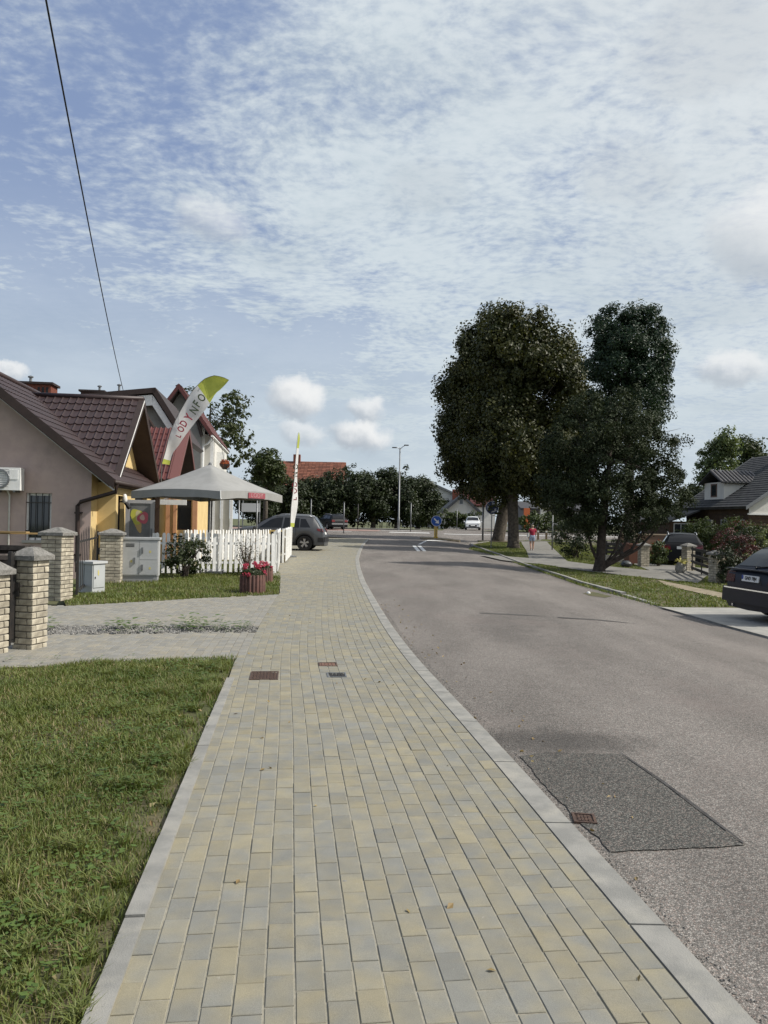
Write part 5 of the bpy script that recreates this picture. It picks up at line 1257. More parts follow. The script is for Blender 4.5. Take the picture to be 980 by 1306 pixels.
# chalkboard stand with yellow frame
p = G(348, 718); ab = thing('chalkboard_stand', 'yellow framed chalkboard stand behind the picket fence corner', 'chalkboard', (p.x, p.y + 1, g(p.x, p.y)), .2)
yw = mat('yellow_frame', (.50, .36, .12), .6); w2 = .27
for sgn in (-1, 1):
    rot = Matrix.Rotation(.16 * sgn, 3, 'X')
    q = MB()
    for c_, d_ in (((-w2, 0, .55), (.05, .03, 1.1)), ((w2, 0, .55), (.05, .03, 1.1)), ((0, 0, 1.12), (2 * w2 + .05, .03, .05)), ((0, 0, .3), (2 * w2 - .05, .03, .05))): q.box(tuple(rot @ Vector(c_) + Vector((0, sgn * -.18 + .18 * sgn * 2 - sgn * .0, 0))), d_, rot=rot)
    part('frame', q, yw, ab); part('board', MB().box(tuple(rot @ Vector((0, 0, .71)) + Vector((0, sgn * .18, 0))), (2 * w2 - .05, .014, .76), rot=rot), black_m, ab)

# ------------------------------------------------------------------ plants by the fence
def bush(name, label, cat, base, R3, n, lsize, m_, seed, stems=12, rc=.16, group=None, spread=.6, surf=.7, aspect=.6, blossoms=None, clumps=None):
    t = thing(name, label, cat, base, 0, group); q = MB(); r = random.Random(seed)
    for i in range(stems):
        a = r.uniform(0, 6.28); tip = Vector((R3[0] * .8 * math.cos(a) * r.random() ** .5, R3[1] * .8 * math.sin(a) * r.random() ** .5, R3[2] * 2 * r.uniform(.5, .92)))
        m1 = Vector((tip.x * .35, tip.y * .35, tip.z * .5)); q.tube([(r.gauss(0, R3[0] * .08), r.gauss(0, R3[1] * .08), 0), m1, tip], [.016, .012, .004], 5)
    part('stem', q, bark_dark, t)
    nc = clumps or max(12, int(n / 60)); C, N = crown_points([((0, 0, R3[2]), R3)], nc, n / nc, rc, seed, surf); C[:, 2] = np.maximum(C[:, 2], .02); leaf_part('foliage', C, N, lsize, seed, m_, t, aspect=aspect)
    if blossoms:
        k = np.random.default_rng(seed).choice(len(C), blossoms[0], replace=False); d = C[k] - np.array([0, 0, R3[2]]); P = []; Q = []
        for c_, n_ in zip(C[k] + d * .06, d):
            for _ in range(blossoms[2]): P.append(c_ + np.random.default_rng(int(abs(c_[0]) * 1e6) % 9999 + _).normal(0, blossoms[1] * .4, 3)); Q.append(n_)
        leaf_part('blossom', P, Q, blossoms[1], seed + 1, blossoms[3], t)
    return t
pale_petal = leafmat('pale_petal', (.62, .55, .42), (.75, .68, .58), .2)
b0 = G(235, 736); bush('rose_bush', 'rounded dark green rose bush with pale blooms before the picket fence', 'bush', (b0.x, b0.y, g(b0.x, b0.y)), (.66, .6, .53), 2600, .075, rose_m, 21, 14, .17, blossoms=(11, .06, 5, pale_petal), clumps=60)
b0 = G(313, 734); tb = thing('thorn_bush', 'nearly bare thorny shrub between rose bush and flower tub', 'shrub', (b0.x, b0.y, g(b0.x, b0.y)))
q = MB(); C = []; r_ = random.Random(4)
for i in range(26):
    a = r_.uniform(0, 6.28); rr = r_.uniform(.15, .55); tip = Vector((rr * math.cos(a), rr * math.sin(a) * .8, r_.uniform(.45, 1.0))); m1 = Vector((tip.x * .4, tip.y * .4, tip.z * .55)); q.tube([(r_.gauss(0, .05), r_.gauss(0, .05), 0), m1, tip], [.011, .008, .003], 4)
    for j in range(3):
        s_ = m1.lerp(tip, r_.random()); e_ = s_ + Vector((r_.gauss(0, .12), r_.gauss(0, .12), r_.uniform(.02, .2))); q.tube([s_, e_], [.005, .002], 4); C += [e_ + Vector((r_.gauss(0, .02), r_.gauss(0, .02), 0)) for _ in range(2)]
part('stem', q, mat('thorn_bark', (.085, .06, .045), .9), tb); leaf_part('foliage', C + [Vector((r_.gauss(0, .15), r_.gauss(0, .15), r_.uniform(.02, .2))) for _ in range(220)] + [Vector((-.18 + r_.gauss(0, .06), r_.gauss(0, .06), r_.uniform(.5, .95))) for _ in range(60)], [(0, 0, 1)] * (len(C) + 280), .055, 3, rose_m, tb)
def tub(px, py, r0, h, label, seed, full=1.0):
    p = G(px, py); t = thing('flower_tub', label, 'flower tub', (p.x, p.y, g(p.x, p.y)), seed * .3, 'round flower tubs of upright stakes'); bm_ = mat('tub_brown%d' % seed, (.125, .062, .050), .85, (.09, .048, .04), 8, .3, 60, island=.2)
    for i in range(20):
        a = 2 * math.pi * i / 20; part('stave', MB().tube([(r0 * math.cos(a), r0 * math.sin(a), -.02), (r0 * math.cos(a), r0 * math.sin(a), h - .012 + random.gauss(0, .004)), (r0 * math.cos(a), r0 * math.sin(a), h)], [r0 * .165, r0 * .165, r0 * .12], 7), bm_, t, (0, 0, 0), 50)
    part('soil', MB().lathe([(0, h - .05), (r0, h - .05), (r0, 0)], 16), MATS['mortar'], t)
    r = random.Random(seed); C, N = [], []
    for _ in range(700):
        d = Vector((r.gauss(0, 1), r.gauss(0, 1), abs(r.gauss(0, .8)))).normalized(); C.append(Vector((d.x * r0 * 1.05, d.y * r0 * 1.05, h - .05 + d.z * .17 * full)) * 1.0); N.append(d)
    leaf_part('foliage', C, N, .06, seed, rose_m, t, aspect=.9)
    C, N = [], []
    for _ in range(int(17 * full)):
        d = Vector((r.gauss(0, 1), r.gauss(-.3, 1), abs(r.gauss(.1, .8)))).normalized(); cc = Vector((d.x * r0 * 1.08, d.y * r0 * 1.08, h + .0 + d.z * .24 * full))
        for k in range(24): e = Vector((r.gauss(0, 1), r.gauss(0, 1), r.gauss(0, 1))).normalized(); C.append(cc + e * .038); N.append(e)
    leaf_part('flowers', C, N, .04, seed + 1, petal_m, t, aspect=.95)['kind'] = 'stuff'; return t
tub(322, 754.5, .235, .36, 'brown stake tub of pink geraniums, the nearer one with many blooms', 3, 1.0)
tub(336, 742, .20, .34, 'brown stake tub with few pink blooms half hidden behind the other', 5, .6)
# ================================================================== VEHICLES
tyre_m = mat('tyre_rubber', (.016, .016, .016), .85); rim_m = mat('alloy', (.42, .43, .45), .35, metal=.7); tint_m = mat('tinted_glass', (.008, .009, .011), .08, spec=.35)
red_l = mat('tail_lamp', (.14, .008, .008), .2, coat=.5); clear_l = mat('clear_lamp', (.55, .55, .53), .15, coat=.5); chrome = mat('chrome', (.55, .56, .58), .18, metal=.9)
plate_m = mat('plate_white', (.66, .66, .64), .5); plate_b = mat('plate_black', (.02, .02, .02), .6)
def interp(P, x): return float(np.interp(x, [p[0] for p in P], [p[1] for p in P]))
def car(name, label, cat, loc, rz, paint, L=4.4, Wd=1.82, top=None, belt=None, wb=2.63, fo=.86, wr=.335, roofw=.70, rails=False, sills=.24, clad=False, side=None, rear=None, plate=None, group=None, glass=tint_m, rearglass=None, front=None, trimstrip=False):
    """x runs forward from the rear bumper; top: roof/bonnet outline, belt: window sill line"""
    t = thing(name, label, cat, loc, rz, group)
    xf = L - fo; xr = xf - wb; ar = wr + .055
    xs = sorted(set([round(v, 3) for v in list(np.linspace(0, L, 34)) + [p[0] for p in top] + [xr + ar * math.cos(a) for a in np.linspace(0, math.pi, 11)] + [xf + ar * math.cos(a) for a in np.linspace(0, math.pi, 11)]]))
    hw0 = Wd / 2
    def plan(x): u = 2 * x / L - 1; return 1 - .10 * abs(u) ** 5 - .03 * abs(u) ** 14
    def ring(x):
        zt = interp(top, x); zb = min(interp(belt, x), zt - .012); zs = sills + .05 * abs(2 * x / L - 1) ** 6
        for c in (xr, xf):
            if abs(x - c) < ar: zs = max(zs, wr * .98 + math.sqrt(max(0, ar * ar - (x - c) ** 2)))
        zs = min(zs, zb - .06); hw = hw0 * plan(x); ch = max(0, (zt - zb) / max(.3, max(p[1] for p in top) - interp(belt, x)))
        ht = hw * (.985 - (1 - roofw) * min(1, ch) ** .8 * .95 - .05)
        zm = zs + (zb - zs) * .55
        return [(0, .20), (hw * .86, .22 if zs < .4 else zs - .003), (hw * .975, zs), (hw, zm), (hw * .975, zb), (ht, zt - min(.07, (zt - zb) * .25)), (ht * .86, zt - .004), (0, zt + .018)]
    def side_y(x, z):
        r = ring(x)[2:6]; 
        return float(np.interp(z, [p[1] for p in r], [p[0] for p in r]))
    q = MB(); k = 8
    for x in xs:
        r = ring(x)
        for (y, z) in r: q.v.append((x, y, z))
        for (y, z) in r[1:-1]: q.v.append((x, -y, z))
    m_ = 2 * k - 2
    order = list(range(k)) + [k + i for i in range(k - 3, -1, -1)]
    for i in range(len(xs) - 1):
        for j in range(m_):
            a, b_ = order[j], order[(j + 1) % m_]; q.f.append((i * m_ + a, i * m_ + b_, (i + 1) * m_ + b_, (i + 1) * m_ + a)); q.m.append(1 if j in (0, m_ - 1) else 0)
    q.f.append(tuple(order)); q.m.append(0); q.f.append(tuple((len(xs) - 1) * m_ + o for o in order[::-1])); q.m.append(0)
    body = part('body', q, [paint, black_m], t, (0, 0, 0), 38)
    def sidepanel(nm, P, m_, off=.006, par=None, both=True):
        for s_ in ((1, -1) if both else (1,)):
            q = MB(); n = len(P); vs = []
            zc = sum(p[1] for p in P) / n; xc = sum(p[0] for p in P) / n
            ed = []
            for i in range(n):
                a, c = P[i], P[(i + 1) % n]
                for j in range(4): ed.append((a[0] + (c[0] - a[0]) * j / 4, a[1] + (c[1] - a[1]) * j / 4))
            vs = [(x, s_ * (side_y(x, z) + off), z) for x, z in ed] + [(xc, s_ * (side_y(xc, zc) + off), zc)]
            vs2 = [(x, s_ * (side_y(x, z) - .01), z) for x, z in ed]; N_ = len(ed)
            q.add(vs + vs2, [(i, (i + 1) % N_, N_) for i in range(N_)] + [(i, N_ + 1 + i, N_ + 1 + (i + 1) % N_, (i + 1) % N_) for i in range(N_)]); part(nm, q, m_, par or t, (0, 0, 0), 30)
    def toppanel(nm, x0, x1, f, m_, off=.008, w0=.86, par=None):
        q = MB(); X = [x0 + (x1 - x0) * i / 6 for i in range(7)]
        for x in X:
            r = ring(x); zt = interp(top, x); d = (interp(top, x + .02) - interp(top, x - .02)) / .04; n = Vector((-d, 0, 1)).normalized(); hw_ = r[5][0] * f
            for y in np.linspace(-1, 1, 7): q.v.append((x + n.x * off, y * hw_, zt + .018 * (1 - abs(y)) * .9 - .004 * abs(y) + n.z * off))
        for i in range(6):
            for j in range(6): a = i * 7 + j; q.f.append((a, a + 1, a + 8, a + 7)); q.m.append(0)
        part(nm, q, m_, par or t, (0, 0, 0), 30)
    def rearx(z, end=0):
        P = [p for p in top]
        if end == 0: zs_ = [p[1] for p in P[:6]]; xs_ = [p[0] for p in P[:6]]
        else: zs_ = [p[1] for p in P[::-1][:4]]; xs_ = [p[0] for p in P[::-1][:4]]
        return float(np.interp(z, zs_, xs_))
    def endpanel(nm, y0, y1, z0, z1, m_, off=.010, end=0, par=None, dep=.02):
        s_ = -1 if end == 0 else 1; q = MB(); x0 = rearx(z0, end) + s_ * off; x1 = rearx(z1, end) + s_ * off; d = -s_ * dep
        q.add([(x0, y0, z0), (x0, y1, z0), (x1, y1, z1), (x1, y0, z1), (x0 + d, y0, z0), (x0 + d, y1, z0), (x1 + d, y1, z1), (x1 + d, y0, z1)], [(0, 1, 2, 3), (0, 1, 5, 4), (1, 2, 6, 5), (2, 3, 7, 6), (3, 0, 4, 7)])
        return part(nm, q, m_, par or t)
    for P in side or []: sidepanel('side_window', P, glass)
    if rearglass: toppanel('rear_window', rearglass[0], rearglass[1], .88, glass)
    if front: toppanel('windscreen', front[0], front[1], .90, glass)
    for c in (xr, xf):
        for s_ in (1, -1):
            y = s_ * (hw0 * .985 - .10); w = part('wheel', MB().lathe([(wr * .62, -.10), (wr * .93, -.105), (wr, -.075), (wr, .075), (wr * .93, .105), (wr * .62, .10)], 26, (c, y, wr), 'y', 0, False), tyre_m, t, (0, 0, 0), 40)
            q = MB().lathe([(wr * .66, .0), (wr * .66, .09 * s_), (wr * .60, .092 * s_), (wr * .58, .05 * s_), (.05, .045 * s_), (0, .05 * s_)], 24, (c, y, wr), 'y', 1)
            for i in range(5):
                a = i * 2 * math.pi / 5 + .3
                for da in (-.16, .16):
                    rot = Matrix.Rotation(-(a + da), 3, 'Y'); q.box(tuple(Vector((c, y + s_ * .075, wr)) + rot @ Vector((wr * .36, 0, 0))), (wr * .56, .03, wr * .12), rot=rot)
            q.lathe([(wr * .14, .06 * s_), (wr * .14, .09 * s_), (0, .092 * s_)], 12, (c, y, wr), 'y'); part('rim', q, [rim_m, black_m], w)
            q = MB(); A = np.linspace(-.15, math.pi + .15, 15)
            for a in A:
                for (rr, yy_) in ((ar - .012, -.015), (ar + (.055 if clad else .018), .002), (ar + (.05 if clad else .015), .012), (ar - .012, .012)):
                    x = c + rr * math.cos(a); z = wr + rr * math.sin(a) * 1.0; q.v.append((x, s_ * (hw0 * plan(c) * .985 + yy_), max(z, .22)))
            for i in range(14):
                for j in range(4): a = i * 4 + j; b_ = i * 4 + (j + 1) % 4; q.f.append((a, b_, b_ + 4, a + 4)); q.m.append(0)
            if clad: part('arch_cladding', q, black_m, t, (0, 0, 0), 30)
    part('wheel_well', MB().bx(xr - ar, xr + ar, -hw0 * .62, hw0 * .62, .25, wr + ar * .6).bx(xf - ar, xf + ar, -hw0 * .62, hw0 * .62, .25, wr + ar * .6), black_m, t)
    if clad: sidepanel('sill_trim', [(xr + ar, sills + .01), (xf - ar, sills + .01), (xf - ar, sills + .13), (xr + ar, sills + .13)], black_m, .012)
    if rails:
        for s_ in (1, -1):
            X = [p for p in np.linspace(rails[0], rails[1], 8)]; part('roof_rail', MB().tube([(x, s_ * ring(x)[5][0] * .98, interp(top, x) + (.035 if 0 < i < 7 else -.03)) for i, x in enumerate(X)], .018, 6), rim_m if rails[2] else black_m, t, (0, 0, 0), True)
    # door mirrors, handles and shut lines
    mx = xf - .42
    for s_ in (1, -1): part('mirror', MB().lathe([(.0, -.08), (.06, -.07), (.085, 0), (.075, .06), (0, .08)], 10, (mx, s_ * (hw0 + .09), interp(belt, mx) + .04), 'y').box((mx, s_ * (hw0 + .0), interp(belt, mx) + .01), (.06, .1, .03)), paint, t, (0, 0, 0), 40)
    for hx in (xr + .55, xr + 1.55):
        sidepanel('door_handle', [(hx, interp(belt, hx) - .13), (hx + .2, interp(belt, hx) - .12), (hx + .2, interp(belt, hx) - .09), (hx, interp(belt, hx) - .10)], paint, .03)
    for hx in (xr + .40, xr + 1.37, xf - .55):
        sidepanel('door_gap', [(hx, sills + .14), (hx + .012, sills + .14), (hx + .012, interp(belt, hx)), (hx, interp(belt, hx))], black_m, .003)
    return t, sidepanel, endpanel, toppanel, rearx, side_y
# grey SUV side on
suv_p = mat('suv_grey', (.075, .078, .083), .35, (.070, .073, .078), 2, metal=.3, coat=.35)
topS = [(0, .45), (.03, .78), (.14, 1.0), (.30, 1.28), (.52, 1.56), (.8, 1.60), (1.7, 1.63), (2.3, 1.58), (2.75, 1.38), (3.15, 1.09), (3.7, 1.02), (4.15, .90), (4.32, .72), (4.39, .45)]
beltS = [(0, .99), (.6, 1.03), (1.6, 1.0), (3.0, .98), (4.4, .86)]
pS = G(390, 702.5); zS = g(pS.x, 36)
pS = AT(404, 702, 36)
ang = math.pi - R(3)
rearpt = AT(415, 690, 36.6); cS_, sS_ = math.cos(ang), math.sin(ang)
suv, sp_, ep_, tp_, rx_, sy_ = car('suv', 'grey SUV with roof rails parked side on beyond the picket fence', 'car', (rearpt.x, 37.2, g(rearpt.x, 37)), ang, suv_p, 4.38, 1.84, topS, beltS, 2.64, .87, .345, .74, (.55, 2.2, 1), .25, True,
    [[(.62, 1.06), (1.08, 1.06), (1.08, 1.45), (.86, 1.44)], [(1.13, 1.05), (1.85, 1.03), (1.80, 1.50), (1.13, 1.47)], [(1.92, 1.03), (2.95, 1.02), (2.45, 1.38), (2.15, 1.49), (1.88, 1.5)]], rearglass=(.16, .46), front=(2.42, 3.05))
suv.scale = (1.06, 1.0, 1.04)
for s_ in (1, -1): ep_('tail_lamp', s_ * .55, s_ * .84, .86, 1.02, red_l, .03)
sp_('tail_lamp', [(.06, .86), (.30, .92), (.33, 1.02), (.14, 1.0)], red_l, .008)
ep_('number_plate', -.26, .26, .74, .85, plate_m, .02); ep_('bumper', -.8, .8, .42, .62, black_m, .03)
sp_('bumper_side', [(.03, .40), (.28, .40), (.28, .60), (.03, .60)], black_m, .012)
dull_l = mat('dull_tail_lamp', (.05, .006, .006), .25, spec=.4)
# dark estate at the right edge, rear towards us
navy = mat('navy_paint', (.006, .009, .020), .4, (.005, .008, .016), 2, coat=.0, spec=.25)
topE = [(0, .38), (.02, .62), (.06, .88), (.16, .98), (.42, 1.22), (.66, 1.37), (1.1, 1.41), (2.0, 1.42), (2.5, 1.36), (3.3, .98), (4.0, .88), (4.4, .70), (4.5, .40)]
beltE = [(0, .93), (.2, .955), (.9, .94), (3.3, .90), (4.5, .75)]
fwd = Vector((.992, .125, 0)).normalized(); Yc = 14.4; angE = math.atan2(fwd.y, fwd.x)
pc = AT(955.5, 742, Yc); zc = g(pc.x, pc.y)
est, sp_, ep_, tp_, rx_, sy_ = car('estate_car', 'dark navy estate car cut off by the right edge, seen from behind', 'car', (pc.x, pc.y, zc), angE, navy, 4.5, 1.74, topE, beltE, 2.6, .9, .31, .72, False, .26, False,
    [[(.55, 1.0), (1.2, 1.0), (1.15, 1.28), (.75, 1.27)], [(1.26, 1.0), (2.0, .99), (1.95, 1.30), (1.26, 1.29)], [(2.06, .99), (3.1, .96), (2.5, 1.28), (2.04, 1.30)]], rearglass=(.19, .60), front=(2.55, 3.2))
ep_('bumper', -.82, .82, .32, .60, navy, .045, dep=.10); ep_('bumper_strip', -.76, .76, .575, .598, chrome, .055)
for s_ in (1, -1): ep_('tail_lamp', s_ * .52, s_ * .80, .70, .90, dull_l, .012); 
sp_('tail_lamp', [(.05, .70), (.20, .70), (.22, .90), (.10, .90)], dull_l, .006)
npl = ep_('number_plate', -.26, .26, .735, .85, plate_m, .022); ep_('plate_recess', -.34, .34, .70, .90, black_m, .008)
part('number_band', MB().box((rx_(.79) - .0235, .237, .7925), (.003, .046, .112)), mat('plate_blue', (.03, .06, .28), .5), npl)
def txt_part(s_, size, m_, parent, M4, sx=1.0, name='lettering', bold=0.0): return text(s_, size, m_, parent, M4, .001, sx, name, bold)
txt_part('GND 78J4', .092, plate_b, npl, face_mat((rx_(.79) - .026, -.02, .7925), (0, -1, 0), (.05, 0, 1)), sx=.92, bold=.002)
q = MB().tube([(rx_(1.0) - .03, .0, 1.0), (rx_(1.04) - .04, -.30, 1.035)], .012, 5).tube([(rx_(1.0) - .02, 0, .99), (rx_(1.0) - .05, 0, 1.0)], .022, 6); part('wiper', q, black_m, est)
part('boot_spoiler', MB().box((.05, 0, .955), (.10, 1.50, .02)), navy, est); part('exhaust', MB().tube([(-.02, .5, .26), (.3, .5, .27)], .03, 8), chrome, est)
# dark estate by the hedge, left background
p = AT(445.5, 675, 70); dk = mat('dark_car', (.006, .0065, .008), .45, spec=.18)
c3, sp_, ep_, tp_, rx_, sy_ = car('estate_car', 'distant black estate car under the hedge trees left of the road', 'car', (p.x - .9, 71, g(p.x, 71)), math.pi - R(62), dk, 4.5, 1.78, topE, beltE, 2.6, .9, .31, .72, (.7, 2.2, 1), .26, False,
    [[(.55, 1.0), (1.2, 1.0), (1.15, 1.28), (.75, 1.27)], [(1.26, 1.0), (2.0, .99), (1.95, 1.30), (1.26, 1.29)], [(2.06, .99), (3.1, .96), (2.5, 1.28), (2.04, 1.30)]], rearglass=(.19, .60), front=(2.55, 3.2))
ep_('tail_lamp', -.8, -.5, .7, .88, red_l, .012); ep_('tail_lamp', .5, .8, .7, .88, red_l, .012); ep_('bumper', -.82, .82, .45, .6, metal_grey, .03)
# white car coming towards us
wp_ = mat('white_paint_car', (.66, .67, .67), .3, coat=.6)
topW = [(0, .45), (.05, .85), (.25, 1.2), (.45, 1.42), (1.0, 1.50), (1.9, 1.50), (2.3, 1.40), (2.95, 1.02), (3.5, .94), (3.85, .78), (3.98, .42)]
beltW = [(0, .93), (2.0, .92), (4, .8)]
p = AT(604.5, 677, 84); wc, sp_, ep_, tp_, rx_, sy_ = car('hatchback', 'white hatchback driving towards us beyond the roundabout', 'car', (p.x + .3, 88, g(p.x, 84)), -math.pi / 2 - .10, wp_, 3.98, 1.72, topW, beltW, 2.5, .78, .31, .76, False, .25, False,
    [[(.5, 1.0), (1.2, .98), (1.2, 1.38), (.65, 1.36)], [(1.28, .98), (2.75, .98), (2.1, 1.38), (1.28, 1.38)]], rearglass=(.10, .40), front=(2.28, 2.9))
for s_ in (1, -1): ep_('headlight', s_ * .5, s_ * .78, .66, .80, clear_l, .05, 1)
ep_('grille', -.42, .42, .40, .60, black_m, .04, 1); ep_('number_plate', -.24, .24, .46, .56, plate_m, .06, 1); ep_('lower_bumper', -.75, .75, .26, .36, black_m, .04, 1)
# black car in the drive on the right
p = G(868, 722)
bc, sp_, ep_, tp_, rx_, sy_ = car('parked_car', 'black car with roof bars parked in the drive behind the dark slat gate', 'car', (p.x + .2, p.y + .2, g(p.x, p.y)), R(72), dk, 4.5, 1.78, topE, beltE, 2.6, .9, .31, .72, (.7, 2.2, 1), .26, False,
    [[(.55, 1.0), (1.2, 1.0), (1.15, 1.28), (.75, 1.27)], [(1.26, 1.0), (2.0, .99), (1.95, 1.30), (1.26, 1.29)], [(2.06, .99), (3.1, .96), (2.5, 1.28), (2.04, 1.30)]], rearglass=(.19, .60), front=(2.55, 3.2))
ep_('number_plate', -.26, .26, .73, .85, plate_m, .022)
for s_ in (1, -1): ep_('tail_lamp', s_ * .52, s_ * .80, .70, .90, red_l, .012)
p = AT(822, 690, 60); vn, sp_, ep_, tp_, rx_, sy_ = car('parked_car', 'white parked car half hidden behind the dark leaved plum tree', 'car', (p.x, 60, g(p.x, 60) - .1), .35, wp_, 4.2, 1.75, topW, beltW, 2.5, .85, .31, .76, False, .25, False,
    [[(.5, 1.0), (1.2, .98), (1.2, 1.38), (.65, 1.36)], [(1.28, .98), (2.75, .98), (2.1, 1.38), (1.28, 1.38)]], rearglass=(.10, .40), front=(2.28, 2.9))

# ================================================================== RIGHT SIDE
# ------------------------------------------------------------------ the two limes, maple, plum
b1 = G(655, 699); b2 = G(636, 691)
def tr(p, dz=0): return (p.x, p.y, g(p.x, p.y) - .03)
Y1 = b1.y; k1 = Y1 / F
tp1 = [(b1.x, Y1, tr(b1)[2] - .2), (b1.x + .0, Y1, tr(b1)[2] + .3), (b1.x - .03, Y1, tr(b1)[2] + 1.5), AT(654, 640, Y1), AT(656, 560, Y1), AT(660, 470, Y1)]
lime1 = tree('lime_tree', 'tall olive green lime tree with upright trunk beside the walking woman', 'tree', tr(b1), tp1, [.50, .36, .33, .33, .25, .10],
    [E(652, 462, Y1, 44, 68), E(694, 490, Y1, 50, 66), E(660, 560, Y1, 74, 66), E(648, 425, Y1, 24, 30), E(704, 590, Y1, 46, 40), E(728, 492, Y1, 28, 34), E(712, 445, Y1, 24, 32), E(736, 540, Y1, 22, 34), E(630, 612, Y1, 30, 36), E(672, 618, Y1, 36, 34), E(690, 425, Y1, 20, 24)], 640, 165, .72, .19, lime_m, 31, tips=30, upb=.1, flat=1.15, surf=.82, aspect=.75)
Y2 = b2.y
tp2 = [(b2.x - .1, Y2, tr(b2)[2] - .2), (b2.x, Y2, tr(b2)[2] + .3), AT(641, 660, Y2), AT(649, 630, Y2), AT(640, 560, Y2), AT(628, 480, Y2)]
lime2 = tree('lime_tree', 'tall lime tree with thick leaning trunk behind the roundabout sign', 'tree', tr(b2), tp2, [.58, .46, .43, .40, .26, .1],
    [E(622, 492, Y2, 44, 70), E(606, 552, Y2, 40, 54), E(635, 590, Y2, 50, 44), E(636, 440, Y2, 30, 44), E(580, 500, Y2, 20, 22), E(596, 470, Y2, 24, 28), E(574, 545, Y2, 16, 24), E(582, 585, Y2, 18, 24), E(612, 612, Y2, 28, 30), E(632, 412, Y2, 18, 20), E(608, 440, Y2, 20, 22)], 560, 165, .74, .20, lime_m, 37, tips=30, upb=.1, flat=1.15, surf=.82, aspect=.75)
Y3 = 40.0; b3 = AT(803, 700, Y3); 
tp3 = [(b3.x, Y3, -.3), (b3.x, Y3, 1.5), AT(803, 620, Y3), AT(802, 540, Y3), AT(801, 440, Y3)]
tree('maple_tree', 'dark blue green maple with oblong crown rising behind the plum tree', 'tree', (b3.x, Y3, g(b3.x, Y3)), tp3, [.35, .28, .25, .2, .07],
    [E(800, 442, Y3, 52, 54), E(800, 490, Y3, 52, 64), E(799, 540, Y3, 48, 60), E(788, 422, Y3, 34, 32), E(814, 425, Y3, 32, 36), E(800, 460, Y3, 54, 40)], 420, 150, .55, .145, maple_m, 41, tips=16, upb=.3, surf=.82)
b4 = G(765, 729); Y4 = b4.y
tp4 = [(b4.x, Y4, tr(b4)[2] - .15), (b4.x - .02, Y4, tr(b4)[2] + .08), (b4.x + .03, Y4, tr(b4)[2] + .6), AT(769, 665, Y4), AT(775, 620, Y4), AT(780, 560, Y4)]
plum = tree('plum_tree', 'broad purple black plum tree with forked stem on the verge', 'tree', tr(b4), tp4, [.36, .24, .17, .15, .12, .05],
    [E(780, 575, Y4, 76, 68), E(740, 580, Y4, 52, 62), E(825, 590, Y4, 50, 56), E(770, 545, Y4, 46, 42), E(785, 640, Y4, 84, 42), E(735, 625, Y4, 46, 40), E(715, 570, Y4, 26, 36), E(850, 620, Y4, 32, 34), E(705, 610, Y4, 20, 30), E(745, 655, Y4, 44, 28), E(812, 662, Y4, 48, 24), E(868, 560, Y4, 12, 16), E(872, 640, Y4, 12, 20), E(745, 520, Y4, 20, 18), E(800, 508, Y4, 22, 16), E(838, 540, Y4, 22, 22), E(694, 585, Y4, 14, 18)], 640, 105, .32, .095, plum_m, 43, bark=bark_dark, tips=26, upb=.2, flat=.9, aspect=.6, limb_r=.30)
q = MB(); bb = Vector(tr(b4))
for tipx in ((815, 660), (838, 650), (800, 655), (852, 660), (745, 660)):
    a = AT(768 + (tipx[0] - 768) * .1, 722, Y4) - bb; c = AT(768 + (tipx[0] - 768) * .55, 700, Y4 - .1) - bb; e = AT(tipx[0], tipx[1], Y4 - .2) - bb; q.tube([(0.05, 0, .12), a + Vector((0, 0, .05)), c, e], [.10, .075, .055, .02], 7)
part('low_limb', q, bark_dark, plum)
# ------------------------------------------------------------------ background trees
def ftree(px, pyt, pyb, wpx, Y, label, m_, seed, n=360, ll=26, ls=.30, rc=.55, kind='tree', group=None, lobes=5, surf=.6, gap=0):
    r = random.Random(seed); bs = AT(px, 660, Y); z = g(bs.x, Y); k = Y / F; top = HC + (HZ + (px - 490) * ROLL - pyt) * k; bot = HC + (HZ + (px - 490) * ROLL - pyb) * k; bot = max(bot, z + .1); w = wpx / 2 * k
    H = top - bot; env = [((bs.x, Y, bot + H * .52), (w * .82, w * .8, H * .46))]
    for i in range(lobes): a = r.uniform(0, 6.28); f = r.uniform(.2, .85); env.append(((bs.x + w * .52 * math.cos(a) * (1.1 - f * .3), Y + w * .45 * math.sin(a), bot + H * f), (w * .42, w * .42, H * .17)))
    return tree('tree' if kind == 'tree' else kind, label, 'tree', (bs.x, Y, z), [(bs.x, Y, z - .2), (bs.x + .05, Y, z + (bot - z) * .5 + .3), (bs.x, Y, bot + H * .3), (bs.x + .1, Y, bot + H * .75)], [.06 * w + .12, .05 * w + .1, .04 * w + .06, .04], env, n, ll, rc, ls, m_, seed, tips=12, group=group, surf=surf)
ftree(264, 482, 625, 132, 58, 'airy walnut tree with gaps in the crown behind the grey house', sparse_m, 51, 150, 26, .30, .50, lobes=12, surf=.55, kind='walnut_tree')
ftree(338, 566, 625, 54, 66, 'bright green bushy tree left of the clay roofed house', green_m, 52, 210, 30, .28, .5, kind='bushy_tree')
hl = [(330, 601, 60, 78, 'dark dense tree at the left end of the hedge row, behind the parasol'), (372, 607, 66, 82, 'dark hedge tree below the left part of the clay roof'), (408, 606, 64, 84, 'low dark hedge tree behind the parked grey SUV'), (440, 590, 68, 85, 'dark hedge tree rising right of the clay roof'), (476, 598, 66, 87, 'dark hedge tree behind the plain steel posts'), (506, 593, 66, 88, 'dark feathery hedge tree just behind the street lamp'), (533, 605, 56, 90, 'small dark hedge tree at the right end of the row')]
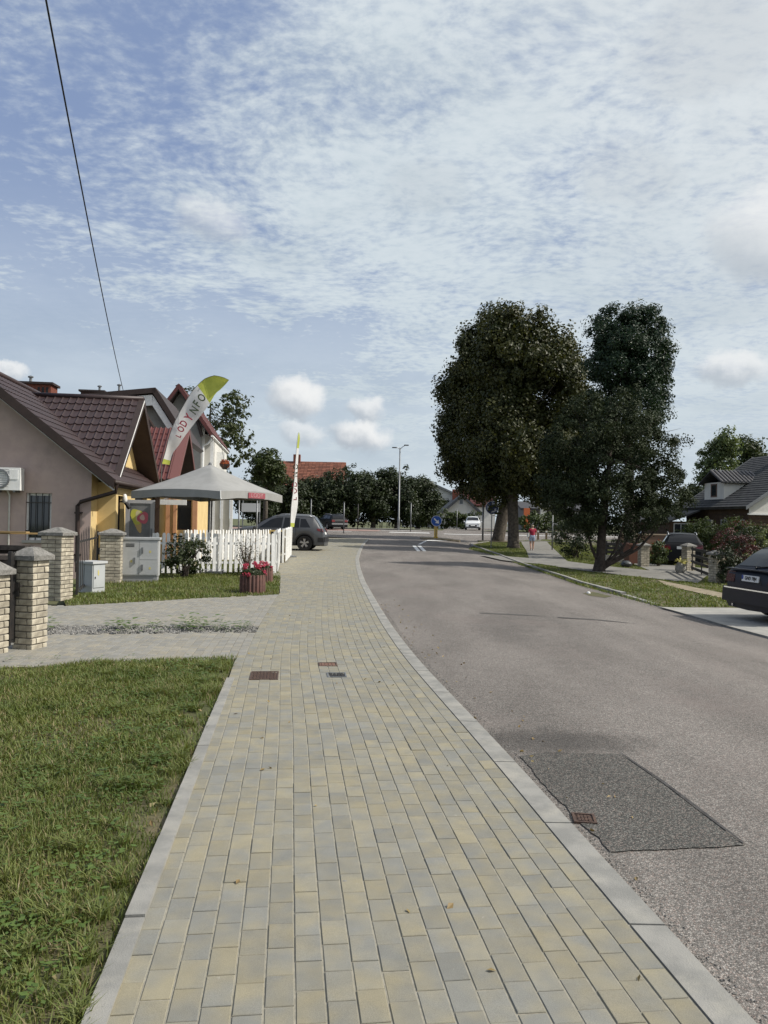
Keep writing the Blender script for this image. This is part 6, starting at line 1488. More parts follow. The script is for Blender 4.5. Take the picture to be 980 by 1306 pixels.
for i, (px, pt, w_, Y, lb) in enumerate(hl): ftree(px, pt, 692, w_ + 14, Y, lb, hedge_m, 60 + i, 430, 32, .30, .62, kind='hedge_tree', group='dark trees of the hedge row', surf=.55)
ftree(914, 550, 680, 62, 74, 'pale green weeping willow behind the dark timber house', willow_m, 71, 330, 34, .30, .6, kind='willow_tree')
ftree(958, 556, 640, 60, 84, 'round green tree behind the ridge of the timber house', green_m, 72, 260, 30, .34, .62, kind='round_tree')
ftree(888, 612, 668, 44, 66, 'dark tree between plum crown and willow', hedge_m, 73, 200, 28, .3, .5, kind='dark_tree')
for i, (px, pt, w_, Y, lb) in enumerate([(700, 636, 60, 120, 'far dark tree seen under the lime crowns'), (740, 626, 70, 125, 'far dark tree behind the grey roadside building'), (830, 632, 70, 110, 'far dark tree behind the white van'), (610, 640, 40, 128, 'far dark tree beside the white gabled house'), (1010, 560, 90, 80, 'tree standing outside the right edge behind the timber house'), (560, 636, 40, 126, 'far dark tree left of the white gabled house')]): ftree(px, pt, 672, w_, Y, lb, hedge_m, 80 + i, 150, 26, .5, .9, kind='far_tree', surf=.5)
# ------------------------------------------------------------------ hedges and shrubs
def boxy(name, label, cat, p0, p1, h, dep, n, ls, m_, seed, rc=.2, z0=0):
    p0, p1 = Vector(p0), Vector(p1); d = p1 - p0; L = d.length; mid = (p0 + p1) / 2; rz = math.atan2(d.y, d.x); t = thing(name, label, cat, (mid.x, mid.y, g(mid.x, mid.y)), rz)
    r = np.random.default_rng(seed); m2 = max(20, n // 40); env = [((x, 0, h * .5), (L / 10, dep / 2, h * .52 * (1 + .10 * math.sin(x * 3 + seed)))) for x in np.linspace(-L / 2 + L / 12, L / 2 - L / 12, 9)]
    C, N = crown_points(env, m2, 40, rc, seed, .6, upb=.4); C[:, 2] = np.clip(C[:, 2], .02, None); leaf_part('foliage', C, N, ls, seed, m_, t)
    q = MB(); rr = random.Random(seed)
    for i in range(int(L * 2.2)): x = rr.uniform(-L / 2, L / 2); q.tube([(x, rr.uniform(-.1, .1), 0), (x + rr.gauss(0, .1), rr.gauss(0, .1), h * .5), (x + rr.gauss(0, .2), rr.gauss(0, .15), h * .85)], [.03, .02, .006], 5)
    part('stem', q, bark_dark, t); return t
boxy('privet_hedge', 'long green privet hedge below the timber house', 'hedge', AT(872, 715, 40).xy.to_3d(), AT(1030, 715, 33).xy.to_3d(), 2.05, 1.4, 26000, .10, hedge2_m, 91, .24)
h2_ = boxy('clipped_hedge', 'far clipped green hedge before the white gabled house', 'hedge', AT(534, 668, 96).xy.to_3d(), AT(612, 668, 96).xy.to_3d(), 2.3, 1.6, 5000, .28, hedge2_m, 92, .4)
bs = lambda px, py, Y: (lambda p: (p.x, p.y, g(p.x, p.y)))(AT(px, py, Y) if Y else G(px, py))
boxy('undergrowth_hedge', 'long dark undergrowth filling the foot of the hedge trees', 'hedge', AT(318, 668, 86).xy.to_3d(), AT(560, 668, 90).xy.to_3d(), 3.4, 2.0, 9000, .32, hedge_m, 90, .6)
bush('conifer_bush', 'dark spreading bush left of the plum trunk', 'bush', bs(735, 712, 0), (1.4, 1.2, 1.08), 4200, .10, hedge_m, 93, 16, .26, clumps=90)
bush('barberry_bush', 'dark red barberry bush behind the right brick pillar', 'bush', bs(937, 742, 0), (.75, .7, .98), 2600, .07, barb_m, 94, 14, .16, clumps=60)
bush('dogwood_bush', 'pale green variegated bush beside the navy estate car', 'bush', bs(978, 738, 0), (.65, .6, .92), 1700, .07, pale_m, 95, 14, .15, clumps=50)
bush('laurel_bush', 'dark green bush between barberry and navy estate car', 'bush', bs(926, 744, 0), (.38, .35, .6), 1800, .08, hedge_m, 96, 12, .16, clumps=50)
bush('laurel_bush', 'tall dark shrub behind the slat gate under the privet hedge', 'bush', bs(950, 735, 0), (.9, .7, .95), 2400, .08, hedge_m, 97, 12, .2, clumps=60)
bush('round_bush', 'low round dark bush beyond the woman across the road', 'bush', bs(688, 680, 76), (3.0, 1.6, .95), 2600, .26, hedge2_m, 98, 10, .4, clumps=70)
bush('round_bush', 'small clipped bush right of the wooden posts across the road', 'bush', bs(742, 676, 74), (1.9, 1.4, .85), 1500, .24, hedge2_m, 99, 10, .4, clumps=40)
bush('garden_shrub', 'loose green shrub between bin pillar and black car', 'shrub', bs(840, 722, 0), (.42, .4, .55), 1500, .10, hedge2_m, 100, 12, .2, clumps=40, blossoms=(16, .09, 4, orange_petal))
bush('garden_shrub', 'shaded shrub behind the brown bin', 'shrub', bs(792, 715, 0), (1.1, .7, .95), 1700, .10, hedge_m, 101, 12, .2, clumps=40)
# ------------------------------------------------------------------ brick pillars of the drive, slat gate, bin, sacks
pw = .36
for (px, py, hp, lb, rz) in ((821, 722.5, 1.03, 'white brick pillar beside the brown bin', .1), (878, 728, 1.12, 'white brick pillar at the left end of the dark slat gate', .25), (914, 743, 1.10, 'white brick pillar at the right end of the dark slat gate', .3)):
    p = G(px, py); pillar(lb, None, .36 if py < 730 else .34, hp, at=p, rz=rz, single=True, group='white brick pillars of the right hand drive', capo=.05)
ga_, gb_ = G(881, 729), G(909, 741); d = (gb_ - ga_); d.z = 0; L = d.length
sg = thing('slat_gate', 'dark gate of four wide boards between two brick pillars', 'gate', (ga_.x, ga_.y, g(ga_.x, ga_.y)), math.atan2(d.y, d.x))
for i in range(4): part('board', MB().bx(.18, L - .16, -.012, .012, .12 + i * .24, .22 + i * .24), black_m, sg)
for x in (.2, L / 2, L - .22): part('gate_post', MB().bx(x, x + .05, .013, .05, .05, .98), dark_iron, sg)
fl0, fl1 = G(700, 722), G(818, 722)
lw = thing('low_fence', 'low dark slat fence on a wall left of the brown bin', 'fence', tuple(AT(772, 722, 35).xy) + (g(10, 35),), .05); part('wall', MB().bx(0, 1.15, -.08, .08, 0, .35), cap_m, lw)
for i in range(3): part('slat', MB().bx(0, 1.15, -.012, .012, .42 + i * .18, .55 + i * .18), black_m, lw)
for x in (.02, 1.05): part('post', MB().bx(x, x + .08, .013, .06, .3, 1.0), dark_iron, lw)
w3 = thing('garden_wall', 'low brown capped wall in front of the white van', 'wall', tuple(AT(838, 716, 46).xy) + (g(15, 46),), .05); part('wall', MB().bx(-2.2, 2.0, -.1, .1, 0, 1.0), mat('brown_wall', (.16, .10, .075), .9), w3); part('coping', MB().bx(-2.25, 2.05, -.15, .15, 1.003, 1.07), mat('coping', (.34, .27, .2), .9), w3)
p = G(810, 721); bn = thing('waste_bin', 'brown waste bin beside the brick pillar under the plum tree', 'bin', (p.x, p.y + .5, g(p.x, p.y)), .2); brn = mat('bin_brown', (.13, .055, .035), .6)
q = MB().add([(-.2, -.22, .06), (.2, -.22, .06), (.2, .22, .06), (-.2, .22, .06), (-.27, -.28, .88), (.27, -.28, .88), (.27, .28, .88), (-.27, .28, .88)], [(3, 2, 1, 0), (4, 5, 6, 7), (0, 1, 5, 4), (1, 2, 6, 5), (2, 3, 7, 6), (3, 0, 4, 7)]); part('bin_body', q, brn, bn)
part('lid', MB().box((0, -.01, .915), (.60, .62, .06)), brn, bn); [part('wheel', MB().lathe([(.09, -.03), (.09, .03)], 12, (x, .24, .09), 'x'), black_m, bn) for x in (-.22, .22)]
def sack(px, py, w_, h_, m_, label, seed):
    p = G(px, py); t = thing('sack', label, 'sack', (p.x, p.y, g(p.x, p.y))); q = MB(); r = random.Random(seed); n = 14
    for i in range(8):
        f = i / 7; rr = w_ * math.sin(math.pi * (.12 + .80 * f)) ** .6 * (1 - .25 * f)
        for j in range(n): a = 2 * math.pi * j / n; k = rr * (1 + r.gauss(0, .07)); q.v.append((k * math.cos(a), k * .8 * math.sin(a), h_ * f))
    for i in range(7):
        for j in range(n): j2 = (j + 1) % n; q.f.append((i * n + j, i * n + j2, (i + 1) * n + j2, (i + 1) * n + j)); q.m.append(0)
    q.f.append(tuple(7 * n + j for j in range(n))); q.m.append(0); part('bag', q, m_, t, (0, 0, 0), 60); return t
s_ = sack(868, 731, .22, .42, mat('bag_grey', (.30, .29, .26), .6, (.2, .195, .175), 9), 'pale grey sack of garden waste at the gate pillar', 2)
C = [(random.gauss(0.05, .11), random.gauss(-.05, .1), .42 + random.gauss(0, .07)) for _ in range(120)]; leaf_part('yellow_leaves', C, [(0, -.3, 1)] * 120, .09, 3, leafmat('yellow_leaf', (.45, .42, .12), (.62, .58, .25), .2), s_)
sack(799, 723, .26, .26, mat('bag_black', (.05, .055, .06), .35), 'dark plastic sack lying beside the brown bin', 5)
p = G(903, 740); bush('yellow_tuft', 'small yellow green tuft in the grass before the right gate pillar', 'plant', (p.x, p.y - .3, g(p.x, p.y)), (.16, .14, .09), 220, .06, leafmat('yellow_tuft', (.32, .34, .08), (.46, .46, .18), .2), 7, 4, .06, clumps=12)
p = G(751, 757.5, RO); t = part('crumpled_paper', MB().lathe([(.02, 0), (.05, .015), (.04, .045), (.02, .06), (0, .06)], 7), white_m, None); t.location = p; tag(t, 'white crumpled paper lying in the gutter below the plum tree', 'litter')
sheet('gutter_dirt', PX((744, 757), (756, 755), (781, 761), (772, 762.5), (752, 760), off=RO), RO + .007, soil_m)
# ------------------------------------------------------------------ dark timber house on the right
VH = 47.0
near = SL(953, 646, V=VH); uEv = near.x; zEv = near.z
ang2 = SL(905, 648, U=uEv); VF = ang2.y + 4.5
rdg = SL(940, 591, V=VF); s5 = .66
log_m = mat('dark_timber', (.045, .026, .014), .8, (.07, .042, .022), 5, .3, 60); slate_m = mat('slate_roof', (.030, .032, .035), .9, (.055, .056, .058), 3, .4, 40, stain=((.05, .055, .045), .8, .5))
HH = Frame('timber_house', 'dark timber house with grey roof, dormer and white gable', 'house', uEv + 1, VH)
uRd = uEv + 6.2; zRd = zEv + 6.2 * s5
q = MB().slab([(uEv, VH, zEv), (uEv, VF, zEv), (uRd, VF, zRd), (uRd, VH, zRd)], .18, 0, 0, Vector((-s5, 0, 1)).normalized()); rf = HH.p('roof', q, slate_m)
q = MB().slab([(2 * uRd - uEv, VH, zEv), (2 * uRd - uEv, VF, zEv), (uRd + .01, VF, zRd), (uRd + .01, VH, zRd)], .18, 0, 0, Vector((s5, 0, 1)).normalized()); HH.p('roof', q, slate_m)
q = MB()   # slate courses, real steps
Ls = math.hypot(6.2, zRd - zEv); up5 = Vector((6.2, 0, zRd - zEv)).normalized(); n5 = Vector((-s5, 0, 1)).normalized()
for i in range(24):
    a = Vector((uEv, 0, zEv)) + up5 * (Ls * i / 24); c = Vector((uEv, 0, zEv)) + up5 * (Ls * (i + 1) / 24)
    q.slab([(a.x + n5.x * .035, VH + .05, a.z + n5.z * .035), (a.x + n5.x * .035, VF - .05, a.z + n5.z * .035), (c.x + n5.x * .008, VF - .05, c.z + n5.z * .008), (c.x + n5.x * .008, VH + .05, c.z + n5.z * .008)], .03, 0, 0, n5)
o = HH.p('slate_course', q, slate_m, rf); o['kind'] = 'stuff'
for v_ in (VH - .03, VF + .03):
    q = MB().slab([(uEv - .05, v_, zEv + .02), (uRd, v_, zRd + .06), (uRd, v_, zRd - .2), (uEv - .05, v_, zEv - .22)], .05, 0, None, (0, -1, 0)).slab([(2 * uRd - uEv, v_, zEv + .02), (uRd + .003, v_, zRd + .06), (uRd + .003, v_, zRd - .2), (2 * uRd - uEv, v_, zEv - .22)], .05, 0, None, (0, -1, 0)); HH.p('barge_board', q, metal_grey, rf)
uw = uEv + .5
wl_ = [(VH + 1.0 + i * 2.0, VH + 1.8 + i * 2.0, HH.z + 1.1, HH.z + 2.0) for i in range(int((VF - VH - 2) / 2.0))]
q = MB(); holed(q, VH + .6, VF - .4, HH.z - .3, zEv, wl_, 'u', uw, .12)
for f in q.f: pass
q.v = [(2 * uw - p[0], p[1], p[2]) for p in q.v]     # faces the road: -u
zgw = SL(968, 655, V=VH).z
q.add([(uw, VH + .6, HH.z - .3), (2 * uRd - uw, VH + .6, HH.z - .3), (2 * uRd - uw, VH + .6, zgw), (uw, VH + .6, zgw)], [(0, 1, 2, 3)]); q.add([(uw, VF - .4, HH.z - .3), (2 * uRd - uw, VF - .4, HH.z - .3), (2 * uRd - uw, VF - .4, zEv + .1), (uRd, VF - .4, zRd - .2), (uw, VF - .4, zgw)], [(4, 3, 2, 1, 0)]); q.add([(2 * uRd - uw, VH + .6, HH.z - .3), (2 * uRd - uw, VF - .4, HH.z - .3), (2 * uRd - uw, VF - .4, zgw), (2 * uRd - uw, VH + .6, zgw)], [(0, 1, 2, 3)])
HH.p('wall', q, log_m)
for i in range(11):
    z = HH.z + .1 + i * .25; HH.p('timber_board', MB().bx(uw - .03, uw - .001, VH + .6, VF - .4, z, z + .012).bx(uw, 2 * uRd - uw, VH + .57, VH + .599, z, z + .012), dark_w, None)
for w_ in wl_: window(HH, None, w_[0], w_[1], w_[2], w_[3], 'u', uw + .0, 2, 1, mat('dull_white', (.40, .40, .38), .7) if 'dull_white' not in MATS else MATS['dull_white'], .07, glass_m, .06)
q = MB().add([(uw - .0, VH + .55, zgw + .03), (2 * uRd - uw, VH + .55, zgw + .03), (2 * uRd - uw, VH + .55, zEv + .1), (uRd, VH + .55, zRd - .2), (uw, VH + .55, zEv + .1)], [(0, 1, 2, 3, 4)]); HH.p('gable_panel', q, white_render); HH.p('gable_trim', MB().bx(uw - .1, 2 * uRd - uw, VH + .48, VH + .56, zgw - .08, zgw + .029), white_m)
# lean-to
a = SL(890, 640, V=VF - 1); q = MB().slab([(uEv + .05, VF - 3.2, zEv - .15), (uEv + .05, VF + 3.5, zEv - .15), (uEv - 2.4, VF + 3.5, zEv - 1.0), (uEv - 2.4, VF - 3.2, zEv - 1.0)][::-1], .12, 0, 0, Vector((-.33, 0, 1)).normalized()); HH.p('lean_to_roof', q, slate_m)
q = MB().bx(uEv - 2.2, uEv + .45, VF - 3.0, VF + 3.3, HH.z - .2, zEv - 1.02); HH.p('lean_to_wall', q, log_m); window(HH, None, uEv - 1.9, uEv - .2, HH.z + .8, zEv - 1.15, 'v', VF - 3.06, 3, 1, MATS['dull_white'], .07, glass_m, .05)
# dormer
Dv0 = SL(925, 620, U=uEv + 1.6).y; du0 = uEv + .9; zd0 = zEv + .9 * s5; hd = 1.25; Dw = 2.6; Dv = VH + 4.2
zdt = zd0 + hd; uback = uEv + (zdt + .6 - zEv) / s5
q = MB().bx(du0, uback, Dv, Dv + Dw, zd0 - .2, zdt); dm = HH.p('dormer_wall', q, white_render)
q = MB()
for sg_ in (0, 1):
    vv_ = Dv - .3 if sg_ == 0 else Dv + Dw + .3
    q.slab([(du0 - .35, vv_, zdt - .05), (uback, vv_, zdt - .05), (uback, Dv + Dw / 2, zdt + .85), (du0 - .35, Dv + Dw / 2, zdt + .85)], .08, 0, 0, Vector((0, -.8 if sg_ == 0 else .8, 1.3)).normalized())
dmr = HH.p('dormer_roof', q, slate_m, dm)
corr = mat('corrugated', (.20, .19, .185), .7, (.14, .13, .125), 8)
for i in range(13):
    x = du0 - .28 + i * .30
    if x > uback: break
    HH.p('corrugation', MB().tube([(x, Dv - .28, zdt - .0), (x, Dv + Dw / 2 - .02, zdt + .90)], .07, 6), corr, dm)
window(HH, None, Dv + .9, Dv + 1.7, zd0 + .2, zdt - .1, 'u', du0 + .02, 1, 1, mat('brown_window', (.10, .05, .03), .6), .09, glass_m, .05)
c_ = SL(975, 568, V=VF - 4); q = MB().bx(uRd - .55, uRd + .35, VF - 5, VF - 4.1, zRd - .6, zRd + 1.5); HH.p('chimney', q, mat('dark_chimney', (.05, .045, .042), .9), rf)

# ================================================================== MIDDLE DISTANCE
# ------------------------------------------------------------------ woman walking away
pp = G(679, 702.3); zf_ = g(pp.x, pp.y) + .012; pz = thing('person', 'woman in red top and pale blue shorts walking away along the path', 'person', (pp.x, pp.y, zf_), .08)
skin = mat('skin', (.42, .25, .18), .6); red_c = mat('red_cloth', (.33, .022, .05), .85, (.26, .018, .04), 20); blue_c = mat('pale_blue_cloth', (.36, .42, .54), .85, (.30, .35, .46), 14); hair_m = mat('fair_hair', (.40, .33, .25), .7, (.30, .24, .18), 30); shoe_m = mat('shoe_pale', (.45, .40, .36), .7)
def skinmesh(name, V, Ed, Rr, m_, parent, sub=2, root=0):
    me = bpy.data.meshes.new('mesh'); me.from_pydata(V, Ed, []); me.materials.append(m_); o = put(name, me, parent)
    md = o.modifiers.new('skin', 'SKIN'); md.use_smooth_shade = True
    for i, r in enumerate(Rr): sv = me.skin_vertices[0].data[i]; sv.radius = (r if hasattr(r, '__len__') else (r, r)); sv.use_root = (i == root)
    s_ = o.modifiers.new('sub', 'SUBSURF'); s_.levels = sub; s_.render_levels = sub; return o
Hh = 1.50
V = [(0, 0, .80), (0, 0, .95), (0, -.01, 1.10), (0, .0, 1.22), (0, .015, 1.29), (0, .03, 1.37), (0, .035, 1.46),
     (-.085, 0, .76), (-.09, .07, .43), (-.09, -.06, .09), (-.09, .05, .03),      # left leg (bent back foot)
     (.085, 0, .76), (.09, .11, .44), (.095, .14, .09), (.095, .25, .035),
     (-.17, .0, 1.215), (-.215, -.05, .98), (-.205, .03, .77), (-.20, .05, .70),
     (.17, .0, 1.215), (.215, .02, .98), (.20, .10, .77), (.195, .13, .70)]
Ed = [(0, 1), (1, 2), (2, 3), (3, 4), (4, 5), (5, 6), (0, 7), (7, 8), (8, 9), (9, 10), (0, 11), (11, 12), (12, 13), (13, 14), (3, 15), (15, 16), (16, 17), (17, 18), (3, 19), (19, 20), (20, 21), (21, 22)]
Rr = [(.13, .10), (.125, .095), (.14, .10), (.12, .085), .05, (.075, .09), (.06, .075), .095, .062, .038, .036, .095, .062, .038, .036, .052, .04, .03, .028, .052, .04, .03, .028]
for sd, base_i in ((-1, 18), (1, 22)):
    bx_, by_, bz_ = V[base_i]
    for k in range(4):
        o_ = len(V); dx = .012 * (k - 1.5); V += [(bx_ + dx * .6, by_ + dx, bz_ - .035), (bx_ + dx * .5 - sd * .01, by_ + dx * 1.2 + .006, bz_ - .075 - .008 * (1.5 - abs(k - 1.5)))]; Ed += [(base_i, o_), (o_, o_ + 1)]; Rr += [.009, .007]
    o_ = len(V); V += [(bx_ - sd * .012, by_ + .03, bz_ - .015), (bx_ - sd * .016, by_ + .042, bz_ - .048)]; Ed += [(base_i, o_), (o_, o_ + 1)]; Rr += [.010, .008]
skinmesh('body', V, Ed, Rr, skin, pz)
skinmesh('top', [(0, 0, .76), (0, 0, .95), (0, -.01, 1.10), (0, .0, 1.225), (0, .012, 1.262), (-.165, .0, 1.215), (-.205, -.03, 1.06), (.165, .0, 1.215), (.205, .01, 1.06)], [(0, 1), (1, 2), (2, 3), (3, 4), (3, 5), (5, 6), (3, 7), (7, 8)], [(.165, .13), (.155, .12), (.165, .12), (.14, .10), .065, .068, .062, .068, .062], red_c, pz)
skinmesh('shorts', [(0, 0, .98), (0, 0, .79), (-.085, 0, .75), (-.092, .05, .52), (.085, 0, .75), (.092, .085, .52)], [(0, 1), (1, 2), (2, 3), (1, 4), (4, 5)], [(.15, .12), (.16, .125), .112, .092, .112, .092], blue_c, pz)
skinmesh('hair', [(0, -.02, 1.36), (0, -.012, 1.42), (0, .02, 1.475)], [(0, 1), (1, 2)], [(.075, .06), (.098, .095), (.07, .075)], hair_m, pz)
for x, y, z in ((-.09, -.01, .03), (.095, .19, .03)): part('shoe', MB().lathe([(.03, -.04), (.05, -.02), (.048, .03), (.02, .05)], 10, (0, 0, 0)), shoe_m, pz).location = (x, y, z + .01)
part('nose', MB().lathe([(.014, 0), (.0, .03)], 6, (0, .125, 1.385), 'y'), skin, pz); [part('ear', MB().lathe([(.02, -.01), (.02, .01)], 8, (s_ * .082, .03, 1.39), 'x'), skin, pz) for s_ in (-1, 1)]
part('mouth', MB().box((0, .128, 1.345), (.045, .008, .01)), red_c, pz); [part('eye', MB().lathe([(.012, 0), (0, .008)], 8, (s_ * .032, .118, 1.40), 'y'), black_m, pz) for s_ in (-1, 1)]
bagm = mat('white_bag', (.62, .62, .60), .7); part('shoulder_bag', MB().box((-.255, .0, .90), (.07, .2, .22)), bagm, pz)
# ------------------------------------------------------------------ signs, lamp, posts
blue_s = mat('sign_blue', (.015, .075, .32), .45); wht_s = mat('sign_white', (.62, .62, .62), .5); yel_s = mat('bollard_yellow', (.56, .36, .03), .55)
YI = 54.0; p = AT(556, 686, YI); zI = g(p.x, YI) + RO
isl = struct(sheet('traffic_island', [(p.x + a, YI + c) for a, c in ((-.9, -.6), (1.6, -.75), (1.75, .1), (1.3, .7), (-.7, .6), (-1.1, .1))], .08, dirt_m, skirt=.2))
sheet('traffic_island', [(p.x + a, YI + c) for a, c in ((3.2, .6), (5.2, .3), (5.6, 1.0), (4.2, 1.5), (3.1, 1.3))], .07, dirt_m, skirt=.2)
for part_, in (): pass
sgn = thing('keep_right_sign', 'round blue arrow sign on a yellow bollard on the traffic island', 'road sign', (p.x, YI, zI + .12)); kI = YI / F
part('bollard', MB().lathe([(.16, 0), (.16, .08), (.115, .1), (.115, 19 * kI - .1), (.09, 19 * kI)], 16, (0, 0, -.02)), yel_s, sgn, (0, 0, 0), 40)
zz = (686 - 662.2) * kI - .12; rr = 6.9 * kI
part('disc', MB().lathe([(0, -.012), (rr, -.012), (rr, .012), (0, .012)], 28, (.02, -.14, zz), 'y'), blue_s, sgn); part('sign_rim', MB().lathe([(rr * .985, -.016), (rr * .93, -.016), (rr * .93, -.013)], 28, (.02, -.14, zz), 'y', 0, False), wht_s, sgn)
ar_ = [(-.62, -.12), (.1, -.12), (.1, -.42), (.68, 0), (.1, .42), (.1, .12), (-.62, .12)]
ca, sa = math.cos(-math.pi / 4), math.sin(-math.pi / 4); part('arrow', MB().prism([(.02 + rr * (x * ca - z * sa), zz + rr * (x * sa + z * ca)) for x, z in ar_], 'y', -.158, -.1535), wht_s, sgn)
part('sign_post', MB().tube([(0, -.11, 0), (0, -.11, zz + rr * .6)], .03, 8), metal_grey, sgn)
YR = G(626, 699).y; p = AT(626.5, 698, YR); zR_ = g(p.x, YR); kR = YR / F
rs_ = thing('roundabout_sign', 'round roundabout sign with three circling arrows on a post before the limes', 'road sign', (p.x, YR, zR_))
zc_ = AT(627.6, 647.5, YR).z - zR_; rr = 8.4 * kR; xo = AT(627.8, 647, YR).x - p.x
part('post', MB().tube([(0, 0, 0), (xo, 0, zc_ + rr * .8)], .03, 8), metal_grey, rs_)
part('disc', MB().lathe([(0, -.012), (rr, -.012), (rr, .012), (0, .012)], 28, (xo, -.05, zc_), 'y'), mat('sign_shaded_blue', (.008, .02, .075), .5), rs_)
part('sign_rim', MB().lathe([(rr, -.0165), (rr * .95, -.0165), (rr * .95, -.0135)], 28, (xo, -.05, zc_), 'y', 0, False), wht_s, rs_)
shaded_white = mat('sign_shaded_white', (.40, .40, .41), .6)
for i in range(3):
    a0 = i * 2 * math.pi / 3 + .3; P = []; n_ = 8
    for j in range(n_ + 1): a = a0 + j / n_ * 1.15; P.append((rr * .74 * math.cos(a), rr * .74 * math.sin(a)))
    Q = []
    for j in range(n_ + 1): a = a0 + j / n_ * 1.15; Q.append((rr * .50 * math.cos(a), rr * .50 * math.sin(a)))
    a = a0 + 1.15; head = [(rr * .86 * math.cos(a), rr * .86 * math.sin(a)), (rr * .62 * math.cos(a + .5), rr * .62 * math.sin(a + .5)), (rr * .38 * math.cos(a), rr * .38 * math.sin(a))]
    part('arrow', MB().prism([(xo + x, zc_ + z) for x, z in P + head + Q[::-1]], 'y', -.0665, -.0625), shaded_white, rs_)
def post(label, px, pyb, pyt, Y, r, name='steel_post', cat='post', m_=None, group=None, lean=True):
    p = AT(px, pyb, Y); z = g(p.x, Y); tpz = AT(px + (pyb - pyt) * .012, pyt, Y); t = thing(name, label, cat, (p.x, Y, z), 0, group)
    part('shaft', MB().tube([(0, 0, -.1), (tpz.x - p.x if False else 0, 0, tpz.z - z)], r, 8), m_ or metal_grey, t, (0, 0, 0), True); part('post_cap', MB().lathe([(r * 1.1, 0), (r * 1.1, .04), (0, .06)], 8, (0, 0, tpz.z - z)), m_ or metal_grey, t); return t
YL = 74; p = AT(508.5, 675, YL); zL = g(p.x, YL); hL = AT(511, 571, YL).z - zL
lpst = thing('street_lamp', 'tall grey street lamp with twin heads before the dark hedge trees', 'street lamp', (p.x, YL, zL))
part('pole', MB().tube([(0, 0, -.1), (0, 0, 1.2), (0, 0, 1.25), (0, 0, hL)], [.13, .12, .085, .055], 10), metal_grey, lpst, (0, 0, 0), True)
for dx in (-.45, .5): part('arm', MB().tube([(0, 0, hL - .15), (dx * .5, -.1, hL - .02 + max(0, dx) * .2), (dx, -.2, hL + max(0, dx) * .45)], .03, 6), metal_grey, lpst); part('lamp_head', MB().box((dx * 1.2, -.25, hL + max(0, dx) * .5 - .02), (.42, .2, .09), .2), dark_iron, lpst)
post('grey steel post right of the leaning lime trunk top, beside the white hatchback', 616, 686, 640, 56, .07, m_=metal_grey)
post('grey steel post on the path just right of the walking woman', 704.5, 703, 652, 46, .04)
for lb, px, b_, t_, Y in (('thin steel post at the corner between SUV and hedge', 438.5, 680, 641, 62, ), ('dark thin post behind the distant black estate car', 456.5, 674, 643, 74), ('thin post under the street lamp, right of it', 524, 678, 642, 70), ('thin post seen above the roof of the grey SUV', 396.5, 672, 637, 66), ('thin post by the far clipped hedge', 583, 672, 650, 90)):
    post(lb, px, b_, t_, Y, .045, m_=dark_iron if 'dark' in lb else metal_grey, group='plain steel posts round the junction')
wood_p = mat('post_wood', (.22, .16, .10), .85, (.16, .115, .07), 9)
for lb, px in (('wooden post left of the four across the road, nearest the woman', 686.5), ('second wooden post from the woman, beside the steel post', 697), ('third wooden post from the woman across the road', 709), ('wooden post nearest the dark bush across the road', 721.6)):
    p = AT(px, 690, 60); t = thing('wooden_post', lb, 'post', (p.x, 60, g(p.x, 60)), 0, 'wooden posts across the road'); hp = 12 * 60 / F; part('shaft', MB().bx(-.07, .07, -.07, .07, -.1, hp), wood_p, t); part('reflector', MB().bx(-.072, .072, -.074, -.0705, hp - .2, hp - .08), white_m, t)
sheet('far_verge', [(9.5, 75.5), (40, 78), (40, 96), (24, 90), (14, 88)], .05, ground_m); sheet('far_verge', [(12.0, 58.6), (30, 60.5), (30, 62.0), (12.4, 60.2)], -.01, ground_m)
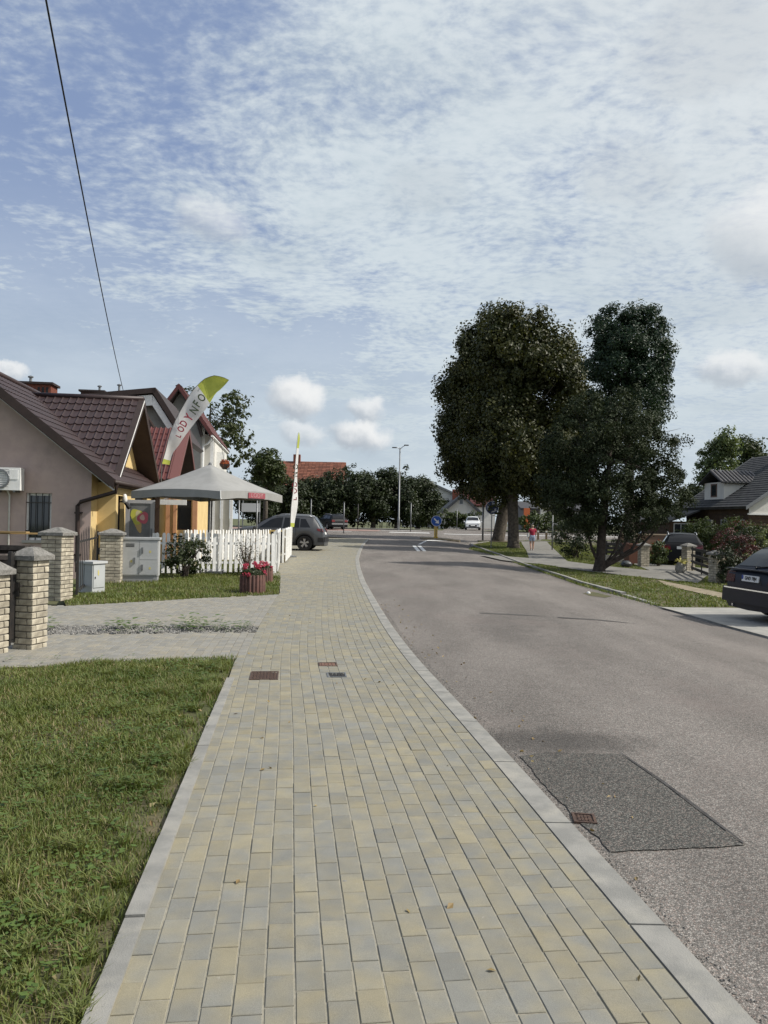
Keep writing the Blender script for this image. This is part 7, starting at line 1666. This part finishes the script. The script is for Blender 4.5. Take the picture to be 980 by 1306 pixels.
# ------------------------------------------------------------------ far houses
def gable_house(label, cat, px0, px1, py_eave, py_peak, pyb, Y, dep, wallm, roofm, pxp=None, over=.5, wins=(), group=None, ridge='y', chim=None, name='house'):
    a = AT(px0, py_eave, Y); c = AT(px1, py_eave, Y); zb_ = g((a.x + c.x) / 2, Y); t = thing(name, label, cat, ((a.x + c.x) / 2, Y, zb_), 0, group); w = (c.x - a.x) / 2; he = a.z - zb_; hp = AT((px0 + px1) / 2, py_peak, Y).z - zb_
    if ridge == 'y':
        part('wall', MB().prism([(-w, -.3), (w, -.3), (w, he), (0, hp - .2), (-w, he)], 'y', 0, dep), wallm, t); q = MB(); s_ = (hp - he) / w; ox = w + over; oz = he - over * s_
        for sg_ in (-1, 1): q.slab([(sg_ * ox, -.6, oz + .1), (sg_ * ox, dep + .4, oz + .1), (sg_ * .005, dep + .4, hp + .1), (sg_ * .005, -.6, hp + .1)], .3, 0, 0, Vector((sg_ * s_, 0, 1)).normalized())
        rf_ = part('roof', q, roofm, t)
    else:
        part('wall', MB().prism([(0, -.3), (dep, -.3), (dep, he), (dep / 2, hp - .2), (0, he)], 'x', -w, w), wallm, t); q = MB(); s_ = (hp - he) / (dep / 2)
        for sg_ in (-1, 1):
            ye = dep / 2 + sg_ * (dep / 2 + over); q.slab([(-w - .4, ye, he - over * s_ + .1), (w + .4, ye, he - over * s_ + .1), (w + .4, dep / 2 + sg_ * .005, hp + .1), (-w - .4, dep / 2 + sg_ * .005, hp + .1)], .25, 0, 0, Vector((0, sg_ * s_, 1)).normalized())
        rf_ = part('roof', q, roofm, t)
        if 'clay' in roofm.name or 'red' in roofm.name:
            q = MB(); nrow = 16
            for i in range(nrow):
                f0, f1 = i / nrow, (i + 1) / nrow; y0 = -over + (dep / 2 + over) * f0; y1 = -over + (dep / 2 + over) * f1; z0_ = he - over * s_ + .1 + (hp - he + over * s_) * f0; z1_ = he - over * s_ + .1 + (hp - he + over * s_) * f1
                for j in range(int((2 * w + .8) / .42)): x0 = -w - .4 + j * .42; q.add([(x0, y0 - .02, z0_ + .06 + random.gauss(0, .008)), (x0 + .40, y0 - .02, z0_ + .06), (x0 + .40, y1, z1_ + .02), (x0, y1, z1_ + .02), (x0, y0 - .02, z0_ - .02), (x0 + .4, y0 - .02, z0_ - .02)], [(0, 1, 2, 3), (4, 5, 1, 0)])
            o = part('roof_tile', q, roofm, rf_); o['kind'] = 'stuff'
    for (x0, x1, z0_, z1_) in wins:
        fr_ = part('window', MB().bx(x0 * w, x1 * w, -.05, .03, z0_, z1_), wht_s, t); part('pane', MB().bx(x0 * w + .1, x1 * w - .1, -.062, -.052, z0_ + .1, z1_ - .1), glass_m, fr_)
    if chim is not None: part('chimney', MB().bx(chim * w - .4, chim * w + .4, dep * .45, dep * .45 + .7, hp - .6, hp + .9), chim_m, rf_)
    return t
gable_house('house with clay tile roof and brick chimney behind the hedge trees', 'house', 341, 434, 617, 586, 668, 86, 9, grey_render, clay_m, ridge='x', chim=-.32, wins=[(-.7, -.5, 1.2, 2.4)], group='far houses')
gh = gable_house('white gabled house with dark roof behind the far hedge', 'house', 566, 612, 651, 631, 668, 104, 9, white_render, mat('dark_grey_roof', (.06, .065, .072), .8), wins=[(-.16, .1, 3.2, 4.4), (-.6, -.2, .9, 2.2), (.3, .7, .9, 2.2)], chim=-.2, group='far houses')
gable_house('house with red roof peeking out behind the white gabled house', 'house', 586, 632, 643, 626, 668, 122, 9, white_render, red_tile_m, ridge='x', group='far houses', wins=[(-.6, -.3, 1, 2.4)])
gable_house('pale flat gabled block left of the white gabled house', 'house', 516, 580, 628, 615, 668, 128, 10, white_render, mat('block_roof', (.14, .15, .16), .8), group='far houses', wins=[(-.6, -.4, 3, 4.4), (-.1, .1, 3, 4.4), (.4, .6, 3, 4.4)])
gable_house('grey roadside building with windows seen under the lime crowns', 'building', 668, 745, 648, 640, 678, 92, 8, mat('dim_render', (.20, .19, .185), .9), mat('flat_roof', (.05, .05, .055), .8), ridge='x', wins=[(-.85, -.65, .8, 2.4), (-.45, -.25, .8, 2.4), (-.05, .15, .8, 2.4), (.35, .55, .8, 2.4), (.7, .82, .1, 2.3)], group='far houses')
p = AT(672, 672, 88); oc = thing('orange_banner', 'small orange and white banner stand before the roadside building', 'banner', (p.x, 88, g(p.x, 88))); part('banner', MB().bx(-.35, .35, -.03, .03, .3, 2.6), mat('banner_orange', (.55, .14, .05), .7), oc); part('foot', MB().bx(-.4, .4, -.3, .3, 0, .08), dark_iron, oc)
for i, (px, lb) in enumerate(((651.5, 'white square column between the two lime trunks'), (693, 'pale column of the roadside building above the woman'))):
    p = AT(px, 672, 86); t = thing('column', lb, 'column', (p.x, 86, g(p.x, 86)), 0, 'pale columns by the roadside'); part('shaft', MB().bx(-.3, .3, -.3, .3, -.1, 3.2), white_render, t); part('head', MB().bx(-.4, .4, -.4, .4, 3.203, 3.4), white_render, t)
p = AT(322, 672, 62); sb_ = thing('notice_board', 'small white notice board on posts under the right corner of the parasol', 'notice board', (p.x, 62, g(p.x, 62)))
zb_ = AT(322, 645, 62).z - g(p.x, 62)
part('board', MB().bx(-.9, .6, -.03, .03, zb_ - .5, zb_ + .2), wht_s, sb_); [part('post', MB().tube([(x, .05, 0), (x, .05, zb_ + .5)], .05, 6), metal_grey, sb_) for x in (-.8, .55)]
for lb, px, Y in (('thin pale pole just under the logo on the parasol', 304, 33), ('thin pale pole under the right half of the parasol', 327, 34)):
    post(lb, px, 700, 636, Y, .035, group='thin poles behind the parasol')
# ------------------------------------------------------------------ overhead cable
q = MB(); a = AT(157, 497, 34); A_ = AT(64, -6, 9.5); c = A_ + (A_ - a) * .35; pts = []
for i in range(25):
    f = i / 24; v = a.lerp(c, f); v.z -= 1.1 * 4 * f * (1 - f) * .35; pts.append(v)
cb = part('overhead_cable', MB().tube(pts, .014, 6), black_m, None, (0, 0, 0), True); tag(cb, 'black overhead cable hanging down to the roofs on the left', 'cable')
